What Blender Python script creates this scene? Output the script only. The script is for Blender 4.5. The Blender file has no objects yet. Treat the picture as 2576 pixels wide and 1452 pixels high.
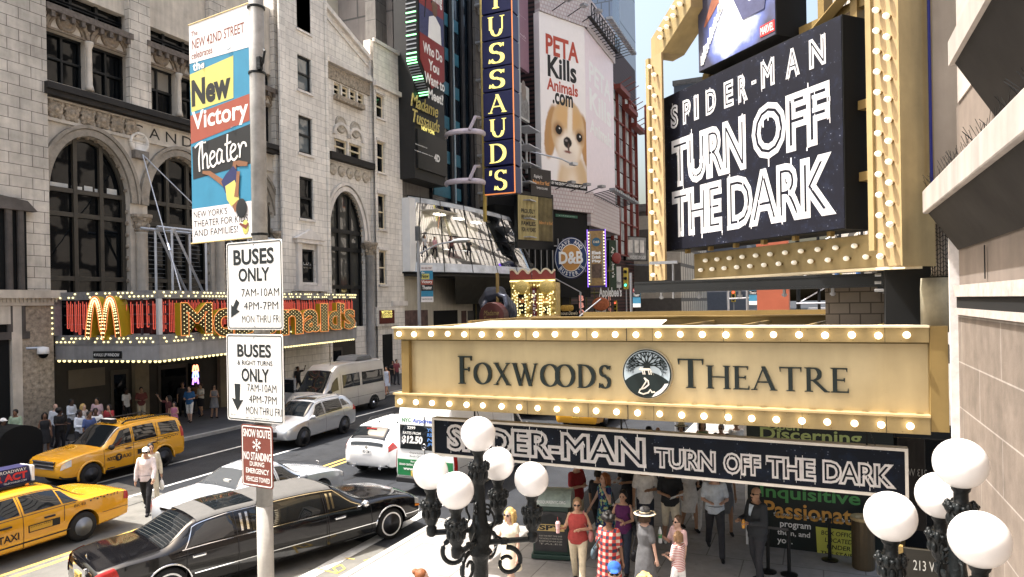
import bpy,math,random
from math import sin,cos,pi,radians,sqrt,atan2
from mathutils import Vector,Matrix
from mathutils.geometry import tessellate_polygon
random.seed(7)
C=bpy.context.scene.collection
SC=bpy.context.scene
#  camera, sky, sun, exposure
HC=5.5
cam_d=bpy.data.cameras.new('camera');cam=bpy.data.objects.new('camera',cam_d);C.objects.link(cam)
CAMR=Matrix.Rotation(radians(23.8),3,'Z')@Matrix.Rotation(radians(90),3,'X')@Matrix.Rotation(radians(-1.0),3,'Z')
cam.matrix_world=Matrix.Translation((0,0,HC))@CAMR.to_4x4()
cam_d.sensor_width=36;cam_d.lens=1750/2576*36
cam_d.shift_y=37/2576
cam_d.clip_start=0.1;cam_d.clip_end=3000
SC.camera=cam
SUN=Vector((0.42,0.13,-0.90)).normalized()
w=bpy.data.worlds.new('World');SC.world=w;w.use_nodes=True
nt=w.node_tree
sky=nt.nodes.new('ShaderNodeTexSky');sky.sky_type='NISHITA';sky.sun_disc=False
sky.sun_elevation=math.asin(-SUN.z);sky.sun_rotation=atan2(-SUN.x,-SUN.y)
sky.dust_density=10.0;sky.air_density=1.6;sky.ozone_density=1.0
nt.links.new(sky.outputs[0],nt.nodes['Background'].inputs[0])
nt.nodes['Background'].inputs[1].default_value=0.145
sl=bpy.data.lights.new('sun','SUN');so=bpy.data.objects.new('sun',sl);C.objects.link(so)
sl.energy=4.6;sl.angle=radians(0.53);sl.color=(1,0.965,0.92)
so.rotation_euler=SUN.to_track_quat('-Z','Y').to_euler()
SC.view_settings.view_transform='Standard';SC.view_settings.look='None'
SC.view_settings.exposure=1.38;SC.view_settings.gamma=1
SC.cycles.max_bounces=6;SC.cycles.diffuse_bounces=3;SC.cycles.glossy_bounces=3
SC.cycles.transparent_max_bounces=12;SC.cycles.sample_clamp_indirect=4
SC.cycles.use_denoising=True
#  geometry helpers
def ray(px,py):
 return CAMR@Vector(((px-1288)/1750,-(py-763)/1750,-1))
def on_x(px,py,X):
 r=ray(px,py);t=X/r.x;return Vector((X,r.y*t,HC+r.z*t))
def on_y(px,py,Y):
 r=ray(px,py);t=Y/r.y;return Vector((r.x*t,Y,HC+r.z*t))
def on_z(px,py,Z=0.0):
 r=ray(px,py);t=(Z-HC)/r.z;return Vector((r.x*t,r.y*t,Z))
def at_d(px,py,d):
 return Vector((0,0,HC))+ray(px,py)*d
class Face:
 "a vertical plane: local x along it, local z up, local -y outward"
 def __init__(s,o,th):
  s.o=Vector((o[0],o[1],0));s.th=th
  s.u=Vector((cos(th),sin(th),0));s.n=Vector((sin(th),-cos(th),0))
 def loc(s,px,py,out=0.0):
  r=ray(px,py);p0=Vector((0,0,HC));o=s.o+s.n*out
  t=(o-p0).dot(s.n)/r.dot(s.n);p=p0+r*t
  return((p-s.o).dot(s.u),p.z)
 def rect(s,x0,y0,x1,y1,out=0.0):
  a=s.loc(x0,y0,out);b=s.loc(x1,y1,out);return(a[0],b[1],b[0],a[1])
def face2(a,b):
 return Face(a,atan2(b[1]-a[1],b[0]-a[0]))
class MB:
 def __init__(s):s.v=[];s.f=[];s.m=[];s.mi=0;s.T=None
 def add(s,vs,fs):
  n=len(s.v)
  for p in vs:
   p=Vector(p);s.v.append(s.T@p if s.T is not None else p)
  for f in fs:s.f.append([i+n for i in f]);s.m.append(s.mi)
  return s
 def box(s,x0,x1,y0,y1,z0,z1):
  return s.add([(x0,y0,z0),(x1,y0,z0),(x1,y1,z0),(x0,y1,z0),(x0,y0,z1),(x1,y0,z1),(x1,y1,z1),(x0,y1,z1)],[(0,3,2,1),(4,5,6,7),(0,1,5,4),(1,2,6,5),(2,3,7,6),(3,0,4,7)])
 def quad(s,*p):return s.add(p,[tuple(range(len(p)))])
 def prism(s,poly,y0,y1):
  "polygon in x,z extruded from y0 (front) to y1"
  n=len(poly)
  a=sum(poly[i][0]*poly[(i+1)%n][1]-poly[(i+1)%n][0]*poly[i][1]for i in range(n))
  if a<0:poly=poly[::-1]
  vs=[(p[0],y0,p[1])for p in poly]+[(p[0],y1,p[1])for p in poly]
  fs=[tuple(range(n)),tuple(range(2*n-1,n-1,-1))]
  for i in range(n):
   j=(i+1)%n;fs.append((i,i+n,j+n,j))
  return s.add(vs,fs)
 def ribbon(s,pts,wid,y0,y1,closed=False):
  "flat stroke of width wid along pts (x,z), thickness y0..y1"
  n=len(pts);L=[];R=[]
  for i in range(n):
   if closed:a=pts[i-1];b=pts[(i+1)%n]
   else:a=pts[max(i-1,0)];b=pts[min(i+1,n-1)]
   dx,dz=b[0]-a[0],b[1]-a[1];l=sqrt(dx*dx+dz*dz)or 1
   wd=(wid[i]if isinstance(wid,list)else wid)/2
   L.append((pts[i][0]-dz/l*wd,pts[i][1]+dx/l*wd));R.append((pts[i][0]+dz/l*wd,pts[i][1]-dx/l*wd))
  vs=[(p[0],y0,p[1])for p in L]+[(p[0],y0,p[1])for p in R]+[(p[0],y1,p[1])for p in L]+[(p[0],y1,p[1])for p in R]
  fs=[];m=n if closed else n-1
  for i in range(m):
   j=(i+1)%n
   fs+=[(i,n+i,n+j,j),(2*n+i,2*n+j,3*n+j,3*n+i),(i,j,2*n+j,2*n+i),(n+i,3*n+i,3*n+j,n+j)]
  if not closed:fs+=[(0,2*n,3*n,n),(n-1,2*n-1,4*n-1,3*n-1)]
  return s.add(vs,fs)
 def ring(s,c,ax,r,n,sx=1.0,sy=1.0,up=None):
  ax=ax.normalized();up=up or(Vector((0,0,1))if abs(ax.z)<.9 else Vector((1,0,0)))
  e1=ax.cross(up).normalized();e2=ax.cross(e1).normalized()
  return[c+e1*(r*sx*cos(2*pi*i/n))+e2*(r*sy*sin(2*pi*i/n))for i in range(n)]
 def tube(s,pts,r,n=8,caps=True,sx=1.0,sy=1.0,up=None):
  pts=[Vector(p)for p in pts];k=len(pts);vs=[];fs=[]
  for i,p in enumerate(pts):
   ax=pts[min(i+1,k-1)]-pts[max(i-1,0)]
   vs+=s.ring(p,ax,r[i]if isinstance(r,(list,tuple))else r,n,sx,sy,up)
  for i in range(k-1):
   for j in range(n):
    a=i*n+j;b=i*n+(j+1)%n;fs.append((a,b,b+n,a+n))
  if caps:fs.append(tuple(range(n-1,-1,-1)));fs.append(tuple(range((k-1)*n,k*n)))
  return s.add(vs,fs)
 def cyl(s,a,b,r,n=12,r2=None):return s.tube([a,b],[r,r if r2 is None else r2],n)
 def bar(s,a,b,wx,wz=None):
  "square bar"
  wz=wz or wx;return s.tube([a,b],0.7071,4,sx=wx,sy=wz)if False else s.tube([a,b],wx*0.7071,4)
 def lathe(s,prof,n=16,c=(0,0,0),axis='z'):
  vs=[];fs=[];k=len(prof)
  for r,z in prof:
   for j in range(n):
    a=2*pi*j/n
    p=(r*cos(a),r*sin(a),z)if axis=='z' else((z,r*cos(a),r*sin(a))if axis=='x' else(r*cos(a),z,r*sin(a)))
    vs.append((c[0]+p[0],c[1]+p[1],c[2]+p[2]))
  for i in range(k-1):
   for j in range(n):
    a=i*n+j;b=i*n+(j+1)%n;fs.append((a,b,b+n,a+n))
  if prof[0][0]>1e-6:fs.append(tuple(range(n-1,-1,-1)))
  if prof[-1][0]>1e-6:fs.append(tuple(range((k-1)*n,k*n)))
  return s.add(vs,fs)
 def sph(s,c,rx,ry=None,rz=None,nu=12,nv=8):
  ry=rx if ry is None else ry;rz=rx if rz is None else rz
  vs=[(c[0],c[1],c[2]-rz)];fs=[]
  for i in range(1,nv):
   t=-pi/2+pi*i/nv
   for j in range(nu):
    a=2*pi*j/nu;vs.append((c[0]+rx*cos(t)*cos(a),c[1]+ry*cos(t)*sin(a),c[2]+rz*sin(t)))
  vs.append((c[0],c[1],c[2]+rz));T=len(vs)-1
  for j in range(nu):
   k=(j+1)%nu;fs.append((0,1+k,1+j));fs.append((T,1+(nv-2)*nu+j,1+(nv-2)*nu+k))
   for i in range(nv-2):
    a=1+i*nu+j;b=1+i*nu+k;fs.append((a,b,b+nu,a+nu))
  return s.add(vs,fs)
 def wall(s,outer,holes,y,depth):
  "front sheet at y with holes, each hole with reveals going back by depth"
  loops=[outer]+holes
  vs=[(p[0],y,p[1])for l in loops for p in l]
  tris=tessellate_polygon([[Vector((p[0],p[1],0))for p in l]for l in loops])
  fs=[]
  for t in tris:
   a,b,c=[vs[i]for i in t]
   cr=(b[0]-a[0])*(c[2]-a[2])-(c[0]-a[0])*(b[2]-a[2])
   fs.append(t if cr>0 else t[::-1])
  s.add(vs,fs)
  for h in holes:
   n=len(h);v2=[(p[0],y,p[1])for p in h]+[(p[0],y+depth,p[1])for p in h]
   s.add(v2,[(i,(i+1)%n,n+(i+1)%n,n+i)for i in range(n)])
  return s
 def mesh(s,name='mesh',mats=(),smooth=False):
  me=bpy.data.meshes.new(name);me.from_pydata([tuple(p)for p in s.v],[],[tuple(f)for f in s.f])
  for m in mats:me.materials.append(m)
  if len(mats)>1:me.polygons.foreach_set('material_index',[min(i,len(mats)-1)for i in s.m])
  if smooth:me.polygons.foreach_set('use_smooth',[True]*len(me.polygons))
  me.update();return me
 def build(s,name,mats,parent=None,smooth=False,bevel=0,label=None,stuff=False,loc=None,auto=None):
  mats=mats if isinstance(mats,(list,tuple))else[mats]
  o=bpy.data.objects.new(name,s.mesh(name,mats,smooth));C.objects.link(o)
  if parent is not None:o.parent=parent
  if loc is not None:o.location=loc
  if bevel:
   b=o.modifiers.new('bevel','BEVEL');b.width=bevel;b.segments=2;b.limit_method='ANGLE';b.angle_limit=radians(40)
  if label:o['label']=label
  if stuff:o['kind']='stuff'
  return o
def tag(o,label=None,cat=None,group=None,kind=None):
 if label:o['label']=label
 if cat:o['category']=cat
 if group:o['group']=group
 if kind:o['kind']=kind
 return o
def thing(name,label,cat,loc=(0,0,0),rz=0.0,group=None):
 o=bpy.data.objects.new(name,None);C.objects.link(o);o.empty_display_size=.2
 o.location=loc;o.rotation_euler=(0,0,rz);return tag(o,label,cat,group)
def face_thing(F,name,label,cat,group=None):return thing(name,label,cat,F.o,F.th,group)
def structure(name,mb,m,**k):return tag(mb.build(name,m,**k),kind='structure')
def copy_tree(o,parent=None):
 c=o.copy();C.objects.link(c)
 if parent is not None:c.parent=parent
 for ch in list(o.children):copy_tree(ch,c)
 return c
def remesh(mb,voxel,it=2,fac=.5):
 o=bpy.data.objects.new('tmp',mb.mesh('tmp'));C.objects.link(o)
 r=o.modifiers.new('r','REMESH');r.mode='VOXEL';r.voxel_size=voxel
 if it:q=o.modifiers.new('s','SMOOTH');q.iterations=it;q.factor=fac
 dg=bpy.context.evaluated_depsgraph_get()
 me=bpy.data.meshes.new_from_object(o.evaluated_get(dg));bpy.data.objects.remove(o)
 return me
def arch(x0,x1,z0,zs,rise=None,n=18):
 "outline of an arched opening, springing at zs"
 r=(x1-x0)/2;rise=r if rise is None else rise;cx=(x0+x1)/2
 return[(x0,z0),(x1,z0)]+[(cx+r*cos(pi*i/n),zs+rise*sin(pi*i/n))for i in range(n+1)]
def rectp(x0,z0,x1,z1):return[(x0,z0),(x1,z0),(x1,z1),(x0,z1)]
#  writing
_tc={}
def text_mesh(s,bold=0.0,ext=0.0,outline=0.0,shear=0.0,spacing=1.0,res=3):
 k=(s,bold,ext,outline,shear,spacing,res)
 if k in _tc:return _tc[k]
 cu=bpy.data.curves.new('t','FONT');cu.body=s;cu.size=1;cu.resolution_u=res;cu.offset=bold;cu.extrude=ext
 cu.shear=shear;cu.space_character=spacing
 if outline:cu.fill_mode='NONE';cu.bevel_depth=outline;cu.bevel_resolution=0;cu.extrude=0
 o=bpy.data.objects.new('t',cu);C.objects.link(o)
 dg=bpy.context.evaluated_depsgraph_get();dg.update()
 me=bpy.data.meshes.new_from_object(o.evaluated_get(dg));bpy.data.objects.remove(o)
 vs=[Vector(v.co)for v in me.vertices];fs=[tuple(p.vertices)for p in me.polygons]
 bpy.data.meshes.remove(me);bpy.data.curves.remove(cu)
 xs=[v.x for v in vs]or[0];ys=[v.y for v in vs]or[0]
 _tc[k]=(vs,fs,min(xs),max(xs),min(ys),max(ys));return _tc[k]
def put_text(mb,s,rect,out=0.006,depth=0.0,fit=True,align='c',**k):
 "fit the string's ink into rect (x0,z0,x1,z1) of the local x-z plane, facing -y"
 k.setdefault('ext',0.05 if depth else 0.0)
 vs,fs,a,b,c,d=text_mesh(s,**k);x0,z0,x1,z1=rect
 sz=(z1-z0)/max(d-c,1e-6);sx=(x1-x0)/max(b-a,1e-6)
 ox=x0
 if not fit:
  w_=(b-a)*sz
  if w_<x1-x0:sx=sz;ox=x0 if align=='l' else x0+((x1-x0)-w_)/2
 dy=depth/(2*k['ext'])if(k['ext']and depth)else(sz if k.get('outline')else 0)
 n=[(ox+(v.x-a)*sx,-out-(v.z*dy),z0+(v.y-c)*sz)for v in vs]
 return mb.add(n,fs)
def writing(parent,name,s,rect,m,out=0.006,**k):
 mb=MB();put_text(mb,s,rect,out,**k);return mb.build(name,m,parent)
 #  materials
def nodes_of(name):
 m=bpy.data.materials.new(name);m.use_nodes=True;t=m.node_tree
 return m,t,t.nodes['Principled BSDF']
def M(name,col,rough=.6,metal=0.0,var=.12,vs=1.5,stain=0.0,spots=0.0,brick=None,bump=0.0,bs=40,emit=0.0,ecol=None,coat=0.0,spec=.3,plane='xz',streak=0.0,alpha=None):
 m,t,b=nodes_of(name);N=t.nodes.new;L=t.links.new
 b.inputs['Roughness'].default_value=rough;b.inputs['Metallic'].default_value=metal
 b.inputs['Specular IOR Level'].default_value=spec;b.inputs['Coat Weight'].default_value=coat;b.inputs['Coat Roughness'].default_value=.04
 c4=(*col,1);b.inputs['Base Color'].default_value=c4
 if emit:
  b.inputs['Emission Color'].default_value=(*(ecol or col),1);b.inputs['Emission Strength'].default_value=emit
 if not(var or stain or brick or bump or streak or spots):return m
 tc=N('ShaderNodeTexCoord');src=tc.outputs['Object'];cur=None
 if brick:
  bw,bh,mo,mc=brick
  sp=N('ShaderNodeSeparateXYZ');cb=N('ShaderNodeCombineXYZ');L(src,sp.inputs[0])
  L(sp.outputs[plane[0].upper()],cb.inputs[0]);L(sp.outputs[plane[1].upper()],cb.inputs[1])
  br=N('ShaderNodeTexBrick');L(cb.outputs[0],br.inputs['Vector'])
  br.inputs['Scale'].default_value=1;br.inputs['Brick Width'].default_value=bw;br.inputs['Row Height'].default_value=bh
  br.inputs['Mortar Size'].default_value=mo;br.inputs['Mortar Smooth'].default_value=.1;br.inputs['Bias'].default_value=0
  br.inputs['Color1'].default_value=tuple(min(1,c*1.06)for c in col)+(1,);br.inputs['Color2'].default_value=tuple(c*.93 for c in col)+(1,)
  br.inputs['Mortar'].default_value=(*mc,1);cur=br.outputs['Color']
 def mul(cur,fac_socket,lo,hi):
  mr=N('ShaderNodeMapRange');L(fac_socket,mr.inputs[0]);mr.inputs[1].default_value=.25;mr.inputs[2].default_value=.75
  mr.inputs[3].default_value=lo;mr.inputs[4].default_value=hi
  mx=N('ShaderNodeMix');mx.data_type='RGBA';mx.blend_type='MULTIPLY';mx.inputs[0].default_value=1
  if cur is None:mx.inputs[6].default_value=c4
  else:L(cur,mx.inputs[6])
  L(mr.outputs[0],mx.inputs[7]);return mx.outputs[2]
 if var:
  n=N('ShaderNodeTexNoise');L(src,n.inputs['Vector']);n.inputs['Scale'].default_value=vs;n.inputs['Detail'].default_value=6
  n.inputs['Roughness'].default_value=.65;cur=mul(cur,n.outputs[0],1-var,1+var)
 if stain:
  n=N('ShaderNodeTexNoise');L(src,n.inputs['Vector']);n.inputs['Scale'].default_value=.35;n.inputs['Detail'].default_value=8
  cur=mul(cur,n.outputs[0],1-stain,1.05)
 if spots:
  n=N('ShaderNodeTexVoronoi');L(src,n.inputs['Vector']);n.inputs['Scale'].default_value=2.6;n.inputs['Randomness'].default_value=1
  mr=N('ShaderNodeMapRange');L(n.outputs['Distance'],mr.inputs[0]);mr.inputs[1].default_value=.06;mr.inputs[2].default_value=.13;mr.inputs[3].default_value=.25;mr.inputs[4].default_value=.75
  cur=mul(cur,mr.outputs[0],1-spots,1)
 if streak:
  mp=N('ShaderNodeMapping');L(src,mp.inputs[0]);mp.inputs['Scale'].default_value=(2.5,2.5,.25)
  n=N('ShaderNodeTexNoise');L(mp.outputs[0],n.inputs['Vector']);n.inputs['Scale'].default_value=1.6;n.inputs['Detail'].default_value=5
  cur=mul(cur,n.outputs[0],1-streak,1.05)
 L(cur,b.inputs['Base Color'])
 if bump:
  n=N('ShaderNodeTexNoise');L(src,n.inputs['Vector']);n.inputs['Scale'].default_value=bs;n.inputs['Detail'].default_value=4
  bp=N('ShaderNodeBump');bp.inputs['Strength'].default_value=bump;bp.inputs['Distance'].default_value=.02
  L(n.outputs[0],bp.inputs['Height']);L(bp.outputs[0],b.inputs['Normal'])
 return m
def MG(name,col=(.012,.016,.02),rough=.03,spec=.8):
 m,t,b=nodes_of(name);N=t.nodes.new;L=t.links.new
 b.inputs['Base Color'].default_value=(*col,1);b.inputs['Roughness'].default_value=rough;b.inputs['Specular IOR Level'].default_value=spec
 tc=N('ShaderNodeTexCoord');n=N('ShaderNodeTexNoise');L(tc.outputs['Object'],n.inputs['Vector']);n.inputs['Scale'].default_value=.9
 bp=N('ShaderNodeBump');bp.inputs['Strength'].default_value=.12;bp.inputs['Distance'].default_value=.05
 L(n.outputs[0],bp.inputs['Height']);L(bp.outputs[0],b.inputs['Normal'])
 return m
def MC(name,col,coat=1.0,rough=.32,metal=0.0,flake=.05):
 return M(name,col,rough,metal,var=flake,vs=3,coat=coat)
K={}
def mat(k,*a,**kw):
 if k not in K:K[k]=M(k,*a,**kw)
 return K[k]
STONE=M('pale stone',(.70,.64,.56),.75,brick=(.92,.46,.013,(.16,.14,.12)),var=.2,vs=2.2,stain=.4,streak=.25,bump=.2)
STONE_P=M('pale plain stone',(.64,.575,.49),.75,var=.2,stain=.3,streak=.25,bump=.15,bs=14)
STONE_W=M('white terracotta',(.84,.79,.72),.65,brick=(.82,.41,.011,(.42,.38,.35)),var=.12,vs=2.5,stain=.22,streak=.22,bump=.12)
STONE_WP=M('white plain terracotta',(.76,.71,.66),.65,var=.15,stain=.2,streak=.2,bump=.1)
CARVED=M('carved stone',(.38,.32,.25),.85,var=.7,vs=6,stain=.4,bump=1.0,bs=9)
DARKLEDGE=M('dark ledge',(.022,.020,.019),.7,var=.3)
BRONZE=M('bronze window frame',(.055,.048,.038),.5,var=.2)
GLASS=MG('window glass',(.003,.004,.005),.03,.22);GLASS2=MG('tinted car glass',(.008,.010,.012),.02,.7);GLASSB=MG('blue glass',(.03,.07,.11),.04,1.0)
ASPHALT=M('asphalt',(.022,.025,.031),.85,spots=.25,var=.35,vs=1.1,stain=.5,bump=.3,bs=120)
CONC=M('pavement concrete',(.30,.29,.28),.85,brick=(1.5,1.5,.012,(.16,.15,.14)),plane='xy',var=.2,vs=3.5,stain=.35,spots=.3,bump=.15,bs=80)
KERB=M('kerb granite',(.30,.29,.27),.8,var=.25,vs=4)
PAVE_L=M('worn road concrete',(.17,.165,.15),.85,spots=.3,var=.3,vs=1.6,stain=.5,bump=.2,bs=90)
WHITEL=M('white road paint',(.62,.62,.60),.7,var=.25,vs=5,stain=.3)
YELL=M('yellow road paint',(.58,.40,.10),.7,var=.25,vs=5,stain=.3)
BLACK=M('black paint',(.007,.008,.009),.45,var=.2);BLACKM=M('matt black',(.0035,.004,.0045),.8,var=.2)
GOLD=M('gold paint',(.38,.29,.14),.42,.1,var=.12,vs=3.5,stain=.25,streak=.25,bump=.03,bs=6)
GOLDP=M('pale gold panel',(.48,.36,.185),.38,.05,var=.05,vs=1.2,stain=.12,streak=.08)
GOLDN=M('satin gold panel',(.60,.49,.28),.17,.25,var=.07,vs=2,stain=.18,streak=.14,bump=.02,bs=1.5,spec=.6);GOLDO=M('post gold paint',(.35,.255,.135),.4,.05,var=.06,streak=.1)
GOLDD=M('dark gold paint',(.24,.165,.06),.45,.1,var=.15,stain=.2)
GOLDL=M('gold leaf ornament',(.62,.45,.12),.3,.7,var=.4,vs=9,bump=1,bs=14)
CREAM=M('cream paint',(.70,.60,.42),.5,var=.12,streak=.12)
WHITE=M('white paint',(.78,.78,.77),.45,var=.05);WHITEP=M('white sign sheeting',(.72,.71,.68),.4,var=.06,streak=.05)
INK=M('black ink',(.012,.014,.016),.5,var=0)
GREY=M('grey metal',(.28,.29,.31),.4,.5,var=.12);LGREY=M('light grey steel',(.50,.52,.56),.4,.4,var=.1)
STEEL=M('galvanised steel',(.36,.35,.33),.5,.3,var=.3,vs=4,stain=.35,streak=.4)
CHROME=M('chrome',(.75,.76,.78),.08,1.0,var=0);RUBBER=M('tyre rubber',(.014,.014,.015),.8,var=.1)
TRIM=M('black trim',(.015,.015,.017),.5,var=.05)
RED=M('tail light red',(.35,.012,.010),.15,var=.15,vs=20,coat=.6);LENS=M('lamp lens',(.55,.56,.56),.1,.3,var=.15,vs=20,coat=.8);AMBER=M('amber lens',(.7,.22,.02),.2,var=0)
BULB=M('lit bulb',(.9,.85,.75),.3,var=0,emit=2.0,ecol=(1,.80,.50));BULBD=M('dim bulb',(.85,.80,.70),.3,var=0,emit=1.0,ecol=(1,.74,.42));BULBC=M('clear bulb',(.82,.80,.76),.08,var=0,emit=.12,ecol=(1,.85,.6),spec=.8)
MINI=M('marquee bulb',(.9,.8,.5),.3,var=0,emit=.75,ecol=(1,.84,.38))
GLOBE=M('milk glass globe',(.80,.78,.77),.22,var=.05,vs=5,stain=.06,streak=.05,coat=.3)
NEONR=M('red neon',(.8,.1,.05),.4,var=0,emit=.20,ecol=(1,.17,.12));NEONY=M('yellow neon',(.85,.75,.2),.4,var=0,emit=.45,ecol=(1,.85,.25));NEONO=M('orange neon',(.9,.3,.1),.4,var=0,emit=.22,ecol=(1,.32,.10))
IRON=M('dark cast iron',(.006,.008,.009),.4,.2,var=.4,vs=14,bump=.5,bs=30)
BRICKW=M('white painted brick',(.40,.355,.325),.7,brick=(.42,.13,.010,(.40,.36,.34)),var=.12,stain=.2,bump=.2)
PINK=M('pink stone cladding',(.20,.165,.138),.7,brick=(2.3,.65,.010,(.36,.32,.29)),var=.3,vs=3,stain=.25,streak=.25,bump=.12)
PINKP=M('pink plaster',(.20,.165,.14),.75,var=.2,stain=.25,streak=.2)
#  ground
XN,XFK,XF,WX=-8.8,-24.2,-30.0,1.83
g=MB();g.box(-900,900,-300,1500,-.6,-.02);structure('ground',g,ASPHALT)
g=MB();g.box(XFK,XN,-60,420,-.5,0.0);structure('road',g,ASPHALT)
g=MB();g.quad((-20.6,-20,.004),(XN,-20,.004),(XN,13.2,.004),(-20.6,15.2,.004));structure('road_concrete_apron',g,PAVE_L)
g=MB();g.box(XN+.18,30,-40,15.2,-.5,.13);structure('pavement',g,CONC)
g=MB();g.box(-4.9,30,15.204,420,-.5,.13);structure('pavement',g,CONC)
g=MB();g.box(XN,XN+.18,-40,15.2,-.5,.145);structure('kerb',g,KERB,bevel=.02)
g=MB();g.box(XN+.184,-5.1,15.2,15.38,-.5,.145);structure('kerb',g,KERB,bevel=.02)
g=MB();g.box(XN,-5.0,15.384,420,-.5,0.002);structure('road_lay_by',g,ASPHALT)
g=MB();g.box(-5.08,-4.9,15.384,420,-.5,.145)
structure('kerb',g,KERB,bevel=.02)
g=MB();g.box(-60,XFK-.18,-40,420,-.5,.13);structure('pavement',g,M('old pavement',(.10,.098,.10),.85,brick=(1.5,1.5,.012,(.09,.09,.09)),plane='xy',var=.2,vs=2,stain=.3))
g=MB();g.box(XFK-.18,XFK,-40,420,-.5,.145);structure('kerb',g,KERB,bevel=.02)
def stripe(x,y0,y1,wd,m,z=.008):
 b=MB();b.quad((x-wd/2,y0,z),(x+wd/2,y0,z),(x+wd/2,y1,z),(x-wd/2,y1,z));structure('road_marking',b,m)
stripe(-15.68,-10,26,.13,YELL);stripe(-15.38,-10,26,.13,YELL);stripe(-15.68,34,120,.13,YELL);stripe(-15.38,34,120,.13,YELL)
stripe(-21.1,9,60,.14,WHITEL);stripe(-18.65,6,21.5,.13,WHITEL);stripe(-18.65,26,60,.13,WHITEL)
stripe(-9.62,3,26,.30,WHITEL)
for y in(14,20,26,32,38,44,50):stripe(-12.6,y,y+2.6,.13,WHITEL)
g=MB()
random.seed(3)
def chalk(pts,wd):
 for a,b in zip(pts,pts[1:]):
  a=Vector((a[0],a[1],.012));b=Vector((b[0],b[1],.012));d=(b-a).normalized();s=Vector((-d.y,d.x,0))*wd/2
  g.quad(a-s,b-s,b+s,a+s)
chalk([on_z(915,1412),on_z(940,1405),on_z(968,1412)],.05);chalk([on_z(800,1432),on_z(850,1444)],.05)
chalk([on_z(838,1430),on_z(858,1422),on_z(868,1432),on_z(850,1442),on_z(838,1430)],.045);chalk([on_z(868,1405),on_z(892,1408)],.05)
structure('road_marking',g,YELL)
for x,y,r in((-13.2,10.2,.36),(-17.0,19.0,.34),(-11.0,24.5,.36),(-19.8,29,.34)):
 b=MB();b.cyl((x,y,.002),(x,y,.010),r,28);structure('manhole_cover',b,M('iron cover',(.03,.03,.032),.6,.3,var=.5,vs=18))
random.seed(17);b=MB()
def crack(x,y,dx,dy,n):
 P=[(x,y)]
 for i in range(n):x+=dx+random.uniform(-.12,.12);y+=dy+random.uniform(-.12,.12);P.append((x,y))
 for q,e in zip(P,P[1:]):
  q=Vector((*q,.0065));e=Vector((*e,.0065));d=(e-q).normalized();s_=Vector((-d.y,d.x,0))*random.uniform(.012,.03);b.quad(q-s_,e-s_,e+s_,q+s_)
for c_ in((-14.3,8,.02,.4,34),(-17.6,9,-.01,.4,30),(-19.5,14,.25,.1,20),(-12.2,12,.02,.4,30),(-11,9.4,-.3,.05,12),(-21.5,20,.3,.05,24),(-10.5,17,.0,.35,20)):crack(*c_)
structure('road_cracks',b,M('tar line',(.010,.010,.011),.6,var=.2))
random.seed(31)
for x,y,a,c in((-17.2,22.0,1.1,2.6),(-12.4,25.5,1.4,3.0),(-20.2,24.5,.9,3.2),(-13.0,9.0,.8,1.4),(-10.3,21,.7,2.2)):
 b=MB();b.quad((x-a,y-c,.0055),(x+a,y-c*.9,.0055),(x+a*.9,y+c,.0055),(x-a*.95,y+c*.95,.0055));structure('road_patch',b,M('asphalt patch',(.026,.028,.032),.9,var=.3,stain=.3,bump=.3,bs=120))
b=MB()
for i in range(60):
 x,y=random.uniform(-8.3,1.4),random.uniform(6,14.5);s_=random.uniform(.02,.05);a=random.random()*3;b.quad(*[(x+s_*cos(a+k*pi/2)*(1.6 if k%2 else 1),y+s_*sin(a+k*pi/2),.136)for k in range(4)])
tag(b.build('litter',M('paper litter',(.45,.43,.38),.8,var=.5,vs=30)),'small scraps of pale litter on the bright pavement','litter',kind='stuff')
for px,py,r in((1425,1386,.32),):
 p=on_z(px,py,.134);b=MB();b.cyl((p.x,p.y,.132),(p.x,p.y,.139),r,20);structure('pavement_cover',b,M('cover plate',(.22,.21,.2),.7,var=.5,vs=20))
 #  old office building on the far side
FL=Face((XF,0),pi/2);L=FL.loc
old=face_thing(FL,'office_building','old pale stone office building with huge arched windows above the red neon restaurant canopy','building')
x1a=L(122,600)[0];x1b=L(328,600)[0];pitch=L(372,600)[0]-x1a;wd=x1b-x1a
zsp=L(120,492)[1]+.15;atop=L(225,345)[1];rise=atop-zsp
ledT=L(105,208)[1];ledB=L(105,232)[1]
AX=[(x1a+i*pitch,x1a+i*pitch+wd)for i in range(3)]
xe=AX[2][1]+.5
holes=[arch(a,b,3.2,zsp,rise)for a,b in AX]
wz0=L(118,209)[1]+.15;wz1=L(118,71)[1]
up0,up1=L(362,103)[1],19.5
W2=[]
for a,b in AX:
 W2+=[(a+.02,a+.46*wd),(a+.54*wd,b-.02)]
holes+=[rectp(a,wz0,b,wz1)for a,b in W2]
holes+=[rectp(a+.05,up0,b-.05,up1)for a,b in AX]
b=MB();b.wall(rectp(10,0,xe,23.5),holes,0,.5);b.box(10,xe,.5,20,0,23.5);b.build('wall',STONE_P,old)
p=MB();p.box(8,x1a-.12,-.28,-.003,0,23.5);p.build('corner_pier',STONE,old)
p=MB()
xq=L(52,500)[0]
p.box(8,xq,-.34,-.285,2.6,9.6)
p.build('niche',BLACKM,old)
p=MB();p.prism([(8,9.6),(xq+.3,9.6),(xq-.1,10.0),(8,11.2)],-.62,-.29);p.box(8,xq-.05,-.55,-.345,4.4,4.7)
for xx in(xq-.75,xq-.3):p.cyl((xx,-.44,4.7),(xx,-.44,9.6),.13,12)
p.build('niche_pediment',M('soot stone',(.10,.088,.08),.8,var=.4,stain=.4),old)
p=MB();zc=L(60,748)[1]
p.box(8,x1a+.25,-.75,-.29,zc-.05,zc+.28);p.box(8,x1a+.05,-.6,-.29,zc-.35,zc-.053)
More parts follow.
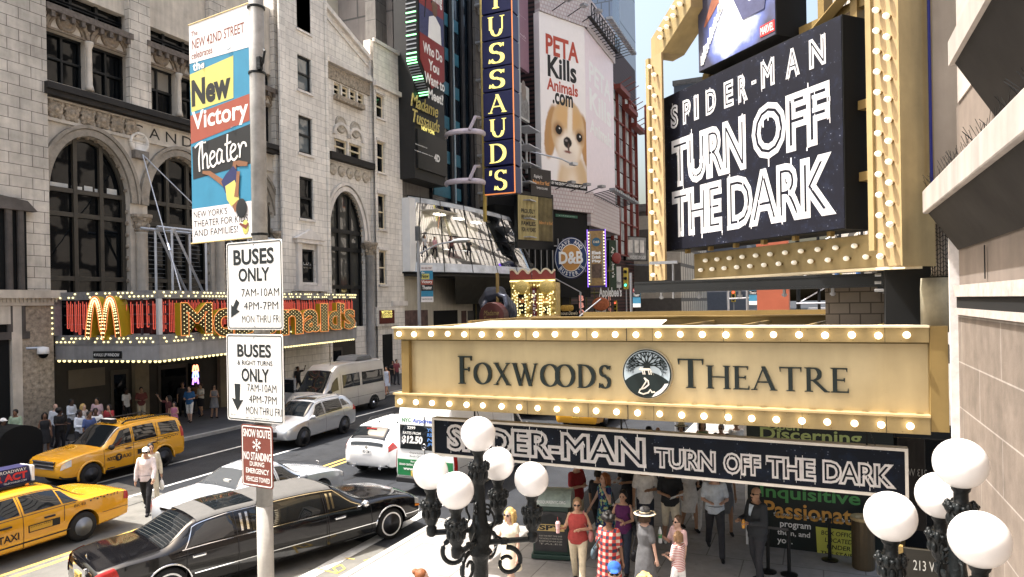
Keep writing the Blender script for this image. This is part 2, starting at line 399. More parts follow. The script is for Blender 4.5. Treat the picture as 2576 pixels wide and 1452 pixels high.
for i in range(40):
 xx=x1a-.1-i*.16
 p.box(xx-.055,xx,-.66,-.605,zc-.22,zc-.053)
p.build('portal_cornice',STONE_P,old)
p=MB();p.box(x1a-1.45,x1a-.18,-.5,-.29,0,zc-.36);p.build('portal_jamb',CARVED,old)
p=MB();p.box(8,x1a-1.9,-.42,-.29,0,zc-1.1);p.build('portal_door',BLACKM,old)
p=MB();p.box(x1a-1.87,x1a-1.48,-.56,-.29,0,zc-.36);p.box(8,x1a-1.9,-.56,-.29,zc-1.08,zc-.36);p.build('portal_frame',STONE_P,old)
p=MB();p.box(x1a-.25,xe,-.55,-.003,ledT-.28,ledT);p.box(x1a-.25,xe,-.42,-.003,ledT-.5,ledT-.283);p.build('ledge',DARKLEDGE,old)
p=MB();fz0=ledT-1.38;fz1=ledT-.62
p.box(x1a-.1,xe,-.12,-.003,fz0-.16,fz0-.02);p.box(x1a-.1,xe,-.12,-.003,fz1,fz1+.045);p.build('frieze_moulding',STONE_P,old)
p=MB()
for i in range(6):
 xx=x1a+.35+i*.72;zz=(fz0+fz1)/2
 p.lathe([(0,-.22),(.12,-.2),(.17,-.08),(.27,-.16),(.36,-.06),(.37,0)],12,(xx,0,zz),'y')
 for k in range(6):
  a=k*pi/3;p.sph((xx+.36*cos(a),-.05,zz+.34*sin(a)),.13,.09,.1,6,5)
p.build('rosette_frieze',CARVED,old,smooth=True)
for ch,px in zip('CANDLER',(330,374,416,457,500,545,590)):
 xa=L(px,300)[0];writing(old,'carved_letter',ch,(xa,fz0+.12,xa+.62,fz1-.12),DARKLEDGE,.012)
for i,(a,bb)in enumerate(AX):
 c=(a+bb)/2;r=wd/2
 p=MB()
 for rr,yy,ww in((.16,-.14,.3),(.42,-.2,.16)):
  pts=[(c+(r+rr)*cos(pi*k/28),zsp+(rise+rr)*sin(pi*k/28))for k in range(29)]
  p.ribbon(pts,ww,yy,-.003)
 p.build('arch_moulding',M('arch stone',(.34,.30,.25),.75,var=.3,vs=4,stain=.4),old)
 p=MB()
 for k in range(2,27,2):
  t=pi*k/28;p.sph((c+(r-.02)*cos(t),.2,zsp+(rise-.02)*sin(t)),.09,.14,.09,6,4)
 for k in range(7):p.sph((bb-.02,.2,zsp-.4-k*.55),.06,.12,.12,6,4)
 p.build('soffit_bosses',CARVED,old)
 xc=(bb+AX[0][0]+(i+1)*pitch)/2 if i<2 else bb+.2
 zcap=L(345,585)[1]if i==0 else L(345,585)[1]
 p=MB();p.lathe([(.34,3.4),(.34,3.7),(.27,3.8),(.25,zcap-.1),(.3,zcap)],16,(xc,-.16,0));p.build('column',STONE_P,old,smooth=True)
 p=MB();p.lathe([(.25,zcap),(.33,zcap+.1),(.28,zcap+.2),(.36,zcap+.55),(.5,zcap+.72),(.5,zcap+.85)],12,(xc,-.16,0))
 for k in range(10):
  t=k*2*pi/10;p.sph((xc+.36*cos(t),-.16+.36*sin(t),zcap+.3+.3*(k%2)),.1,.1,.13,6,4)
 p.build('column_capital',CARVED,old)
 wn=MB();r2=r-.02
 xs_=[a+wd*.36,a+wd*.68]
 for xx in(a+.09,bb-.09):wn.box(xx-.1,xx+.1,.28,.40,3.2,zsp)
 for xx in xs_:
  zt=zsp+rise*sqrt(max(0,1-((xx-c)/r)**2))-.05
  wn.box(xx-.09,xx+.09,.25,.40,3.2,zt)
 for py in(484,543,701):
  zz=L(225,py)[1];wn.box(a+.02,bb-.02,.27,.39,zz-.1,zz+.1)
 pts=[(c+(r2-.08)*cos(pi*k/28),zsp+(rise-.1)*sin(pi*k/28))for k in range(29)]
 wn.ribbon(pts,.18,.28,.40)
 wn=wn.build('window',BRONZE,old)
 pn=MB();pn.prism(arch(a,bb,3.2,zsp,rise),.42,.46);pn.build('pane',GLASS,wn)
 if i==0:
  pn=MB();zz=L(225,484)[1]+.12
  for k,(xx,ww,hh)in enumerate(((a+.25,.9,.18),(a+1.3,.5,.14),(a+1.9,.4,.22),(a+3.0,.5,.26),(a+2.4,.3,.15))):pn.box(xx,xx+ww,.405,.415,zz,zz+hh)
  pn.build('papers_on_sill',M('paper stack',(.5,.5,.48),.8),wn)
 else:
  pn=MB()
  for k in range(26):
   zz=4+k*.22;pn.box(a+.2+.03*(k%3),bb-.25-.1*(k%4),.408,.416,zz,zz+.03)
  pn.build('blind',M('blind slats',(.12,.13,.14),.5),wn)
MEDAL=M('medallion stone',(.24,.19,.14),.8,var=.5,vs=6,stain=.4,bump=.6,bs=9)
for k,(a,bb)in enumerate(W2):
 c=(a+bb)/2;r=(bb-a)/2
 p=MB();pts=[(c+(r+.06)*cos(pi*q/20),wz1+.05+(r*.95)*sin(pi*q/20))for q in range(21)]
 p.ribbon(pts,.16,-.16,-.003);pts=[(c+(r-.12)*cos(pi*q/20),wz1+.05+(r*.95-.16)*sin(pi*q/20))for q in range(21)];p.ribbon(pts,.1,-.09,-.003)
 p.box(a-.05,bb+.05,-.1,-.003,wz1+.003,wz1+.1);p.build('tympanum_moulding',MEDAL,old)
 p=MB();zc2=wz1+.12+r*.42
 p.lathe([(0,-.2),(.14,-.18),(.22,-.08),(.3,-.12),(.36,-.15),(.42,-.1),(.44,0)],18,(c,0,zc2),'y');p.build('medallion',MEDAL,old,smooth=True)
 wn=MB()
 for xx in(a+.06,c,bb-.06):wn.box(xx-.05,xx+.05,.3,.4,wz0,wz1)
 for zz in(wz0+.05,(wz0+wz1)/2,wz1-.05):wn.box(a,bb,.29,.39,zz-.05,zz+.05)
 wn=wn.build('window',BLACK,old);pn=MB();pn.box(a,bb,.42,.45,wz0,wz1);pn.build('pane',GLASS,wn)
 if k%3==2:pn=MB();pn.box(a+.08,bb-.08,.405,.415,wz0+(wz1-wz0)*(.55+.1*(k%2)),wz1-.08);pn.build('roller_blind',M('dusty blind',(.22,.20,.17),.8,var=.1),wn)
 p=MB();p.lathe([(.2,wz0),(.16,wz0+.2),(.13,wz0+.3),(.12,wz1-.3),(.2,wz1-.1),(.2,wz1)],12,(bb+.14 if k%2==0 else bb+.12,-.05,0));p.build('colonnette',STONE_P,old,smooth=True)
for k,(a,bb)in enumerate(AX):
 wn=MB()
 for q in range(4):
  xx=a+.1+(wd-.2)*q/3;wn.box(xx-.07,xx+.07,.28,.4,up0,up1)
 for zz in(up0+.06,(up0+up1)/2,up0+.55*(up1-up0)):wn.box(a+.05,bb-.05,.27,.39,zz-.06,zz+.06)
 wn=wn.build('window',BLACK,old);pn=MB();pn.box(a,bb,.42,.45,up0,up1);pn.build('pane',GLASS,wn)
 p=MB();p.box(a-.1,bb+.1,-.35,-.003,up0-.3,up0-.02)
 for q in range(9):
  xx=a+.1+q*(wd-.3)/8;p.box(xx,xx+.16,-.32,-.003,up0-.55,up0-.303)
 p.build('upper_sill',M('stained sill',(.13,.11,.095),.8,var=.5,vs=6),old)
 p=MB();xa,xb=bb+.02,AX[0][0]+(k+1)*pitch-.02
 if k==2:xb=bb+.45
 p.box(xa-.12,xb+.12,-.3,-.003,ledT+.02,23.4);p.build('pilaster',STONE,old)
p=MB();cx,cz=L(347,360);p.lathe([(0,-.06),(.36,-.05),(.40,-.16),(.50,-.16),(.53,-.003)],28,(cx,0,cz),'y');p.build('round_plaque',STONE_W,old,smooth=True)
p=MB();cx,cz=L(348,391);p.box(cx-.38,cx+.38,-.3,-.003,cz-.2,cz+.2);p.build('cable_bracket',M('bracket',(.18,.16,.14),.6,var=.4,vs=8),old,bevel=.03)
BR=FL.o+FL.u*cx-Vector((0,0,0))+FL.n*.3;BR.z=cz
FT=Face((XF+.55,0),pi/2);T=FT.loc
tw=face_thing(FT,'office_tower','white terracotta office tower with a single column of sash windows, beside the arched stone front','building')
ta=T(706,500)[0];tb=T(829,500)[0]
WN=[T(748,-20)[::-1]];hs=[];RC=[]
for x0,y0,x1,y1 in((748,-60,783,88),(748,135,785,237),(749,287,786,392),(752,442,788,553),(755,626,790,711)):
 r_=FT.rect(x0,y0,x1,y1);RC.append(r_)
xa=sum(r_[0]for r_ in RC)/5;xb=sum(r_[2]for r_ in RC)/5;RC=[(xa,r_[1],xb,r_[3])for r_ in RC]
b=MB();b.wall(rectp(ta,3,tb,26),[rectp(*r_)for r_ in RC],0,.3);b.box(ta,tb,.3,18,0,26);b.box(ta,tb,0,.297,0,2.99);b.build('wall',STONE_W,tw)
p=MB();p.box(ta-.02,ta+.5,-.14,-.003,0,26);p.box(tb-.28,tb-.02,-.08,-.003,0,26);p.build('corner_strip',STONE_W,tw)
for i,r_ in enumerate(RC):
 wn=MB();x0,z0,x1,z1=r_;zm=(z0+z1)/2
 for xx in(x0+.06,x1-.06):wn.box(xx-.06,xx+.06,.12,.2,z0,z1)
 for zz in(z0+.06,zm,z1-.06):wn.box(x0,x1,.11,.19,zz-.06,zz+.06)
 wn=wn.build('window',BLACK,tw);pn=MB();pn.box(x0,x1,.21,.24,z0,z1);pn.build('pane',GLASS if i>2 else MG('sky reflection glass %d'%i,(.10,.12,.13),.03,1.0),wn)  # upper panes paler, sky reflection put into the glass colour
 p=MB();p.box(x0-.12,x1+.12,-.1,-.003,z0-.16,z0-.02);p.build('sill',STONE_WP,tw)
x0,z0,x1,z1=RC[-1];p=MB()
p.box(x0-.45,x0-.1,-.2,-.003,z0-.2,z1+.35);p.box(x1+.1,x1+.45,-.2,-.003,z0-.2,z1+.35);p.box(x0-.6,x1+.6,-.28,-.003,z1+.353,z1+.6)
p.prism([(x0-.75,z1+.603),(x1+.75,z1+.603),((x0+x1)/2,z1+1.25)],-.34,-.003);p.box(x0-.6,x1+.6,-.3,-.003,z0-.55,z0-.203)
p.build('window_pediment',STONE_WP,tw)
p=MB()
for s in(0,1):
 xx=x0-.9 if s==0 else x1+.35;p.box(xx,xx+.6,-.22,-.003,z0-1.1,z0-.56);p.sph((xx+.3,-.25,z0-.85),.22,.1,.2)
p.build('carved_bracket',CARVED,tw)
for s_,rr in(("im lovin' it",(x0+.1,z0+.9,x1-.1,z0+1.3)),):
 writing(tw,'window_lettering',s_,rr,WHITE,-.195,shear=.2)
FG=Face((XF-.75,0),pi/2);G=FG.loc
gw=face_thing(FG,'gabled_building','pale stone gabled wing with one tall arched window, between white tower and dark display tower','building')
ga=G(822,500)[0];gb=G(1001,500)[0]
ah=(G(826,600)[0],G(915,600)[0]);gz=G(870,600)[1];gt=G(872,482)[1]
tw4=FG.rect(838,205,918,268);tw2=FG.rect(838,345,912,405)
def four(x0,x1,n):
 w_=(x1-x0)/n;return[(x0+i*w_+.08,x0+(i+1)*w_-.08)for i in range(n)]
t4=four(tw4[0],tw4[2],4);t2=four(tw2[0],tw2[2],2)
pier=G(932,500)[0]
hs=[arch(ah[0],ah[1],4,gz,gt-gz)]+[rectp(a,tw4[1],c,tw4[3])for a,c in t4]+[rectp(a,tw2[1],c,tw2[3])for a,c in t2]
ct=G(900,165)[1];pk=G(828,20)[1];pe=G(967,195)[1];xr=G(967,195)[0]
b=MB();b.wall([(ga,0),(pier,0),(pier,pe),(xr,pe),(ga,pk+.2)],hs,0,.4);b.box(ga,gb,.4,16,0,pe);b.build('wall',STONE_W,gw)
p=MB();x0_,x1_=pier,gb
hp=[FG.rect(*q,out=.45)for q in((946,235,967,302),(949,355,969,437),(951,488,970,578),(953,630,973,716))]
px0=sum(q[0]for q in hp)/4;px1=sum(q[2]for q in hp)/4;hp=[(px0,q[1],px1,q[3])for q in hp]
pt=G(985,125,.45)[1]
p.wall(rectp(x0_,0,x1_,pt),[rectp(*q)for q in hp],-.45,.25);p.box(x0_,x1_,-.2,.397,0,pt);p.build('corner_pier',STONE_W,gw)
for q in hp:
 wn=MB();x0,z0,x1,z1=q;zm=(z0+z1)/2
 for xx in(x0+.05,x1-.05):wn.box(xx-.05,xx+.05,-.3,-.24,z0,z1)
 for zz in(z0+.05,zm,z1-.05):wn.box(x0,x1,-.31,-.25,zz-.05,zz+.05)
 wn=wn.build('window',CREAM,gw);pn=MB();pn.box(x0,x1,-.225,-.203,z0,z1);pn.build('pane',GLASS,wn)
 p=MB();p.box(x0-.1,x1+.1,-.6,-.453,z0-.15,z0-.01);p.box(x0-.15,x1+.15,-.56,-.453,z1+.05,z1+.25);p.build('sill',STONE_WP,gw)
p=MB();p.box(x0_-.1,x1_+.15,-.75,-.453,pe-1.3,pe-.95);p.box(ga,x0_+.02,-.4,-.003,ct-.9,ct-.55);p.box(x0_-.05,x1_+.1,-.62,-.453,pt-.2,pt+.05);p.build('cornice',STONE_WP,gw)
p=MB();p.box(ga,x0_-.003,-.12,-.003,ct-1.9,ct-1.0);p.build('carved_band',CARVED,gw)
p=MB();p.ribbon([(ga,pk),(xr,pe)],.3,-.25,.4);p.ribbon([(ga,pk-.7),(xr-.3,pe-.55)],.12,-.1,-.003);p.build('gable_coping',STONE_WP,gw)
p=MB();zz=tw2[1];p.box(ga,x0_-.003,-.5,-.003,zz-.55,zz-.1);p.build('ledge',DARKLEDGE,gw)
p=MB();f1=zz-.65;f0=f1-1.1
for i in range(7):
 xx=ga+.7+i*.95;p.lathe([(0,-.2),(.15,-.18),(.2,-.05),(.34,-.14),(.42,0)],10,(xx,0,(f0+f1)/2),'y')
p.build('rosette_frieze',M('carved pale stone',(.5,.45,.38),.8,var=.5,vs=6),gw,smooth=True)
c=sum(ah)/2;r=(ah[1]-ah[0])/2
p=MB()
for rr,ww,yy in((.15,.3,-.12),(.5,.2,-.2)):p.ribbon([(c+(r+rr)*cos(pi*k/28),gz+(gt-gz+rr)*sin(pi*k/28))for k in range(29)],ww,yy,-.003)
p.build('arch_moulding',STONE_WP,gw)
p=MB()
for k in range(1,15):p.sph((c+(r-.03)*cos(pi*k/28),.18,gz+(gt-gz-.03)*sin(pi*k/28)),.1,.12,.1,6,4)
for k in range(3):p.sph((ah[1]-.03,.18,gz-.4-.6*k),.07,.12,.14,6,4)
p.build('soffit_bosses',CARVED,gw)
p=MB();xc=ah[1]+.35;zc_=gz-1.2
p.lathe([(.42,.1),(.4,.6),(.33,.7),(.31,zc_),(.4,zc_+.1)],16,(xc,-.25,0));p.build('column',M('grey stone column',(.32,.31,.30),.7,var=.25,streak=.3),gw,smooth=True)
p=MB();p.lathe([(.34,zc_+.1),(.4,zc_+.5),(.62,zc_+.9),(.62,zc_+1.05)],12,(xc,-.25,0))
for k in range(8):p.sph((xc+.42*cos(k*pi/4),-.25+.42*sin(k*pi/4),zc_+.4+.25*(k%2)),.12,.12,.15,6,4)
p.build('column_capital',CARVED,gw)
wn=MB()
for f in(.03,.36,.68,.97):
 xx=ah[0]+(ah[1]-ah[0])*f;zt=gz+(gt-gz)*sqrt(max(0.02,1-((xx-c)/r)**2));wn.box(xx-.11,xx+.11,.2,.35,4,zt-.02)
for py in(582,627,722):
 zz=G(870,py)[1];wn.box(ah[0],ah[1],.21,.34,zz-.14,zz+.14)
wn.ribbon([(c+(r-.1)*cos(pi*k/28),gz+(gt-gz-.1)*sin(pi*k/28))for k in range(29)],.2,.2,.35)
wn=wn.build('window',BLACK,gw);pn=MB();pn.prism(arch(ah[0],ah[1],4,gz,gt-gz),.37,.39);pn.build('pane',MG('upper shop glass',(.05,.05,.045),.03,1.0),wn)
for a,bb in t4+t2:
 z0,z1=(tw4[1],tw4[3])if(a,bb)in t4 else(tw2[1],tw2[3])
 wn=MB()
 for xx in(a+.06,bb-.06):wn.box(xx-.06,xx+.06,.15,.25,z0,z1)
 for zz in(z0+.06,z0+.5*(z1-z0),z1-.06):wn.box(a,bb,.14,.24,zz-.05,zz+.05)
 wn=wn.build('window',CREAM,gw);pn=MB();pn.box(a,bb,.27,.3,z0,z1);pn.build('pane',GLASS,wn)
 pn=MB();pn.box(a+.1,a+.1+(bb-a)*.3,.255,.265,z0+.1,z1-.1);pn.build('curtain',M('pale curtain',(.45,.42,.37),.8,var=.2),wn)
mz=tw2[3]+.25
for a,bb in t2:
 c2=(a+bb)/2;r2=(bb-a)/2
 p=MB();p.ribbon([(c2+(r2+.05)*cos(pi*q/20),mz+(r2)*1.1*sin(pi*q/20))for q in range(21)],.2,-.18,-.003);p.build('tympanum_moulding',STONE_WP,gw)
 p=MB();p.lathe([(0,-.16),(.2,-.14),(.3,-.05),(.5,-.1),(.55,-.14),(.62,0)],18,(c2,0,mz+.8),'y');p.build('medallion',M('pale medallion',(.42,.38,.32),.8,var=.4,vs=6),gw,smooth=True)
p=MB();p.box(t2[0][0],t2[1][1],-.4,-.003,tw4[1]-.45,tw4[1]-.1);p.build('balcony_sill',CARVED,gw)
p=MB();rr=FG.rect(944,772,1000,818,.47);p.box(rr[0],rr[2],-.62,-.453,rr[1],rr[3]);p.build('poster_surround',STONE_W,gw)
po=MB();rr=FG.rect(954,781,992,813,.63);po.box(rr[0],rr[2],-.66,-.623,rr[1],rr[3]);po=po.build('poster',M('maroon poster',(.09,.012,.012),.4),gw)
writing(po,'poster_lettering','Madame',(rr[0]+.25,rr[1]+1.0,rr[2]-.35,rr[3]-.25),NEONY,.665,shear=.3);writing(po,'poster_lettering','Tussauds',(rr[0]+.25,rr[1]+.45,rr[2]-.3,rr[1]+.95),NEONY,.665,shear=.3)
p=MB();rr=FG.rect(962,842,988,905,.46);p.box(rr[0],rr[2],-.47,-.453,0,rr[3]);p.build('doorway',BLACKM,gw)
p=MB();p.box(gb-1.9,gb+.3,-.58,-.453,G(980,770,.5)[1],G(980,766,.5)[1]+.25);p.build('string_course',STONE_WP,gw)
for nm,lb,bx,m in(('apartment_building','tall beige tower with square tiled windows, far behind the stone gable',(-62,-37.5,47,60,0,75),M('beige tiles',(.40,.38,.33),.7,brick=(1.6,1.9,.09,(.25,.24,.22)),var=.1)),('museum_building','tall blank concrete building with panel joints, behind the dark display tower',(-58,-32.0,49,92,0,70),M('concrete panel',(.19,.175,.17),.8,brick=(9,7.5,.08,(.08,.08,.08)),var=.15,vs=.5,streak=.2))):
 o=thing(nm,lb,'building',(bx[0],bx[2],0));b=MB();b.box(0,bx[1]-bx[0],0,bx[3]-bx[2],0,bx[5]);b.build('wall',m,o)
 b=MB();b.box(-.2,bx[1]-bx[0]+.2,-.2,bx[3]-bx[2]+.2,bx[5]+.003,bx[5]+.8);b.build('parapet',m,o)
 #  neon restaurant canopy
A_,B_,C_=Vector((-29.6,19.1,0)),Vector((-24.4,19.95,0)),Vector((-27.0,36.6,0))
cn=thing('restaurant_canopy','grey restaurant canopy edged with bulbs, yellow letters before red neon tubes','canopy',(0,0,0))
zt,zb=6.28,4.05
CANM=M('grey bulb channel',(.20,.20,.21),.5,.3,var=.3,vs=8);MCY=M('yellow sign paint',(.36,.27,.015),.4,var=.05)
fascia=MB();chan=MB();rows=MB();back=MB();bulbs=[];und=[]
def seg(mb,a,b,z0,z1,th):
 d=(b-a).normalized();n=Vector((d.y,-d.x,0));p=[a,b,b-n*th,a-n*th]
 mb.add([(q.x,q.y,z0)for q in p]+[(q.x,q.y,z1)for q in p],[(0,3,2,1),(4,5,6,7),(0,1,5,4),(1,2,6,5),(2,3,7,6),(3,0,4,7)])
for a,b in((A_,B_),(B_,C_)):
 d=(b-a).normalized();n=Vector((d.y,-d.x,0));ln=(b-a).length
 seg(chan,a,b,zt-.33,zt,.3);seg(chan,a,b,zb,zb+.42,.3);seg(fascia,a-n*.02,b-n*.02,zb-.62,zb-.003,.25)
 k=int(ln/.22)
 for z,rws in((zt-.16,2),(zb+.21,2)):
  for i in range(k):
   for q in range(rws):
    if random.random()<.62:
     c=a+d*(.15+i*.22+(q*.11))+n*.03;bulbs.append((c.x,c.y,z+(q-.5)*.15))
 k=int(ln/.27)
 for i in range(k):c=a+d*(.12+i*.27)-n*.1;und.append((c.x,c.y,zb-.66))
 bk=40
chan.build('bulb_channel',CANM,cn);fascia.build('fascia',M('grey canopy steel',(.30,.30,.31),.5,.2,var=.2,streak=.25),cn)
sof=MB();sof.prism([(0,0),(1,0),(1,1)],0,1)if False else None
sof.add([(A_.x+.05,A_.y+.3,zb-.5),(B_.x-.3,B_.y+.3,zb-.5),(C_.x-.3,C_.y,zb-.5),(-29.95,C_.y,zb-.5),(A_.x+.05,A_.y+.3,zb-.42),(B_.x-.3,B_.y+.3,zb-.42),(C_.x-.3,C_.y,zb-.42),(-29.95,C_.y,zb-.42)],[(0,3,2,1),(4,5,6,7),(0,1,5,4),(1,2,6,5),(2,3,7,6),(3,0,4,7)])
sof.build('soffit',M('canopy soffit',(.10,.085,.06),.6),cn)
c=MB();c.box(A_.x-.15,A_.x+.2,A_.y-.12,A_.y+.2,zb+.42,zt-.33);
for i in range(8):
 for q in range(2):bulbs.append((A_.x-.05+q*.15,A_.y-.15,zb+.5+i*.22))
c.build('end_post',CANM,cn)
c=MB();c.box(B_.x-.12,B_.x+.02,B_.y-.03,B_.y+.15,zb+.43,zt-.34);c.build('corner_post',LGREY,cn)
random.shuffle(bulbs)
bl=MB();bl.sph((0,0,0),.042,nu=6,nv=4);bme=bl.mesh('bulb',[MINI],True)
for i,p in enumerate(bulbs[:24]):o=bpy.data.objects.new('bulb',bme);C.objects.link(o);o.parent=cn;o.location=p
bl=MB()
for p in bulbs[24:]:bl.sph(p,.042,nu=6,nv=4)
bl.build('bulbs',MINI,cn,stuff=True)
bl=MB();bl.sph((0,0,0),.065,nu=8,nv=5);bme=bl.mesh('bulb',[MINI],True)
for p in und[:70]:o=bpy.data.objects.new('bulb',bme);C.objects.link(o);o.parent=cn;o.location=p
bl=MB()
for p in und[70:]:bl.sph(p,.065,nu=6,nv=4)
bl.build('bulbs',MINI,cn,stuff=True)
FA=face2(A_,B_);FB=face2(B_,C_)
def neon(F,ln,seed):
 random.seed(seed);m=MB();x=.5 if F is FA else.2;hh=MB()
 while x<ln-.2:
  p0=F.o+F.u*x-F.n*.18;top=zt-.36-random.random()*.1;lo=zb+.45+random.random()*.3
  m.tube([(p0.x,p0.y,lo),(p0.x,p0.y,top)],.018,4)
  q=F.o+F.u*(x+.09)-F.n*.18;m.tube([(q.x,q.y,lo),(q.x,q.y,top-.1)],.015,4);m.tube([(p0.x,p0.y,lo),(q.x,q.y,lo)],.014,5)
  x+=random.choice((.19,.22,.30))
 m.build('neon_tubes',NEONR,cn,stuff=True)
 bp0=MB();seg(bp0,F.o-F.n*.62+F.u*.3,F.o-F.n*.62+F.u*(ln-.1),zb+.45,zt-.36,.04);bp0.build('back_panel',M('dark red back panel',(.055,.012,.014),.6,var=.3),cn)
 for z in(zb+.85,zb+1.25,zb+1.65):
  p0=F.o-F.n*.5;p1=F.o+F.u*ln-F.n*.5;hh.tube([(p0.x,p0.y,z),(p1.x,p1.y,z)],.04,5)
 x=.6
 while x<ln:
  p0=F.o+F.u*x-F.n*.5;hh.tube([(p0.x,p0.y,zb),(p0.x,p0.y,zt-.1)],.05,5);x+=1.7
 hh.build('back_framing',M('dark framing',(.07,.055,.065),.6),cn)
neon(FA,(B_-A_).length,1);neon(FB,(C_-B_).length,2)
sgn=thing('sign_letter_m','tall yellow double arch edged with bulbs on the short side of canopy','sign',FA.o,FA.th)
def bulb_dots(poly_in,x0,z0,x1,z1,out,st,sgn,r=.028,name='bulbs'):
 m=MB();x=x0;k=0
 while x<x1:
  z=z0+(st/2 if k%2 else 0)
  while z<z1:
   if poly_in(x,z):m.sph((x,-out,z),r,nu=5,nv=4)
   z+=st
  x+=st;k+=1
 return m.build(name,MINI,sgn,stuff=True)
r_=FA.rect(230,748,318,866);x0,z0,x1,z1=r_;z0=max(z0,zb+.36)
def arc_m(x0,x1,z0,z1):
 w_=(x1-x0)/2;pts=[]
 L1=[(x0+w_*t/20,z0+(z1-z0)*(1-abs(t/10-1)**2.3))for t in range(21)]
 L2=[(p[0]+w_,p[1])for p in L1]
 return L1[:-1]+L2
pm=arc_m(x0+.1,x1-.1,z0,z1-.1)
p=MB();p.ribbon(pm,.26,-.30,.30);p.build('letter_body',MCY,sgn)
p=MB();p.ribbon(pm,.20,-.308,-.302);p.build('bulb_tray',M('tray',(.10,.06,.01),.5),sgn)
p=MB()
for i in range(len(pm)-1):
 for f in(0,.5):
  q=(pm[i][0]+(pm[i+1][0]-pm[i][0])*f,pm[i][1]+(pm[i+1][1]-pm[i][1])*f);d=Vector((pm[i+1][0]-pm[i][0],0,pm[i+1][1]-pm[i][1])).normalized()
  for s in(-.05,.05):p.sph((q[0]-d.z*s,-.32,q[1]+d.x*s),.03,nu=5,nv=4)
p.build('bulbs',MINI,sgn,stuff=True)
p=MB()
for s in(-1,1):p.tube([(a[0],-.31,a[1])for a in[(pm[i][0]+s*.13*(-(pm[min(i+1,len(pm)-1)][1]-pm[max(i-1,0)][1]))/(Vector((pm[min(i+1,len(pm)-1)][0]-pm[max(i-1,0)][0],pm[min(i+1,len(pm)-1)][1]-pm[max(i-1,0)][1])).length),pm[i][1]+s*.13*((pm[min(i+1,len(pm)-1)][0]-pm[max(i-1,0)][0]))/(Vector((pm[min(i+1,len(pm)-1)][0]-pm[max(i-1,0)][0],pm[min(i+1,len(pm)-1)][1]-pm[max(i-1,0)][1])).length))for i in range(len(pm))]],.018,5)
p.build('neon_outline',NEONO,sgn)
from mathutils.geometry import intersect_point_tri_2d
LLAB=['capital M starting','small c after the capital M in','capital D, hidden behind the bus sign, in','o after the capital D in','n before the a in','a between n and l in','narrow l in','small d near the end of','','final s closing']
words_=[('M',442,522,762,842),('c',524,575,776,848),('D',578,640,766,842),('o',642,690,782,842),('n',694,752,778,842),('a',752,795,778,836),('l',796,816,764,834),('d',816,848,762,830),("'",848,858,764,788),('s',856,884,778,828)]
for ch,pa,pb,ta_,tb_ in words_:
 xa,_=FB.loc(pa,800);xb,_=FB.loc(pb,800);za=FB.loc((pa+pb)/2,tb_)[1];zz=FB.loc((pa+pb)/2,ta_)[1]
 s=thing('sign_letter','yellow bulb-filled letter %s the restaurant name on canopy'%LLAB[words_.index((ch,pa,pb,ta_,tb_))]if ch!="'" else 'small yellow apostrophe before the final letter on the canopy','sign',FB.o,FB.th,'letters of the restaurant name')
 mb=MB();put_text(mb,ch,(xa,za,xb,zz),.1,.3,bold=.035,ext=.1);mb.build('letter_body',MCY,s)
 mb=MB();put_text(mb,ch,(xa+.04,za+.04,xb-.04,zz-.04),.255,bold=.02)
 tris=[[(mb.v[i].x,mb.v[i].z)for i in f]for f in mb.f]
 mb.build('bulb_tray',M('bulb tray',(.05,.035,.008),.5),s)
 def inside(x,z):
  for t in tris:
   for k in range(1,len(t)-1):
    if intersect_point_tri_2d(Vector((x,z)),Vector(t[0]),Vector(t[k]),Vector(t[k+1])):return True
  return False
 bulb_dots(inside,xa,za,xb,zz,.275,.17,s,.019)
 mb=MB();put_text(mb,ch,(xa-.02,za-.02,xb+.02,zz+.02),.26,bold=.035,outline=.007);mb.build('neon_outline',NEONO,s)
FW=face2(A_,B_);s=face_thing(FW,'direction_sign','small black sign reading WALK UP WINDOW on the canopy fascia','sign')
r_=FW.rect(233,884,302,902,.1);p=MB();p.box(r_[0],r_[2],-.08,-.003,r_[1],r_[3]);p.build('board',BLACK,s)
writing(s,'lettering','◂WALK UP WINDOW' if False else 'WALK UP WINDOW',(r_[0]+.14,r_[1]+.08,r_[2]-.05,r_[3]-.08),WHITE,.085,bold=.01)
p=MB();p.prism([(r_[0]+.03,(r_[1]+r_[3])/2),(r_[0]+.11,r_[1]+.08),(r_[0]+.11,r_[3]-.08)],-.086,-.081);p.build('arrow',WHITE,s)
s=thing('canopy_frame','grey steel braced frame standing on the canopy roof','steel frame')
p=MB()
zf=L(350,575)[1]-.1;xs=[L(q,600)[0]for q in(335,358,395,445)]
X0=XF+.9;Xq=XF+2.0
def P3(x,X,z):return Vector((X,x,z))
for X in(X0,Xq):
 p.bar(P3(xs[0]-.3,X,zf),P3(xs[3],X,zf),.1)
 for q in(1,3):p.bar(P3(xs[q],X,zt),P3(xs[q],X,zf),.1)
 p.bar(P3(xs[1]+.1,X,zf),P3(xs[3]-.2,X,zt),.1)
for q in(1,3):p.bar(P3(xs[q],X0,zf),P3(xs[q],Xq,zf),.1)
p.build('steel_frame',LGREY,s)
s=thing('canopy_frame','grey steel braced frame on the canopy roof, partly behind the bus lane sign','steel frame')
p=MB()
xs2=[q+pitch*1.0 for q in xs]
for q in(1,3):p.bar(P3(xs2[q],Xq,zt),P3(xs2[q],Xq,zf),.1)
p.bar(P3(xs2[0]-.3,Xq,zf),P3(xs2[3],Xq,zf),.1);p.bar(P3(xs2[1]+.1,Xq,zf),P3(xs2[3]-.2,Xq,zt),.1);p.build('steel_frame',LGREY,s)
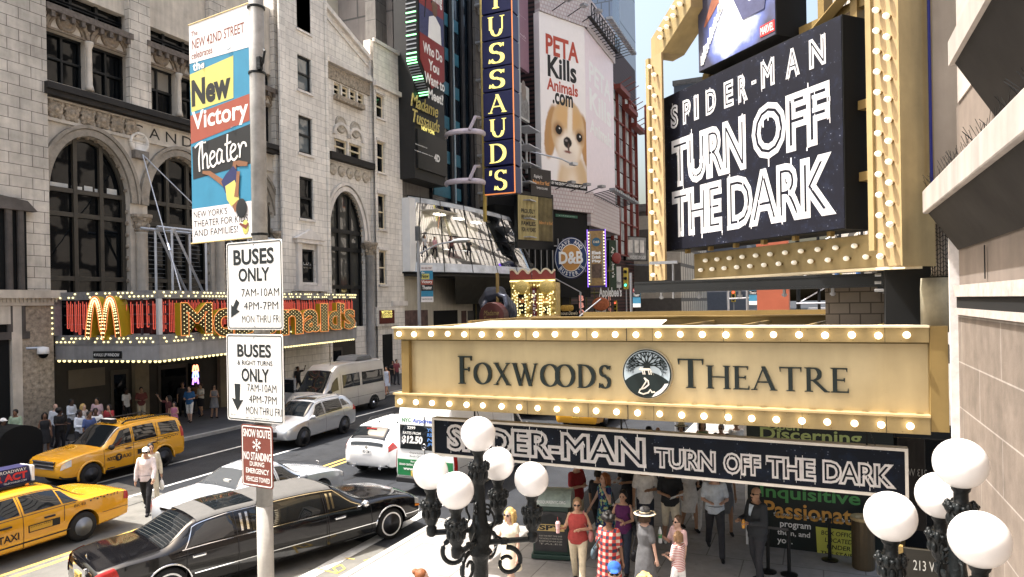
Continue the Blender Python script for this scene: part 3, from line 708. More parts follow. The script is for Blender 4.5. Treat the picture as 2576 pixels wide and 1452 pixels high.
for nm,e in(('thin steel stay cable running down from wall bracket to canopy corner',B_+Vector((-.6,1.6,zt))),('thin steel stay cable running from wall bracket to the canopy street side',B_+(C_-B_)*.52+Vector((0,0,zt)))):
 s=thing('stay_cable',nm,'cable',group='stay cables of the canopy');p=MB();p.tube([BR,BR+(e-BR)*.7,e],.028,6);p.build('cable',LGREY,s)
 m_=BR+(e-BR)*.68;p=MB();p.tube([m_,BR+(e-BR)*.73],.06,8);p.build('turnbuckle',CHROME,s)
s=face_thing(FL,'shopfront','dark restaurant shopfront with stone pillars under the neon canopy','shopfront')
p=MB();p.box(x1a+.1,gb-7,-.06,-.003,0,3.55);p.build('wall',M('dark shop wall',(.03,.026,.02),.6,var=.3),s)
for px in(330,545,640,690,745):
 xa=L(px,1000)[0];p=MB();p.box(xa,xa+.75,-.3,-.063,0,3.5);p.build('pillar',M('tan pillar %d'%px,(.20,.165,.11),.7,var=.25)if px<700 else STONE_P,s)
for pa,pb in((275,320),(395,470),(575,625),(760,860)):
 xa,xb=L(pa,1000)[0],L(pb,1000)[0];d=MB();d.box(xa,xb,-.12,-.063,.1,2.7);d=d.build('door',BRONZE,s)
 q=MB();q.box(xa+.15,xb-.15,-.14,-.123,.3,2.5);q.build('pane',GLASS,d)
p=MB();r_=FL.rect(172,950,265,985,.1);p.box(r_[0],r_[2],-.1,-.063,r_[1]+.3,r_[3]+.3);p.build('menu_panel',M('lit menu',(.12,.10,.07),.5),s)
for i,(cy,col)in enumerate(((927,(1,.3,.15)),(943,(.25,.3,1)),(959,(.5,.2,.9)))):
 r_=FL.rect(487,cy-7,501,cy+7,.4);nm_=M('neon tint %d'%i,col,.4,var=0,emit=1.6)
 s2=face_thing(FL,'neon_sign',('small red double arch neon, topmost of three','small blue double arch neon, middle of three','small violet double arch neon, lowest of three')[i],'neon sign','small neon arches by the door')
 p=MB();p.ribbon(arc_m(r_[0],r_[2],r_[1],r_[3]),.06,-.36,-.32);p.build('neon_tube',nm_,s2);p=MB();p.box(r_[0]-.05,r_[2]+.05,-.31,-.063,r_[1]-.1,r_[3]+.1);p.build('backing',BLACKM,s2)
s=face_thing(FL,'security_camera','white dome camera on a bracket beside the carved portal','camera');cx,cz=L(95,890,.5)
p=MB();p.tube([(cx-.45,-.5,cz+.25),(cx,-.85,cz+.25)],.05,8);p.build('bracket',LGREY,s);p=MB();p.lathe([(.02,cz+.3),(.2,cz+.26),(.22,cz+.02),(.2,cz)],14,(cx,-.85,0));p.build('housing',WHITE,s,smooth=True)
p=MB();p.sph((cx,-.85,cz),.19,.19,.2);p.build('dome',GLASS,s,smooth=True)
#  dark display tower and museum
SCRY=M('pale yellow script',(.55,.45,.15),.5,var=0);DARKP=M('charcoal panel',(.022,.022,.022),.5,var=.15);CONCP=M('grey concrete panel',(.17,.16,.15),.8,brick=(2.2,1.6,.03,(.08,.08,.08)),var=.2,streak=.25)
NAVY=M('navy sign face',(.012,.014,.075),.35,var=.05);MAROON=M('maroon sign',(.22,.03,.03),.4,var=.05)
ym=on_x(1000,300,-32.0).y;FM=Face((-30.6,0),pi/2);Mq=FM.loc
mu=face_thing(FM,'museum_front','concrete museum front with a cream lower wall under the bulging glass balcony','building')  # the museum's own street front, under and beside the balcony
p=MB();p.box(gb+.02,74,0,2,13.6,22);p.box(gb+.02,92,2.003,3,0,60);p.build('wall',CONCP,mu)
p=MB();p.box(gb+.02,66,-.02,1.9,0,13.59);p.build('lower_wall',M('cream wall',(.50,.46,.38),.7,var=.12,streak=.2),mu)
for pa,pb,m,nm in((997,1075,M('dark mural',(.10,.06,.055),.5,var=.8,vs=1.2),'mural'),(1090,1150,BLACKM,'entrance'),(1160,1172,M('brown banner',(.07,.03,.025),.6,var=.5),'hanging_banner'),(1176,1235,M('grey hall',(.06,.06,.058),.7),'entrance')):
 xa,xb=Mq(pa,800)[0],Mq(pb,800)[0];zz=Mq(pa,782)[1];p=MB();p.box(xa,xb,-.06,-.023,0,zz);p.build(nm,m,mu)
FD=Face((-28.9,0),pi/2);D=FD.loc
dy0=on_x(1042,300,-28.9).y;dy1=D(1118,300)[0];dz=D(1060,452)[1]
dt=face_thing(FD,'display_tower','tall black display box on the museum corner with yellow script and a white cinema name','sign')
p=MB();p.box(dy0,dy1,0,1.75,dz,42);p.build('body',DARKP,dt)
p=MB();p.box(dy0+.2,dy1,-.18,-.003,dz+.8,D(1055,328)[1]);p.build('lower_panel',M('black display panel',(.016,.016,.016),.35,var=.05),dt)
def slant_text(parent,nm,s,F,x0,y0,x1,y1,m,out,**k):
 r_=F.rect(x0,y0,x1,y1,out);return writing(parent,nm,s,r_,m,out+.01,**k)
for s_,q in(('Madame',(1035,243,1103,287)),('Tussauds',(1040,282,1107,328))):
 a_=D(q[0],(q[1]+q[3])/2-6,.25);b_=D(q[2],(q[1]+q[3])/2+6,.25);zc_=D((q[0]+q[2])/2,(q[1]+q[3])/2,.25)[1];h_=(b_[0]-a_[0])*.30
 writing(dt,'script_lettering',s_,(a_[0],zc_-h_*.42,b_[0],zc_+h_*.42),SCRY,.2,shear=.3,bold=.005,depth=.05)
a_=D(1062,320,.25);b_=D(1095,330,.25);writing(dt,'script_lettering','NEW YORK',(a_[0],D(1078,333,.25)[1],b_[0],D(1078,323,.25)[1]),NEONY,.2,bold=.02)
for s_,q,bo in(('EXPERIENCE',(1045,363,1075,372),.02),('CINEMA',(1042,376,1092,396),.06),('4D',(1092,386,1107,410),.06)):
 a_=D(q[0],q[1],.2);b_=D(q[2],q[3],.2);writing(dt,'cinema_lettering',s_,(a_[0],b_[1],b_[0],a_[1]),WHITE,.2,bold=bo)
p=MB();a_=D(1092,384,.2);b_=D(1108,412,.2);x0,x1,z0,z1=a_[0],b_[0],b_[1],a_[1]
FAr=Face((-27.9,0),pi/2);q=FAr.loc
ar=face_thing(FAr,'arrow_sign','downward pointing red poster light box with green lit ribs on its side','sign')
xa=q(1057,200)[0];xb=q(1117,200)[0];ztip=q(1093,222)[1];zsh=q(1060,112)[1]
mid=xa+(xb-xa)*.45
p=MB();p.prism([(xa-.35,40),(xa-.35,zsh-1.4),(mid-.1,ztip-.9),(xb+.2,zsh-1.8),(xb+.2,40)],0,.95);p.build('case',BLACK,ar)
p=MB();p.prism([(xa,zsh+.9),(xa,zsh-1.2),(mid,ztip-.2),(xb,zsh-1.9),(xb,zsh+.9)],-.04,-.003);p.build('lower_poster',MAROON,ar)
z2=q(1085,30)[1];p=MB();p.box(xa,xb,-.04,-.003,zsh+.903,z2);p.build('player_poster',M('blue poster',(.05,.055,.13),.5,var=.3,vs=6),ar)
cx=xa+(xb-xa)*.62;zz=zsh+1.3
p=MB();p.sph((cx,-.05,zz+2.1),.42,.04,.5);p.sph((cx,-.05,zz+2.5),.5,.05,.3);p.build('poster_head',M('dark skin print',(.16,.09,.06),.6),ar)
p=MB();p.prism([(cx-1.1,zsh+.91),(cx-.9,zz+1.3),(cx,zz+1.7),(cx+.9,zz+1.1),(cx+1.0,zsh+.91)],-.05,-.043);p.build('poster_shirt',WHITE,ar)
p=MB();p.ribbon([(cx-1.6,zz+1),(cx-1.2,zz+3.6)],.12,-.06,-.045);p.ribbon([(cx-.55,zz+2.62),(cx+.45,zz+2.62)],.16,-.062,-.052);p.build('poster_bat',INK,ar)
p=MB();p.box(xa,xb,-.04,-.003,z2+.003,z2+2.6);p.build('upper_band',MAROON,ar)
p=MB();p.box(xa,xb,-.04,-.003,z2+2.603,40);p.build('upper_poster',M('brown poster',(.12,.07,.04),.5,var=.6,vs=2),ar)
writing(ar,'poster_lettering','Entertaining',(xa+.15,z2+.7,xb-.2,z2+1.9),WHITE,.045,bold=.03)
for i,s_ in enumerate(('Who Do','You','Want to','Meet?')):
 hw=(xb-xa)*(.40,.22,.42,.32)[i];c_=mid+.25+.12*i;zt_=zsh+.35-i*1.15
 writing(ar,'poster_lettering',s_,(c_-hw,zt_-.85,c_+hw,zt_),WHITE,.045,bold=.03)
p=MB();gm=MB()
for i in range(60):
 z_=zsh-1.2+i*.35
 if z_>39:break
 (gm if i%5==0 or i%7==1 else p).box(xa-.42,xa-.36,.05,.95,z_,z_+.09)
for i in range(14):
 t_=i/14;x_=xa-.35+(mid-.1-xa+.35)*t_;z_=zsh-1.4+(ztip-.9-zsh+1.4)*t_
 (gm if i%6<2 else p).box(x_-.07,x_-.02,.05,.95,z_,z_+.09)
p.build('ribs',GREY,ar);gm.build('lit_ribs',M('green light',(.2,.8,.3),.4,var=0,emit=1.2,ecol=(.3,1,.4)),ar)
gs=face_thing(FM,'glazed_facade','dark glazed museum facade with blue panels and grey columns behind the tall letter sign','facade')
xa,xb=Mq(1120,400)[0],Mq(1212,400)[0]
p=MB();p.box(dy1+.1,xb,-.35,-.023,13.7,45);p.build('glazing',MG('deep glass',(.006,.012,.02),.1,.6),gs)
p=MB()
for i in range(9):
 z_=15+i*3.1;p.box(dy1+.3,Mq(1148,400)[0],-.42,-.353,z_,z_+1.1)
p.build('blue_panels',M('blue panel',(.03,.13,.19),.35,var=.2),gs)
p=MB()
for px in(1122,1152,1172):xx=Mq(px,400)[0];p.box(xx,xx+.5,-.6,-.43,13.7,45)
p.build('columns',M('dark mullion',(.03,.03,.033),.5),gs)
p=MB();xx=Mq(1180,400)[0];p.box(xx,xx+2.2,-.9,-.61,13.7,45);p.build('column',CONCP,gs)
p=MB()
for i in range(8):z_=16+i*3.6;p.box(xx-.1,xx+1.6,-1.7,-.9,z_,z_+.18);p.box(xx+.6,xx+.8,-1.0,-.9,z_-.5,z_)
p.build('floodlights',LGREY,gs)
p=MB();xx=Mq(1128,400)[0];p.box(xx,xx+.12,-.72,-.61,13.7,45);p.build('pale_mullion',M('pale mullion',(.4,.5,.55),.4),gs)
FQ=Face((-27.2,0),pi/2)
for py,lb in((340,'curved lilac steel ring bracket above its twin on the letter sign'),(462,'lower lilac steel ring bracket at the foot of the letter sign')):
 c_=at_d(1170,py,56);s=thing('ring_bracket',lb,'bracket');p=MB()
 pts=[(c_.x+1.6*cos(t),c_.y+1.3*sin(t),c_.z)for t in[radians(-170+i*17)for i in range(12)]]
 p.tube(pts,.22,8,sx=.6);p.build('ring',M('lilac steel',(.42,.38,.44),.5,.2),s)
 p=MB();p.tube([(c_.x+1,c_.y-1.2,c_.z),(c_.x+1.2,c_.y-.5,c_.z+1.2),(c_.x+1.2,c_.y+.2,c_.z+1.3)],.14,6);p.build('strut',M('lilac strut',(.3,.27,.32),.5,.2),s)
YS=52.0;FS_=Face((0,YS),0);
vs_=face_thing(FS_,'vertical_sign','tall vertical sign of navy boxes with yellow neon letters','sign')
tops=[-92,-2,92,182,284,388,490,585,680]
lets=["U","S","S","A","U","D","S"]
edges=[(('T'),-40,44),('U',48,143),('S',147,242),('S',246,338),('A',342,434),('U',438,530),('D',534,620),("'S",625,728)]
edges=[(c,y0*1.0,y1*1.0)for c,y0,y1 in edges]
edges=[('T',-50,40),('U',48,96+48),('S',100+48,196),('S',200+44,290+50),('A',0,0)]
def glyph_polys(ch):
 "classical capitals: list of strokes in a unit-high box; ('l',x0,z0,x1,z1,w) / ('a',cx,cz,rx,rz,a0,a1,wmax,wmin) / ('s',x,z,w)"
 t,n,h=.145,.055,.038
 G={'F':(.56,[('l',.15,0,.15,1,t),('l',.1,.975,.54,.975,.05),('l',.15,.52,.44,.52,.05),('s',.15,0,.30),('s',.12,1,.24),('v',.53,1,.16),('v',.43,.60,.15)]),'E':(.60,[('l',.15,0,.15,1,t),('l',.1,.975,.54,.975,.05),('l',.15,.51,.46,.51,.05),('l',.1,.025,.58,.025,.05),('s',.12,0,.24),('s',.12,1,.24),('v',.53,1,.15),('v',.45,.59,.16),('w',.57,0,.17)]),'O':(.98,[('a',.49,.5,.45,.5,0,360,.14,.05)]),'X':(.86,[('l',.12,1,.74,0,t),('l',.74,1,.12,0,n),('s',.13,1,.26),('s',.73,1,.24),('s',.12,0,.24),('s',.74,0,.26)]),'W':(1.28,[('l',.12,1,.42,0,t),('l',.42,0,.66,.9,n),('l',.60,1,.90,0,t),('l',.90,0,1.16,1,n),('s',.13,1,.26),('s',.60,1,.26),('s',1.16,1,.22)]),'D':(.88,[('l',.15,0,.15,1,t),('a',.30,.5,.52,.5,-90,90,.15,.05),('l',.1,.975,.32,.975,.05),('l',.1,.025,.32,.025,.05),('s',.12,0,.24),('s',.12,1,.24)]),'S':(.60,[('a',.30,.745,.235,.255,25,265,.10,.055),('a',.30,.265,.255,.265,-155,85,.12,.055),('l',.24,.60,.40,.44,.14),('v',.515,.97,.17),('w',.06,.03,.20)]),'T':(.80,[('l',.40,0,.40,1,t),('l',.03,.975,.77,.975,.05),('s',.40,0,.32),('v',.045,1,.20),('v',.755,1,.20)]),'H':(.92,[('l',.15,0,.15,1,t),('l',.77,0,.77,1,t),('l',.15,.51,.77,.51,.05),('s',.15,0,.30),('s',.15,1,.30),('s',.77,0,.30),('s',.77,1,.30)]),'A':(.90,[('l',.45,1,.10,0,n),('l',.43,1,.78,0,t),('l',.22,.34,.66,.34,.05),('s',.10,0,.24),('s',.78,0,.28)]),'R':(.80,[('l',.15,0,.15,1,t),('a',.32,.735,.26,.265,-90,90,.13,.05),('l',.1,.975,.34,.975,.05),('l',.15,.47,.34,.47,.05),('l',.32,.48,.74,.0,t),('s',.15,0,.30),('s',.12,1,.24),('s',.76,0,.18)]),'U':(.88,[('l',.17,1,.17,.34,t),('l',.73,1,.73,.34,n),('a',.45,.34,.28,.34,180,360,.12,.055),('s',.17,1,.30),('s',.73,1,.24)]),"'":(.16,[('l',.08,1,.06,.76,.09)]),}
 return G[ch]
def serif_text(mb,s,rect,out,depth,big=None,gap=.06,small=.78,sw=1.0):
 "classical capitals fitted to rect; letters listed in big are taller (small capitals otherwise)"
 x=0;items=[]
 for i,ch in enumerate(s):
  if ch==' ':x+=.45;continue
  wd_,st=glyph_polys(ch);sc_=1.0 if(big is None or i in big)else small
  items.append((x,sc_,st));x+=wd_*sc_+gap
  if s[i:i+2]=='OO':x-=.34*sc_
 tot=x-gap;x0,z0,x1,z1=rect;fx=(x1-x0)/tot;fz=z1-z0;e=0
 for ox,sc_,st in items:
  for q in st:
   e+=1;y0=-out-depth-(e%7)*.0006*max(1,fz);y1=-out
   P=lambda a,b:(x0+(ox+a*sc_)*fx,z0+b*sc_*fz)
   if q[0]=='l':
    a,b=Vector((q[1],q[2])),Vector((q[3],q[4]));d=b-a
    if abs(d.y)<1e-4:c=[P(q[1],q[2]-q[5]/2),P(q[3],q[2]-q[5]/2),P(q[3],q[2]+q[5]/2),P(q[1],q[2]+q[5]/2)]
    else:hw=q[5]*sw/2;c=[P(q[1]-hw,q[2]),P(q[1]+hw,q[2]),P(q[3]+hw,q[4]),P(q[3]-hw,q[4])]
    mb.prism(c,y0,y1)
   elif q[0]=='a':
    _,cx,cz,rx,rz,a0,a1,wa,wb=q;n_=max(8,int(abs(a1-a0)/12));full=abs(a1-a0)>=360
    pts=[];wds=[]
    for k in range(n_ if full else n_+1):
     t_=radians(a0+(a1-a0)*k/n_);wv=wb+(wa-wb)*abs(cos(t_))**1.5
     pts.append(P(cx+(rx-wv/2)*cos(t_),cz+(rz-wv/2)*sin(t_)));wds.append(wv*(fx*abs(cos(t_))+fz*abs(sin(t_)))*sc_)
    mb.ribbon(pts,wds,y0,y1,closed=full)
   elif q[0]=='s':
    up=q[2]>.5;a=P(q[1]-q[3]/2,q[2]);b=P(q[1]+q[3]/2,q[2]);h_=.035*fz*sc_*(-1 if up else 1)
    mb.prism([(a[0],a[1]),(b[0],b[1]),(b[0]-.15*(b[0]-a[0]),b[1]+h_),(a[0]+.15*(b[0]-a[0]),a[1]+h_)],y0,y1)
   else:
    up=q[0]=='v';a=P(q[1]-.028,q[2]);b=P(q[1]+.028,q[2]);h_=q[3]*fz*sc_*(-1 if up else 1)
    mb.prism([a,b,(b[0]-.2*(b[0]-a[0]),b[1]+h_),((a[0]+b[0])/2,a[1]+h_)],y0,y1)
 return mb
xl=FS_.loc(1216,300)[0];xr_=FS_.loc(1290,300)[0]
for i,(ch,yt,yb)in enumerate((("U",-150,-57),("T",-55,38),('U',48,92),('',0,0))):pass
rows_=[('T',-62,30),('U',34,98),('S',101,166),('S',169,228),('A',231,290),('U',293,352),('D',355,416),("'S",421,486)]
for i,(ch,yt,yb)in enumerate(rows_):
 z1_=FS_.loc(1250,yt)[1];z0_=FS_.loc(1250,yb)[1]
 b=MB();b.box(xl,xr_,0,1.5,z0_,z1_);b=b.build('letter_box',NAVY,vs_,bevel=.03)
 h_=z1_-z0_;m=MB();cw=(xr_-xl)
 fr=.62
 serif_text(m,ch,(xl+cw*(.5-fr/2)-(.06 if ch[0]=="'" else 0),z0_+h_*.10,xl+cw*(.5+fr/2),z1_-h_*.12),.02,.06,gap=.02)
 m.build('neon_letter',NEONY,b)
p=MB();z_a=FS_.loc(1250,486)[1];p.box(xr_+.003,xr_+.07,.05,.15,z_a,36);p.box(xl,xr_+.07,.05,.15,z_a-.1,z_a-.01);p.build('neon_edge',NEONO,vs_)
p=MB();xp=FS_.loc(1208,300)[0];p.cyl((xp,.6,z_a-2.2),(xp,.6,40),.16,10);p.build('yellow_pole',M('yellow pole',(.55,.42,.13),.5,var=.15),vs_,smooth=True)
p=MB();p.box(xl+.1,xr_-.1,1.503,2.0,z_a+.2,36);p.build('back_frame',GREY,vs_)
FPu=Face((-26.0,0),pi/2)
def board(F,nm,lb,cat,px,out=.0,m=WHITE,th=.3,frame=None):
 s=face_thing(F,nm,lb,cat);r_=F.rect(*px);b=MB();b.box(r_[0],r_[2],-.05,th,r_[1],r_[3]);b.build('board',m,s)
 if frame:
  f=MB();x0,z0,x1,z1=r_;w_=(x1-x0)*.03
  f.box(x0-w_,x0,-.12,th+.02,z0-w_,z1+w_);f.box(x1,x1+w_,-.12,th+.02,z0-w_,z1+w_);f.box(x0,x1,-.12,th+.02,z0-w_,z0);f.box(x0,x1,-.12,th+.02,z1,z1+w_);f.build('frame',frame,s)
 return s,r_
s,r_=board(FPu,'hanging_banner','plum coloured banner with pale script, beside the tall letter sign','banner',(1278,-60,1330,185),m=M('plum banner',(.23,.13,.17),.7,var=.06))
for s_,q in(('Madame',(1280,10,1322,52)),('Tussauds',(1280,55,1322,100)),('NEW YORK',(1300,88,1322,104))):
 a_=FPu.loc(q[0],q[1]);b_=FPu.loc(q[2],q[3]);writing(s,'lettering',s_,(a_[0],b_[1],b_[0],a_[1]-(a_[1]-b_[1])*.2),M('pale lilac',(.5,.42,.46),.6),.06,shear=.25)
s,r_=board(FPu,'portrait_poster','tall faded grey portrait poster, below the plum banner','poster',(1291,195,1331,310),m=M('grey poster',(.42,.43,.42),.6,var=.2,vs=1))
x0,z0,x1,z1=r_;cx=(x0+x1)/2+.3;h_=z1-z0
p=MB();p.prism([(cx-1.2,z0+.2),(cx-1.5,z0+h_*.5),(cx-.6,z0+h_*.72),(cx+.6,z0+h_*.72),(cx+1.4,z0+h_*.5),(cx+1.3,z0+.2)],-.07,-.053);p.build('poster_shirt',M('grey print',(.18,.18,.18),.6,var=.5,vs=3),s)
p=MB();p.sph((cx+.2,-.06,z0+h_*.82),.62,.03,1.0);p.build('poster_head',M('grey print face',(.2,.17,.15),.6,var=.3,vs=2),s)
s=thing('steel_mast','pale steel lattice mast below the grey portrait poster','mast');p=MB()
c0=on_x(1297,320,-25.5);c1=on_x(1323,320,-25.5)
for a in(c0,c1):p.cyl((a.x,a.y,on_x(1310,430,-25.5).z),(a.x,a.y,c0.z),.12,6)
for i in range(7):
 z_=c0.z-i*1.7;p.cyl((c0.x,c0.y,z_),(c1.x,c1.y,z_),.1,6);p.cyl((c0.x,c0.y,z_),(c1.x,c1.y,z_-1.5),.06,6);p.box(c0.x-.2,c0.x+1.4,c0.y-.2,c1.y+.2,z_-.08,z_)
p.build('lattice',LGREY,s)
s=thing('louvred_building','dark maroon louvred building behind the puppy billboard','building',(-36,70,0));p=MB();p.box(0,8.5,0,45,0,44)
p.build('wall',M('maroon louvres',(.07,.03,.03),.6,brick=(30,.5,.12,(.012,.01,.01)),var=.1),s);p=MB();
for i in range(4):p.box(8.503,8.9,6.5+i*.01,7.1,14+i*5.5,15.4+i*5.5)
p.build('green_brackets',M('pale green',(.35,.45,.38),.6),s)
#  billboard with puppy
pa=at_d(1362,400,69);u_=Vector((.426,.905,0)).normalized();FP=Face((pa.x,pa.y),atan2(u_.y,u_.x));P_=FP.loc
bb_=face_thing(FP,'billboard','white billboard with red and black words above a tan puppy','billboard')
x1p=P_(1474,300)[0];zt_=P_(1362,30)[1];zb_=P_(1450,478)[1];zk=P_(1450,462)[1]
p=MB();p.box(0,x1p,0,.8,zb_,zt_);p.build('board',M('billboard vinyl',(.80,.77,.77),.6,var=.04),bb_)
for s_,q,m in(('PETA',(1374,90,1456,155),MAROON),('Kills',(1378,145,1450,205),INK),('Animals',(1375,200,1453,240),MAROON),('.com',(1389,238,1440,265),INK)):
 x0=P_(q[0],200)[0];x1=P_(q[2],200)[0];zc_=P_((q[0]+q[2])/2,(q[1]+q[3])/2)[1]
 h_={'PETA':2.05,'Kills':2.2,'Animals':1.25,'.com':1.2}[s_];writing(bb_,'lettering',s_,(x0,zc_-h_/2,x1,zc_+h_/2),m if m is INK else M('brick red print',(.42,.07,.045),.6,var=0),.015,bold=.03)
def print_mat(name,bg,els,o,u,k=1.0,warp=.12,grain=9.0):
 "els: (cx, cz, rx, rz, turn, colour, softness) in units of the picture; o is its lower left corner, u its size"
 m,t,b=nodes_of(name);N=t.nodes.new;L_=t.links.new;b.inputs['Roughness'].default_value=.6;b.inputs['Specular IOR Level'].default_value=.2
 tc=N('ShaderNodeTexCoord');n=N('ShaderNodeTexNoise');n.inputs['Scale'].default_value=grain/u;n.inputs['Detail'].default_value=5;L_(tc.outputs['Object'],n.inputs['Vector'])
 ad=N('ShaderNodeVectorMath');ad.operation='MULTIPLY_ADD';L_(n.outputs['Color'],ad.inputs[0]);ad.inputs[1].default_value=(warp*u,0,warp*u);L_(tc.outputs['Object'],ad.inputs[2])
 cur=None
 for cx,cz,rx,rz,rot,col,soft in els:
  mp=N('ShaderNodeMapping');mp.vector_type='TEXTURE';L_(ad.outputs[0],mp.inputs[0])
  mp.inputs['Location'].default_value=(o[0]+(cx+warp/2)*u,0,o[1]+(cz+warp/2)*u);mp.inputs['Rotation'].default_value=(0,-rot,0);mp.inputs['Scale'].default_value=(rx*u,1e6,rz*u)
  ln=N('ShaderNodeVectorMath');ln.operation='LENGTH';L_(mp.outputs[0],ln.inputs[0]);r=N('ShaderNodeMapRange');r.interpolation_type='SMOOTHSTEP';L_(ln.outputs['Value'],r.inputs[0]);r.inputs[1].default_value=1-soft;r.inputs[2].default_value=1+soft;r.inputs[3].default_value=1;r.inputs[4].default_value=0
  x=N('ShaderNodeMix');x.data_type='RGBA';L_(r.outputs[0],x.inputs[0])
  if cur is None:x.inputs[6].default_value=(*bg,1)
  else:L_(cur,x.inputs[6])
  x.inputs[7].default_value=(*col,1);cur=x.outputs[2]
 L_(cur,b.inputs['Base Color']);return m
TAN_,CRM_,BRN_,DRK_=(.58,.42,.25),(.80,.72,.62),(.43,.25,.11),(.012,.010,.010)
u_=x1p*.88;zp=P_(1421,338)[1];o_=(x1p*.07,zp-.42*x1p)
PUP=[(.62,-.45,.36,.62,0,TAN_,.15),(.55,-.42,.20,.50,.1,(.70,.56,.40),.6),(.60,-.52,.10,.30,0,CRM_,.8),(.14,.42,.13,.42,-.16,BRN_,.12),(.90,.36,.12,.44,.18,BRN_,.12),(.17,.40,.06,.30,-.16,(.48,.26,.10),.5),(.88,.34,.05,.30,.18,(.48,.26,.10),.5),(.52,.48,.37,.50,0,TAN_,.06),(.40,.70,.16,.16,0,(.62,.40,.19),.6),(.68,.68,.14,.16,0,(.60,.38,.17),.6),(.56,.62,.055,.36,-.05,CRM_,.5),(.52,.22,.26,.26,0,CRM_,.3),(.50,.06,.20,.14,0,(.70,.62,.54),.5),(.30,.48,.10,.10,0,(.30,.16,.07),.6),(.78,.42,.09,.10,0,(.30,.16,.07),.6),(.31,.47,.070,.070,0,DRK_,.15),(.765,.41,.066,.070,0,DRK_,.15),(.325,.495,.014,.014,0,(.8,.8,.8),.4),(.78,.435,.014,.014,0,(.8,.8,.8),.4),(.50,.30,.09,.085,0,DRK_,.15),(.52,.22,.02,.07,0,(.10,.06,.05),.5),(.50,.15,.075,.022,0,(.22,.09,.07),.5),(.47,.325,.03,.02,0,(.25,.22,.22),.6)]
p=MB();p.box(.02,x1p-.02,-.010,-.004,zk,zp+.72*x1p);p.build('puppy_print',print_mat('puppy print',(.80,.77,.77),PUP,o_,x1p,1,.035,14),bb_)
p=MB();p.box(0,x1p,-.03,-.003,zb_,zk-.003);p.build('caption_strip',BLACKM,bb_)
writing(bb_,'caption','PAID FOR BY THE CENTER FOR CONSUMER FREEDOM',(.25,zb_+.25,x1p-.25,zb_+.52),WHITE,.035,bold=.02)
a_=FP.o+FP.u*x1p;FP2=Face((a_.x,a_.y),pi/2+.02)
b2=face_thing(FP2,'billboard','pale pink-white billboard with ghostly words, turning the corner from the puppy','billboard');xe2=FP2.loc(1546,400)[0]
p=MB();p.box(.05,xe2,0,.8,zb_,zt_);p.build('board',M('washed vinyl',(.74,.64,.68),.35,var=.06),b2)
for s_,f0_,f1_ in(('PETA',.70,.83),('Kills',.52,.66),('Animals',.38,.47)):
 writing(b2,'lettering',s_,(xe2*.12,zb_+(zt_-zb_)*f0_,xe2*.88,zb_+(zt_-zb_)*f1_),WHITE,.015,bold=.03)
PERF=M('white perforated panel',(.50,.47,.48),.6,brick=(.42,.4,.07,(.40,.33,.33)),var=.05)
for nm,F,xx,lb in(('p',FP,x1p,'white perforated band, the part on the angled puppy billboard face'),('q',FP2,xe2,'white perforated band, the part along the street')):
 s=face_thing(F,'perforated_cladding',lb,'cladding');p=MB();za,zc_=zb_-(2.3 if F is FP else 3.6),zb_-.05;p.prism([(0,za),(xx+.6,za),(xx+.6,zc_),(0,zc_)],-.35,.6);p.build('panel',PERF,s);p=MB();p.box(0,xx+.6,-.15,.6,zt_+.03,zt_+3.8);p.build('panel',PERF,s)
 n_=3 if F is FP else 14
 for i in range(n_):
  x_=(i+.7)*xx/n_
  for z_,wh in((zt_+.3,'above'),(zb_-.3,'below')):
   q=F.o+F.u*x_;fl=thing('floodlight','small floodlight on a thin arm '+wh+(' the puppy billboard face' if F is FP else ' the billboard face along the street'),'floodlight',(q.x,q.y,z_),F.th,'floodlights '+wh+(' the puppy' if F is FP else ' the ghostly words'))
   p=MB();p.tube([(0,-.36,0),(0,-2.4,.35)],.05,5);p.build('arm',BLACK,fl);p=MB();p.box(-.3,.3,-2.9,-2.3,.25,.5);p.build('lamp_head',GREY,fl)
s=face_thing(FP2,'catwalk','black steel catwalk running along the top of the pale billboard','catwalk');p=MB()
p.box(0,xe2,-.8,-.36,zt_+1.0,zt_+1.1)
for i in range(12):x_=i*xe2/11;p.bar((x_,-.8,zt_+1),(x_,-.8,zt_+2.4),.08);p.bar((x_,-.8,zt_+1),(x_+xe2/11,-.8,zt_+2.4),.06)
p.bar((0,-.8,zt_+2.4),(xe2,-.8,zt_+2.4),.08);p.build('frame',BLACK,s)
s,r_=board(FP,'maker_plate','small green-edged oval name plate on the dark band under the billboard','sign',(1397,538,1452,550),m=M('green plate',(.03,.12,.08),.4),th=.1)
writing(s,'lettering','LAMAR',(r_[0]+.4,r_[1]+.12,r_[2]-.4,r_[3]-.12),WHITE,.06,shear=.2,bold=.02)
s=face_thing(FP,'glazed_storey','dark glazed storey with railings under the perforated band','facade');p=MB();p.box(-6,x1p+.3,.05,3,6,zb_-2.35);p.build('wall',BLACKM,s);p=MB()
for i in range(14):p.box(-2+i*.8,-1.9+i*.8,-.1,.04,zb_-8.5,zb_-5.2)
p.box(-2,9,-.1,.04,zb_-6.0,zb_-5.9);p.build('rails',GREY,s)
s=face_thing(FP,'dark_storey','black recessed storeys behind the round blue restaurant sign','facade');p=MB();p.box(-16,x1p+.6,3.2,6,.2,zb_);p.build('wall',M('flat black wall',(.012,.013,.015),.6,var=.3),s)  # one even black for the recessed storeys
p=MB()
for i in range(22):p.bar((-14+i*1.3,3.0,.2),(-14+i*1.3,3.0,9.5),.12)
for z_ in(3.5,6.5,9.0):p.bar((-14,3.0,z_),(14,3.0,z_),.15)
p.build('framing',M('yellowish framing',(.10,.09,.03),.6),s)
FR=face2(on_x(1300,600,-25.2).xy,on_x(1394,600,-23.2).xy)
s=face_thing(FR,'striped_billboard','gold ribbed billboard with dark capitals beside a ribbed face','billboard');r_=FR.rect(1301,490,1390,608);x0,z0,x1,z1=r_
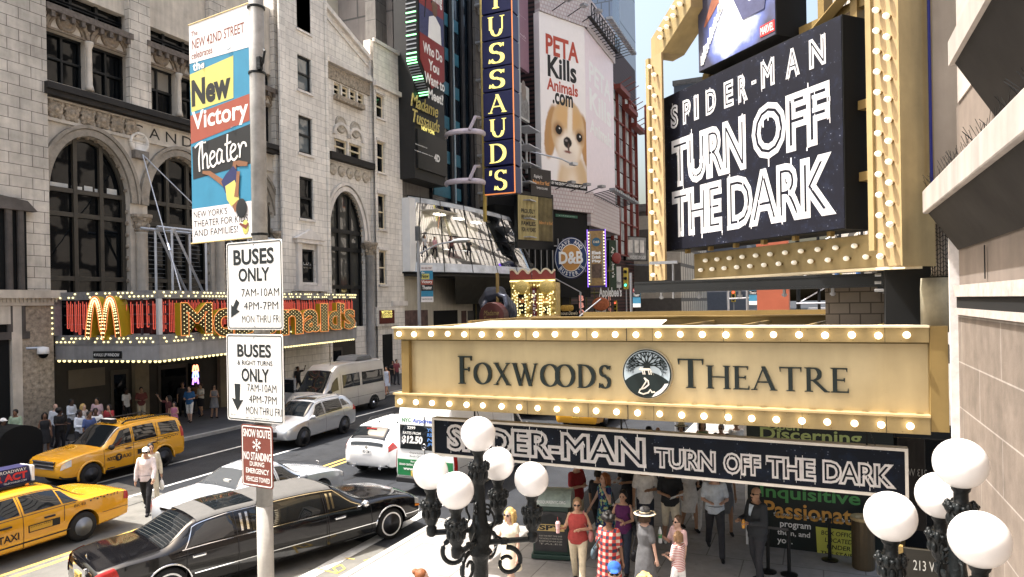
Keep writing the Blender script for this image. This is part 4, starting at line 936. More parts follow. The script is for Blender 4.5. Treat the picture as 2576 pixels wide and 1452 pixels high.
p=MB();p.box(x0-.05,x1+.2,0,.4,z0-.8,z1+.4);p.build('case',BLACK,s)
p=MB();p.box(x0,x1,-.05,-.003,z0,z1);p.build('panel',M('dark panel',(.05,.04,.02),.5),s)
p=MB();n_=26
xm=x0+(x1-x0)*.54
for i in range(n_):
 x_=x0+(x1-x0)*i/n_;p.mi=0 if x_<xm else 1;p.box(x_,x_+(x1-x0)/n_*.55,-.12,-.053,z0,z1)
p.build('ribs',[M('gold ribs',(.50,.42,.20),.4,var=.1),M('bronze ribs',(.16,.13,.06),.4,var=.6,vs=.7)],s)
for i,s_ in enumerate(('PROUDLY','FREAKING OUT','FAMILIES','FOR 90 YEARS')):
 z_=z1-(z1-z0)*(.30+.14*i);writing(s,'lettering',s_,(x0+(x1-x0)*.08,z_-(z1-z0)*.10,xm-(xm-x0)*.12,z_),INK,.14,bold=.02)
writing(s,'lettering','Believe It or Not!',(xm+.2,z0+(z1-z0)*.38,x1-.1,z0+(z1-z0)*.46),M('orange print',(.5,.25,.08),.5),.14,bold=.02)
s,r_=board(FR,'hanging_board','black board with orange old-style words, above the gold ribbed billboard','sign',(1334,422,1386,497),m=M('black board',(.03,.027,.027),.5),th=.3)
x0,z0,x1,z1=r_;h_=z1-z0
writing(s,'lettering',"Ripley's",(x0+.4,z0+h_*.62,x0+(x1-x0)*.55,z0+h_*.78),WHITE,.06,shear=.2);writing(s,'lettering','Believe It or Not!',(x0+.25,z0+h_*.42,x1-.25,z0+h_*.58),M('orange paint',(.62,.30,.10),.5),.06,bold=.02);writing(s,'lettering','TIMES SQUARE',(x0+.7,z0+h_*.24,x1-.5,z0+h_*.33),WHITE,.06)
p=MB();p.tube([(x0+.3,.3,z1),(x0+.3,.3,z1+1.6),(x1,-1.5,z1+.9),(x1+1.2,-1.8,z1+.5)],.08,6);p.box(x1+.9,x1+1.6,-2.1,-1.6,z1+.4,z1+.65);p.build('bracket',LGREY,s)
FDB=Face((at_d(1436,648,66).x,at_d(1436,648,66).y),radians(14))
s=face_thing(FDB,'round_sign','big round navy and gold restaurant sign with white letters','sign');cx,cz=FDB.loc(1437,649);ra=FDB.loc(1479,649)[0]-cx
sc_=1.25
def disc(r,y0,y1,m,nm):q=MB();q.lathe([(0,y0),(r,y0),(r,y1)]if False else[(0.0001,y0),(r,y0),(r,y1),(0.0001,y1)],40,(0,0,0),'y');q.v=[Vector((cx+v.x,v.y,cz+v.z*sc_))for v in q.v];q.build(nm,m,s)
disc(ra,-.15,.8,M('navy rim',(.015,.02,.10),.4,var=.05),'case');disc(ra*.96,-.19,-.153,WHITE,'white_ring');disc(ra*.93,-.23,-.193,M('slate blue face',(.016,.036,.11),.4,var=.06),'blue_face');disc(ra*.66,-.26,-.233,WHITE,'inner_ring');disc(ra*.62,-.30,-.263,M('amber face',(.50,.25,.07),.4,var=.1),'amber_face')
p=MB()
def arc_text(mb,s_,r,a0,a1,hgt,out,flip=False):
 n_=len(s_)
 for i,ch in enumerate(s_):
  if ch==' ':continue
  a=radians(a0+(a1-a0)*(i+.5)/n_);vs,fs,xa,xb,za,zb2=text_mesh(ch,bold=.015)
  h0=hgt/.72;ang=a-pi/2 if not flip else a+pi/2
  pts=[]
  for v in vs:
   lx,lz=(v.x-(xa+xb)/2)*h0,(v.y-.36)*h0
   pts.append((cx+r*cos(a)+lx*cos(ang)-lz*sin(ang),-out,cz+(r*sin(a)+lx*sin(ang)+lz*cos(ang))*sc_))
  mb.add(pts,fs)
arc_text(p,'DAVE AND',ra*.79,150,32,ra*.19,.24);arc_text(p,"BUSTER'S",ra*.79,212,332,ra*.19,.24,True)
p.build('rim_lettering',WHITE,s)
p=MB();put_text(p,'D&B',(cx-ra*.72,cz-ra*.30*sc_,cx+ra*.72,cz+ra*.30*sc_),.33,.1,bold=.03);p.build('lettering',WHITE,s)
s=face_thing(FDB,'panel_sign','tall bulb-edged sign with wooden panel and three words, beside the round sign','sign');x0,z0,x1,z1=FDB.rect(1478,578,1524,722)
p=MB();p.box(x0,x1,-.1,.9,z0,z1);p.build('case',M('violet case',(.05,.04,.14),.4,var=.1),s)
p=MB();p.box(x0+.12,x1-.12,-.14,-.103,z0+.15,z1-.15);p.build('wood_panel',M('wood panel',(.30,.19,.08),.5,var=.35,vs=4),s)
p=MB();w_=.28;p.box(x0+.2,x0+w_,-.18,-.143,z0+.4,z1-.4);p.box(x1-w_,x1-.2,-.18,-.143,z0+.4,z1-.4);p.build('inner_frame',GREY,s)
p=MB();
for i in range(18):
 z_=z0+.3+i*(z1-z0-.6)/17
 for x_ in(x0+.1,x1-.1):p.sph((x_,-.16,z_),.07,nu=6,nv=4)
p.build('bulbs',MINI,s,stuff=True)
p=MB();p.box(x0-.06,x0-.003,-.14,.2,z0,z1);p.box(x1+.003,x1+.06,-.14,.2,z0,z1);p.build('neon_edge',M('violet neon',(.3,.15,.9),.4,var=0,emit=.8),s)
cxs=(x0+x1)/2;W2_=x1-x0;H2_=z1-z0
p=MB();p.lathe([(.0001,-.2),(W2_*.25,-.2),(W2_*.25,-.143),(.0001,-.143)],24,(cxs,0,z0+H2_*.78),'y');p.build('round_badge',M('slate badge',(.04,.12,.2),.5),s);writing(s,'lettering','D&B',(cxs-W2_*.17,z0+H2_*.76,cxs+W2_*.17,z0+H2_*.80),CREAM,.21,bold=.02)
for i,s_ in enumerate(('Eat','Drink','Play')):writing(s,'lettering',s_,(cxs-W2_*(.27,.27,.27)[i],z0+H2_*(.565-.075*i),cxs+W2_*.27,z0+H2_*(.625-.075*i)),WHITE,.15,bold=.06)
p=MB();p.box(cxs-W2_*.28,cxs+W2_*.28,-.17,-.143,z0+H2_*.16,z0+H2_*.40);p.build('photo_print',M('photo print',(.09,.06,.045),.5,var=.8,vs=2),s)
FX=Face((at_d(1530,650,85).x,at_d(1530,650,85).y),radians(60));
s,r_=board(FX,'blade_sign','dark green blade sign with white vertical letters and a red apple','sign',(1531,604,1551,730),m=M('dark green',(.012,.035,.02),.5))
p=MB();vs,fs,a,b,c,d=text_mesh("Applebee's",bold=.01);x0,z0,x1,z1=r_
p.add([(x0+(.25+.5*(v.y-c)/(d-c))*(x1-x0),-.06,z1-.8-(v.x-a)/(b-a)*(z1-z0)*.62)for v in vs],[f for f in fs]);p.build('lettering',WHITE,s)
p=MB();p.sph((x1-.1,-.2,z1-2.2),.8,.2,.7);p.build('apple',MAROON,s)
def far_sign(nm,lb,cat,px,d,th,m,lines=(),frame=None,tm=WHITE):
 F=Face(at_d((px[0]+px[2])/2,700,d).xy,radians(th));s,r_=board(F,nm,lb,cat,px,m=m,frame=frame);x0,z0,x1,z1=r_
 for t_,f0_,f1_,f2_,f3_ in lines:writing(s,'lettering',t_,(x0+(x1-x0)*f0_,z0+(z1-z0)*f1_,x0+(x1-x0)*f2_,z0+(z1-z0)*f3_),tm,.07,bold=.015)
 return s,r_,F
far_sign('hotel_sign','white upright hotel sign hanging past the green blade sign','sign',(1548,671,1563,724),88,20,WHITE,(('Hilton',.1,.15,.9,.32),),tm=INK)
s,r_,F=far_sign('small_billboard','wide grey billboard with pale figures and a thin caption, far along the street','billboard',(1573,596,1626,655),95,55,M('grey ad',(.20,.20,.20),.5,var=.8,vs=.6),frame=BLACK)
x0,z0,x1,z1=r_
for f in(.12,.42,.68):p=MB();p.box(x0+(x1-x0)*f,x0+(x1-x0)*(f+.2),-.08,-.053,z0+1,z1-.4);p.build('pale_figure',M('pale print',(.55,.53,.5),.5,var=.4,vs=1),s)
writing(s,'caption','THE WORLDS FIRST LOW CALORIE',(x0+.2,z0+.15,x1-.2,z0+.6),WHITE,.085)
p=MB()
for i in range(6):p.tube([(x0+i*(x1-x0)/5,0,z0-.6),(x0+i*(x1-x0)/5,-2.5,z0-.9)],.07,5)
p.build('light_arms',GREY,s)
F=Face(at_d(1612,758,120).xy,0);s=face_thing(F,'round_sign','pale grey round hotel sign on the street beyond the canopy','sign');cx,cz=F.loc(1613,752);r=F.loc(1641,752)[0]-cx
p=MB();p.lathe([(.0001,-.2),(r*.94,-.2),(r,-.1),(r,.4),(.0001,.4)],32,(cx,0,cz),'y');p.build('disc',M('pale disc',(.36,.35,.34),.4,.3,var=.1),s);writing(s,'lettering','Hilton',(cx-r*.8,cz-r*.4,cx+r*.8,cz+r*.1),GREY,.22)
s,r_,F=far_sign('cinema_sign','red neon cinema sign over gold capitals, under the black beam','sign',(1648,742,1735,778),125,0,BLACKM)
x0,z0,x1,z1=r_;writing(s,'lettering','amc 25',(x0+(x1-x0)*.14,z0+(z1-z0)*.55,x0+(x1-x0)*.66,z0+(z1-z0)*.92),NEONO,.1,bold=.05);writing(s,'lettering','THEATRES',(x0+.3,z0+(z1-z0)*.08,x0+(x1-x0)*.7,z0+(z1-z0)*.5),M('gold capitals',(.6,.42,.2),.4),.1,bold=.03)
writing(s,'lettering','m',(x0+(x1-x0)*.78,z0+(z1-z0)*.25,x0+(x1-x0)*.95,z1-.3),NEONO,.1,bold=.06)
FQ2=Face(at_d(1450,770,62).xy,radians(8))
s,r_=board(FQ2,'restaurant_sign','black bulb-edged sign with script name and flames, above the canopy roof','sign',(1400,766,1455,795),m=BLACKM)
x0,z0,x1,z1=r_;writing(s,'lettering',"Famous Dave's",(x0+.05,z0+.1,x1-.05,z0+(z1-z0)*.42),CREAM,.07,shear=.2,bold=.02)
p=MB();
for i in range(6):p.sph((x0+(x1-x0)*(.3+.08*i),-.1,z0+(z1-z0)*.68),.2,.05,.28)
p.build('flames',M('flame paint',(.5,.3,.06),.5,var=.5,vs=6),s)
for px,lb in((1463,'black vertical sign stacking three red letters, nearer of the pair'),(1534,'black vertical sign stacking three red letters, farther of the pair')):
 s,r_,F=far_sign('letter_sign',lb,'sign',(px-9,742,px+9,795)if px<1500 else(px-5,744,px+5,786),60 if px<1500 else 80,15,BLACKM);x0,z0,x1,z1=r_
 for i,ch in enumerate('BBQ'):writing(s,'lettering',ch,(x0+(x1-x0)*.15,z1-(z1-z0)*(.33*i+.30),x1-(x1-x0)*.15,z1-(z1-z0)*(.33*i+.03)),M('pink letter',(.60,.25,.20),.4,var=0,emit=.25),.07,bold=.06)
s,r_,F=far_sign('restaurant_sign','white neon script restaurant sign with flames and a black backing','sign',(1495,757,1528,790),72,15,BLACKM);x0,z0,x1,z1=r_
writing(s,'lettering','Famous Daves',(x0+.1,z0+.1,x1-.1,z0+(z1-z0)*.5),WHITE,.07,shear=.2,bold=.03);writing(s,'lettering',"Applebee's",(x0+.5,z1+.1,x1+1.5,z1+1.4),WHITE,.07,bold=.03);p=MB();p.sph(((x0+x1)/2,-.2,z0+(z1-z0)*.75),.9,.1,.7);p.build('flames',M('red flame',(.4,.12,.05),.5,var=.5,vs=5),s)
FO=Face(at_d(1340,740,58).xy,radians(12))
s=face_thing(FO,'ornate_entrance','gold leaf museum entrance with bulbs and a red scalloped crown','entrance');x0,z0,x1,z1=FO.rect(1283,712,1398,806)
W_=x1-x0;H_=z1-z0
p=MB();p.box(x0,x1,.3,3,0,z1);p.build('wall',M('gold relief wall',(.50,.37,.12),.45,.0,var=.6,vs=5,bump=1,bs=9),s)
p=MB()
for f,wd_ in((.10,.11),(.40,.11),(.72,.09),(.93,.09)):
 for k in range(9):
  p.sph((x0+W_*f,.15,z0-1.5+k*(H_+1.2)/9),W_*wd_*.5*(1.1 if k%2 else.75),.35,(H_)/9*.6,8,6)
for k in range(16):p.sph((x0+W_*(k+.5)/16,.1,z1-.2),W_/28,.25,.32,8,6)
p.box(x0,x1,-.1,.3,z1-.05,z1+.25);p.sph((x0+W_*.27,-.1,z1-.4),.75,.3,.6);p.sph((x0+W_*.82,-.1,z1-.4),.7,.3,.6)
p.build('gold_ornament',M('bright gold ornament',(.62,.46,.15),.4,.15,var=.4,vs=9,bump=1,bs=14),s,smooth=True)
p=MB()
for a,b in((.0,.48),(.5,1.0)):
 pts=[];n_=24
 for i in range(n_+1):pts.append((x0+W_*(a+(b-a)*i/n_),z1+.7+.42*abs(sin(pi*i/n_*2+.9))))
 p.prism([(x0+W_*a,z1+.26),(x0+W_*b,z1+.26)]+pts[::-1],-.05,.25)
p.build('red_crown',M('red crown',(.25,.05,.04),.5,var=.2),s)
p=MB()
for a,b in((.0,.48),(.5,1.0)):p.ribbon([(x0+W_*(a+(b-a)*i/24),z1+.7+.42*abs(sin(pi*i/24*2+.9)))for i in range(25)],.14,-.1,.1)
p.build('crown_edge',CREAM,s)
p=MB()
for k in range(34):p.sph((x0+W_*(k+.5)/34,-.16,z1+.12),.07,nu=6,nv=4)
for f in(.16,.34,.66,.70,.88):
 for k in range(14):p.sph((x0+W_*f,-.1,z0-1+k*(H_)/13),.07,nu=6,nv=4)
random.seed(8)
for k in range(110):p.sph((x0+W_*random.random(),-.25,z0+random.random()*H_*.95),.06,nu=5,nv=4)
p.build('bulbs',MINI,s,stuff=True)
for f,g_ in((.18,.33),(.66,.86)):
 p=MB();p.box(x0+W_*f,x0+W_*g_,-.05,.29,z0+.6,z0+H_*(.72 if f<.5 else.35));p.build('dark_panel',BLACKM,s)
 writing(s,'lettering','Believe It or Not!',(x0+W_*(f+.02),z0+1.5,x0+W_*(g_-.02),z0+1.9),M('orange neon text',(.7,.3,.1),.4,var=0,emit=.5),.06)
p=MB();p.box(x0+W_*.5,x0+W_*.58,-.15,.29,z0-1,z0+H_*.85);p.build('name_post',M('maroon post',(.12,.02,.03),.5),s)
for i,ch in enumerate('RIPLEYS'):writing(s,'lettering',ch,(x0+W_*.515,z0+H_*(.72-.11*i),x0+W_*.565,z0+H_*(.79-.11*i)),WHITE,.16,bold=.02)
s=thing('hand_sculpture','giant dark bronze hand gripping a round drum, beside the ornate entrance','sculpture');c_=at_d(1258,775,52);k=1.05
p=MB()
p.tube([(c_.x-1.3,c_.y+.3,c_.z+.2),(c_.x-.6,c_.y,c_.z+.9),(c_.x+.3,c_.y-.2,c_.z+1.1)],[.7,.8,.55],10)
for i in range(4):
 o_=Vector((c_.x+.15+.10*i,c_.y-.5+.25*i,c_.z+.95-.22*i));p.tube([o_,o_+Vector((.65,-.25,-.15)),o_+Vector((.85,-.45,-.75)),o_+Vector((.7,-.6,-1.3))],[.26,.25,.22,.15],8)
p.tube([(c_.x-.9,c_.y-.3,c_.z+.6),(c_.x-1.0,c_.y-.8,c_.z+.1),(c_.x-.6,c_.y-1.0,c_.z-.3)],[.3,.26,.2],8)
tm=remesh(p,.07,3);tm.materials.append(M('dark bronze hand',(.05,.055,.075),.35,.5,var=.3));tm.polygons.foreach_set('use_smooth',[True]*len(tm.polygons));o=bpy.data.objects.new('hand',tm);C.objects.link(o);o.parent=s
p=MB();d_=at_d(1241,795,50.5);p.lathe([(.0001,-.35),(.95,-.35),(1.0,-.28),(1.0,.5),(.0001,.5)],28,(d_.x,d_.y,d_.z),'y');p.build('drum',M('dark drum',(.06,.02,.018),.4),s)
for s_,z_ in(('Madame',.05),('Tussauds',-.4)):
 mb=MB();put_text(mb,s_,(d_.x-.6,d_.z+z_,d_.x+.6,d_.z+z_+.36),-(d_.y-.36),shear=.3);mb.build('drum_lettering',M('dull gold script',(.22,.16,.06),.5),s)
p=MB();p.cyl((c_.x+.1,c_.y-.6,c_.z+.4),(c_.x+.1,c_.y-.6,c_.z+2.6),.13,8);p.build('rod',GOLDD,s)
#  bulging glass balcony with visitors
XB=-30.6
def cr(P,n):
 out=[]
 for i in range(len(P)-1):
  p0,p1,p2,p3=P[max(i-1,0)],P[i],P[i+1],P[min(i+2,len(P)-1)]
  for k in range(n):
   t=k/n;out.append(tuple(.5*((2*b)+(-a+c)*t+(2*a-5*b+4*c-d)*t*t+(-a+3*b-3*c+d)*t**3)for a,b,c,d in zip(p0,p1,p2,p3)))
 out.append(P[-1]);return out
zb0,zt0,zt1=on_x(997,686,-30.6).z,on_x(1026,492,-30.6).z,13.2
yb0=on_x(997,686,-30.6).y+.2
bot=cr([(XB,yb0),(-28.6,yb0+2.2),(-26.7,yb0+6.5),(-25.5,yb0+11.5),(-25.1,yb0+16),(-26.3,yb0+19.5),(XB,yb0+21)],8)
top=cr([(XB,yb0+1.6),(-29.3,yb0+3.2),(-28.0,yb0+7.2),(-27.1,yb0+11.5),(-26.9,yb0+15),(-28,yb0+18),(XB,yb0+19.2)],8)
n_=len(bot)
bal=thing('glass_balcony','bulging glass balcony with pale visitors inside, over the museum entrance','balcony')
m,t,bs_=nodes_of('balcony glass');tr=t.nodes.new('ShaderNodeBsdfTransparent');tr.inputs[0].default_value=(.80,.84,.86,1);gl=t.nodes.new('ShaderNodeBsdfGlossy');gl.inputs['Roughness'].default_value=.03;gl.inputs[0].default_value=(.9,.92,.95,1)
mx=t.nodes.new('ShaderNodeMixShader');mx.inputs[0].default_value=.52;t.links.new(tr.outputs[0],mx.inputs[1]);t.links.new(gl.outputs[0],mx.inputs[2]);t.links.new(mx.outputs[0],t.nodes['Material Output'].inputs[0])
tcn=t.nodes.new('ShaderNodeTexCoord');wn_=t.nodes.new('ShaderNodeTexNoise');wn_.inputs['Scale'].default_value=.5;wn_.inputs['Detail'].default_value=1;t.links.new(tcn.outputs['Object'],wn_.inputs['Vector']);bp=t.nodes.new('ShaderNodeBump');bp.inputs['Strength'].default_value=.12;bp.inputs['Distance'].default_value=.10;t.links.new(wn_.outputs[0],bp.inputs['Height']);t.links.new(bp.outputs[0],gl.inputs['Normal'])
def bp_(i,f):
 a,b=bot[i],top[i];zt_=zt0+(zt1-zt0)*(i/(n_-1));return Vector((a[0]+(b[0]-a[0])*f,a[1]+(b[1]-a[1])*f,zb0+(zt_-zb0)*f))
g=MB();V=[];Fq=[]
for i in range(n_):
 for k in range(6):V.append(bp_(i,k/5))
for i in range(n_-1):
 for k in range(5):a=i*6+k;Fq.append((a,a+6,a+7,a+1))
g.add(V,Fq);g.build('glass',m,bal,smooth=True)
p=MB()
for i in range(0,n_,5):p.tube([bp_(i,k/5)+Vector((.02,0,0))for k in range(6)],.045,5)
for f in(.52,):p.tube([bp_(i,f)+Vector((.02,0,0))for i in range(n_)],.03,5)
p.build('joints',BLACK,bal)
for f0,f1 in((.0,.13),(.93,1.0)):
 p=MB();p.add([bp_(i,f0)+Vector((.03,0,0))for i in range(n_)]+[bp_(i,f1)+Vector((.03,0,0))for i in range(n_)],[(i,i+1,i+1+n_,i+n_)for i in range(n_-1)]);p.build('reflection_band',M('painted reflection white',(.55,.58,.62),.15,var=.35,vs=.8,spec=.8),bal)  # pale bands stand in for bright reflections on the glass
p=MB();p.tube([bp_(i,.33)-Vector((.5,0,0))for i in range(2,n_-2)],.05,6);p.build('handrail',CHROME,bal)
p=MB();p.tube([bp_(i,0)for i in range(n_)],.09,6);p.tube([bp_(i,1)for i in range(n_)],.05,6);p.build('edge_rail',BLACK,bal)
def slab(z,f,z2,m,nm):
 q=MB();ps=[bp_(i,f)for i in range(n_)];q.add([(a.x-.12,a.y,z)for a in ps]+[(a.x-.12,a.y,z2)for a in ps],[tuple(range(n_)),tuple(range(2*n_-1,n_-1,-1))]+[(i,i+n_,i+1+n_,i+1)for i in range(n_-1)]);q.build(nm,m,bal)
slab(zb0+1.0,.15,zb0+1.25,M('balcony floor',(.25,.24,.22),.5),'floor');slab(zb0-.25,.0,zb0-.05,M('balcony soffit',(.03,.03,.03),.6),'soffit')
p=MB();p.box(XB+.02,XB+.12,yb0+2,yb0+12,zb0+1.3,zt0-.5);gwm=M('gallery wall',(.68,.62,.50),.6,var=.1);p.build('back_wall',gwm,bal);p=MB();p.add([(XB+.2,yb0+11.8,zb0+1.3),(-27.4,yb0+18.9,zb0+1.3),(-28.3,yb0+18.6,zt1-.6),(XB+.2,yb0+11.8,zt0-.6)],[(0,1,2,3)]);p.build('back_wall',gwm,bal)
p=MB();
for y_,w_,m_ in((3,1.4,0),(8,2.5,1),(12,2,2),(15.5,2.2,1)):p.mi=m_;p.box(XB+.13,XB+.2,yb0+y_,yb0+y_+w_,zb0+1.4,zb0+3.6)
p.build('gallery_pictures',[BLACKM,M('gallery red',(.2,.05,.05),.5,var=.6),M('gallery blue',(.06,.08,.16),.5,var=.5)],bal)
p=MB()
for y_ in(4,7.5,11,14.5,17):dx=2.0 if y_>12 else 0;dz2=4.1 if y_>12 else 5.0;p.box(XB+1.0+dx,XB+1.5+dx,yb0+y_,yb0+y_+1.2,zb0+dz2,zb0+dz2+.06)
p.build('added_fill_panels',M('added gallery glow',(.9,.88,.8),.4,var=0,emit=6,ecol=(1,.92,.8)),bal)  # glowing panels added to brighten the gallery, no fittings known
p=MB();p.box(XB+.13,-28.2,yb0+2.2,yb0+17.8,zb0+5.1,zb0+5.2);p.build('ceiling',M('gallery ceiling',(.6,.55,.45),.6),bal)
p=MB();p.box(XB+.03,XB+1.0,yb0+.3,yb0+1.2,zb0+.1,zt0-.4);p.build('white_pier',WHITE,bal)
p=MB();ps=[bp_(i,0)for i in range(12,n_,2)];k_=len(ps)
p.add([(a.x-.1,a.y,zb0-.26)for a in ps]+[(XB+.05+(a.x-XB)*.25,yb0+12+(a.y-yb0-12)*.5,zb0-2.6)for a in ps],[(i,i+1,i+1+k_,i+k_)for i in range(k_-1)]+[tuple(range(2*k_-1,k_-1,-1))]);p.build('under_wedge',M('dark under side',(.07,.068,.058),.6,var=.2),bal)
#  far buildings up the street
TOWG=M('tower glass',(.06,.10,.17),.08,var=.25,vs=.12,brick=(1.6,3.4,.12,(.16,.18,.2)),plane='yz',spec=1.0)
TOWL=M('pale tower side',(.34,.36,.41),.3,brick=(60,10,.22,(.10,.11,.13)),var=.08,plane='yz')
def blk(nm,lb,x0,x1,y0,y1,h,m,m2=None):
 o=thing(nm,lb,'building',(x0,y0,0));b=MB();b.box(0,x1-x0,0,y1-y0,0,h);b.build('wall',m,o)
 b=MB();b.box(-.3,x1-x0+.3,-.3,y1-y0+.3,h+.003,h+1.2);b.build('parapet',CONCP,o);return o
o=blk('glass_tower','tall blue glass tower rising behind the catwalk',-90,-40.7,150,156,190,M('blue curtain wall',(.055,.085,.15),.12,var=.3,vs=.1,brick=(1.8,3.6,.14,(.02,.03,.05)),spec=1.0))
o=blk('glass_tower','pale slab tower with slanting dark lines beside the blue glass tower',-90,-40.9,156.1,172,200,TOWL)
FRd=Face((-23.4,0),pi/2);y0_=on_x(1543,600,-23.4).y;y1_=on_x(1606,600,-23.4).y
o=face_thing(FRd,'red_framed_hall','glass hall with thin red steel frame and gantries, beside the pale billboard','building')
zt_=FRd.loc(1545,210)[1];zb2=FRd.loc(1560,640)[1]
p=MB();p.box(y0_,y1_,.3,6,zb2,zt_);p.build('glazing',M('hall glass',(.46,.52,.54),.15,var=.5,vs=.25,brick=(2.2,4.5,.1,(.05,.04,.04)),spec=1.0),o)
p=MB();RS=M('red steel',(.16,.032,.024),.5,var=.1)
for i in range(5):y_=y0_+(y1_-y0_)*i/4;p.box(y_-.1,y_+.1,-.1,.29,zb2,zt_)
for i in range(6):z_=zb2+(zt_-zb2)*i/5;p.box(y0_,y1_,0,.28,z_-.09,z_+.09)
p.bar((y1_,-1.4,zb2+6),(y1_,-1.4,zt_),.35);p.build('red_frame',RS,o)
p=MB()
for i in range(3):
 y_=y0_+1+i*(y1_-y0_)/3.2;p.box(y_,y_+5,-1.0,-.12,zt_-.9-i*1.5,zt_-.3-i*1.5)
 for k in range(3):p.tube([(y_+k*2,-1,zt_-.3-i*1.5),(y_+k*2,-2.4,zt_+.3-i*1.5)],.06,5)
p.build('gantries',RS,o)
o=blk('office_building','grey office block with ribbon windows, far up the street past the red framed hall',-34,-16.5,185,230,62,M('ribbon windows',(.30,.30,.32),.4,brick=(60,3.4,.7,(.09,.10,.12)),var=.12,plane='yz'))
o=blk('old_building','old cream stone building with carved top under the small billboard',-30,-20,112,140,20,M('cream old stone',(.42,.38,.32),.7,brick=(2.2,2.8,.3,(.10,.09,.08)),var=.2,plane='yz'))
for i,(ya,yb,h)in enumerate(((60,62,9),(240,300,34),(305,400,50))):
 if i:blk('distant_building','distant building at the far end of the street, '+('lower and nearer' if i==1 else 'taller and farther'),-40,-18,ya,yb,h,CONCP)
def traffic_light(px,py,d,lb,hgt=1.1,lit='green'):
 c_=at_d(px,py,d);s=thing('traffic_light',lb,'traffic light',tuple(c_));b=MB();b.box(-.2,.2,-.05,.2,-hgt/2,hgt/2);b.build('housing',M('signal yellow',(.50,.38,.06),.5),s,bevel=.03)
 for i,nm in enumerate(('red','amber','green')):
  z_=hgt*(.31-.31*i);on_=nm==lit
  l_=MB();l_.lathe([(.0001,-.08),(.13,-.07),(.13,-.053)],14,(0,0,z_),'y');l_.build('lens',M('signal '+nm+lit,{'red':(.7,.06,.03),'amber':(.3,.18,.02),'green':(.05,.5,.25)}[nm]if on_ else(.02,.02,.02),.3,var=0,emit=2.0 if on_ else 0),s)
  l_=MB();l_.tube([(0,-.05,z_+.02),(0,-.24,z_+.02)],[.16,.15],12,caps=False);l_.build('visor',BLACK,s)
 b=MB();b.tube([(0,.1,-hgt/2),(0,.1,-c_.z)],.06,6);b.build('pole',GREY,s)
traffic_light(1574,701,62,'yellow traffic light showing green, right of the tall bulb-edged sign',1.9)
traffic_light(1548,772,90,'small traffic light showing red, above the canopy roof',1.6,'red');traffic_light(1845,745,70,'yellow traffic light beyond the black beam',1.2,'red')
for px0,py0,px1,py1,d,lb in((1458,796,1512,752,46,'thin grey street lamp arm rising over the black barbecue sign'),(1460,735,1395,700,60,'thin grey arm reaching over the ornate entrance')):
 a_,b_=at_d(px0,py0,d),at_d(px1,py1,d);s=thing('lamp_arm',lb,'lamp arm');p=MB();p.tube([a_,b_],.05,6);p.tube([a_,(a_.x,a_.y,0)],.09,6);p.build('arm',GREY,s)
pb=on_x(1055,800,-24.7);s=thing('street_lamp','grey street lamp with long arm in front of the glass balcony','street lamp',(pb.x,pb.y,0))
ztop=pb.z+(800-575)/1750*pb.y/.87;zarm=on_x(1055,640,-24.7).z
p=MB();p.lathe([(.16,.13),(.14,1),(.11,6),(.09,ztop)],10);p.build('pole',GREY,s)
p=MB();p.box(-.14,.14,-.14,.14,zarm+.9,ztop+.2);p.build('ballast',M('dark grey box',(.06,.065,.07),.5),s)
e=at_d(1150,606,pb.y/.86)-Vector((pb.x,pb.y,0));p=MB();p.tube([(0,0,zarm),(e.x*.5,e.y*.5,zarm+(e.z-zarm)*.75),tuple(e)],.06,8);p.build('arm',GREY,s)
p=MB();p.sph(tuple(e+Vector((.3,0,0))),.75,.25,.16);p.build('lamp_head',M('lamp head',(.35,.36,.37),.4),s,smooth=True)
#  theatre wall at the near building line
FWL=Face((WX,0),-pi/2);Wl=FWL.loc
yend=on_x(2412,900,WX).y
th=face_thing(FWL,'theatre_building','pink stone theatre front with white painted brick above a long white cornice','building')
xe_=-yend
z1=Wl(2420,788)[1]
p=MB();p.box(xe_,8,0,.6,.13,z1);p.build('stone_cladding',PINK,th)
p=MB();p.box(xe_+.02,8,0.02,.6,z1+.003,8.2);p.build('upper_wall',PINKP,th)
zc0=on_y(2339,538,yend).z;zc1=on_y(2333,480,yend).z
p=MB();p.box(xe_,8,-.42,.3,zc0,zc1);p.build('cornice',M('cornice white',(.36,.325,.30),.6,var=.12,vs=3,streak=.35),th,bevel=.02)
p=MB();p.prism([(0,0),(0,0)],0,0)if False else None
p.add([(xe_+.1,-.36,zc0-.003),(8,-.36,zc0-.003),(8,-.003,zc0-.55),(xe_+.1,-.003,zc0-.55),(xe_+.1,-.003,zc0-.003),(8,-.003,zc0-.003)],[(0,1,2,3),(0,3,4),(1,5,2),(0,4,5,1)]);p.build('cornice_shade_bed',M('shade dark moulding',(.028,.025,.023),.9,var=.4,stain=.4),th)  # dark wedge, the cornice's shade is put into its colour
zt1=on_x(2480,712,WX).z
p=MB();p.box(xe_+.05,8,-.06,-.003,zt1-.16,zt1);p.box(xe_+.05,8,-.05,-.003,z1-.02,z1+.07);p.build('band_moulding',M('chipped trim',(.36,.32,.295),.7,var=.3,vs=8),th)
p=MB();p.box(xe_+.1,8,-.03,-.003,zt1-.32,zt1-.163);p.build('dark_strip',BLACKM,th)
p=MB();p.box(xe_-.06,xe_-.003,-.10,.6,.13,z1+1.15);p.build('lit_wall_edge',M('sunlit edge white',(.66,.62,.60),.7,var=.2,vs=6),th)  # bright strip stands in for the sunlit edge of the wall
for px in(2478,):xx=Wl(px,650)[0];p=MB();p.box(xx,xx+.03,-.012,-.002,zt1+.05,zc0-.6);p.build('panel_joint',BLACKM,th)
p=MB();p.box(xe_+.25,8,0,.6,8.203,24);p.build('brick_wall',BRICKW,th)
zz=on_y(2402,165,9.4).z
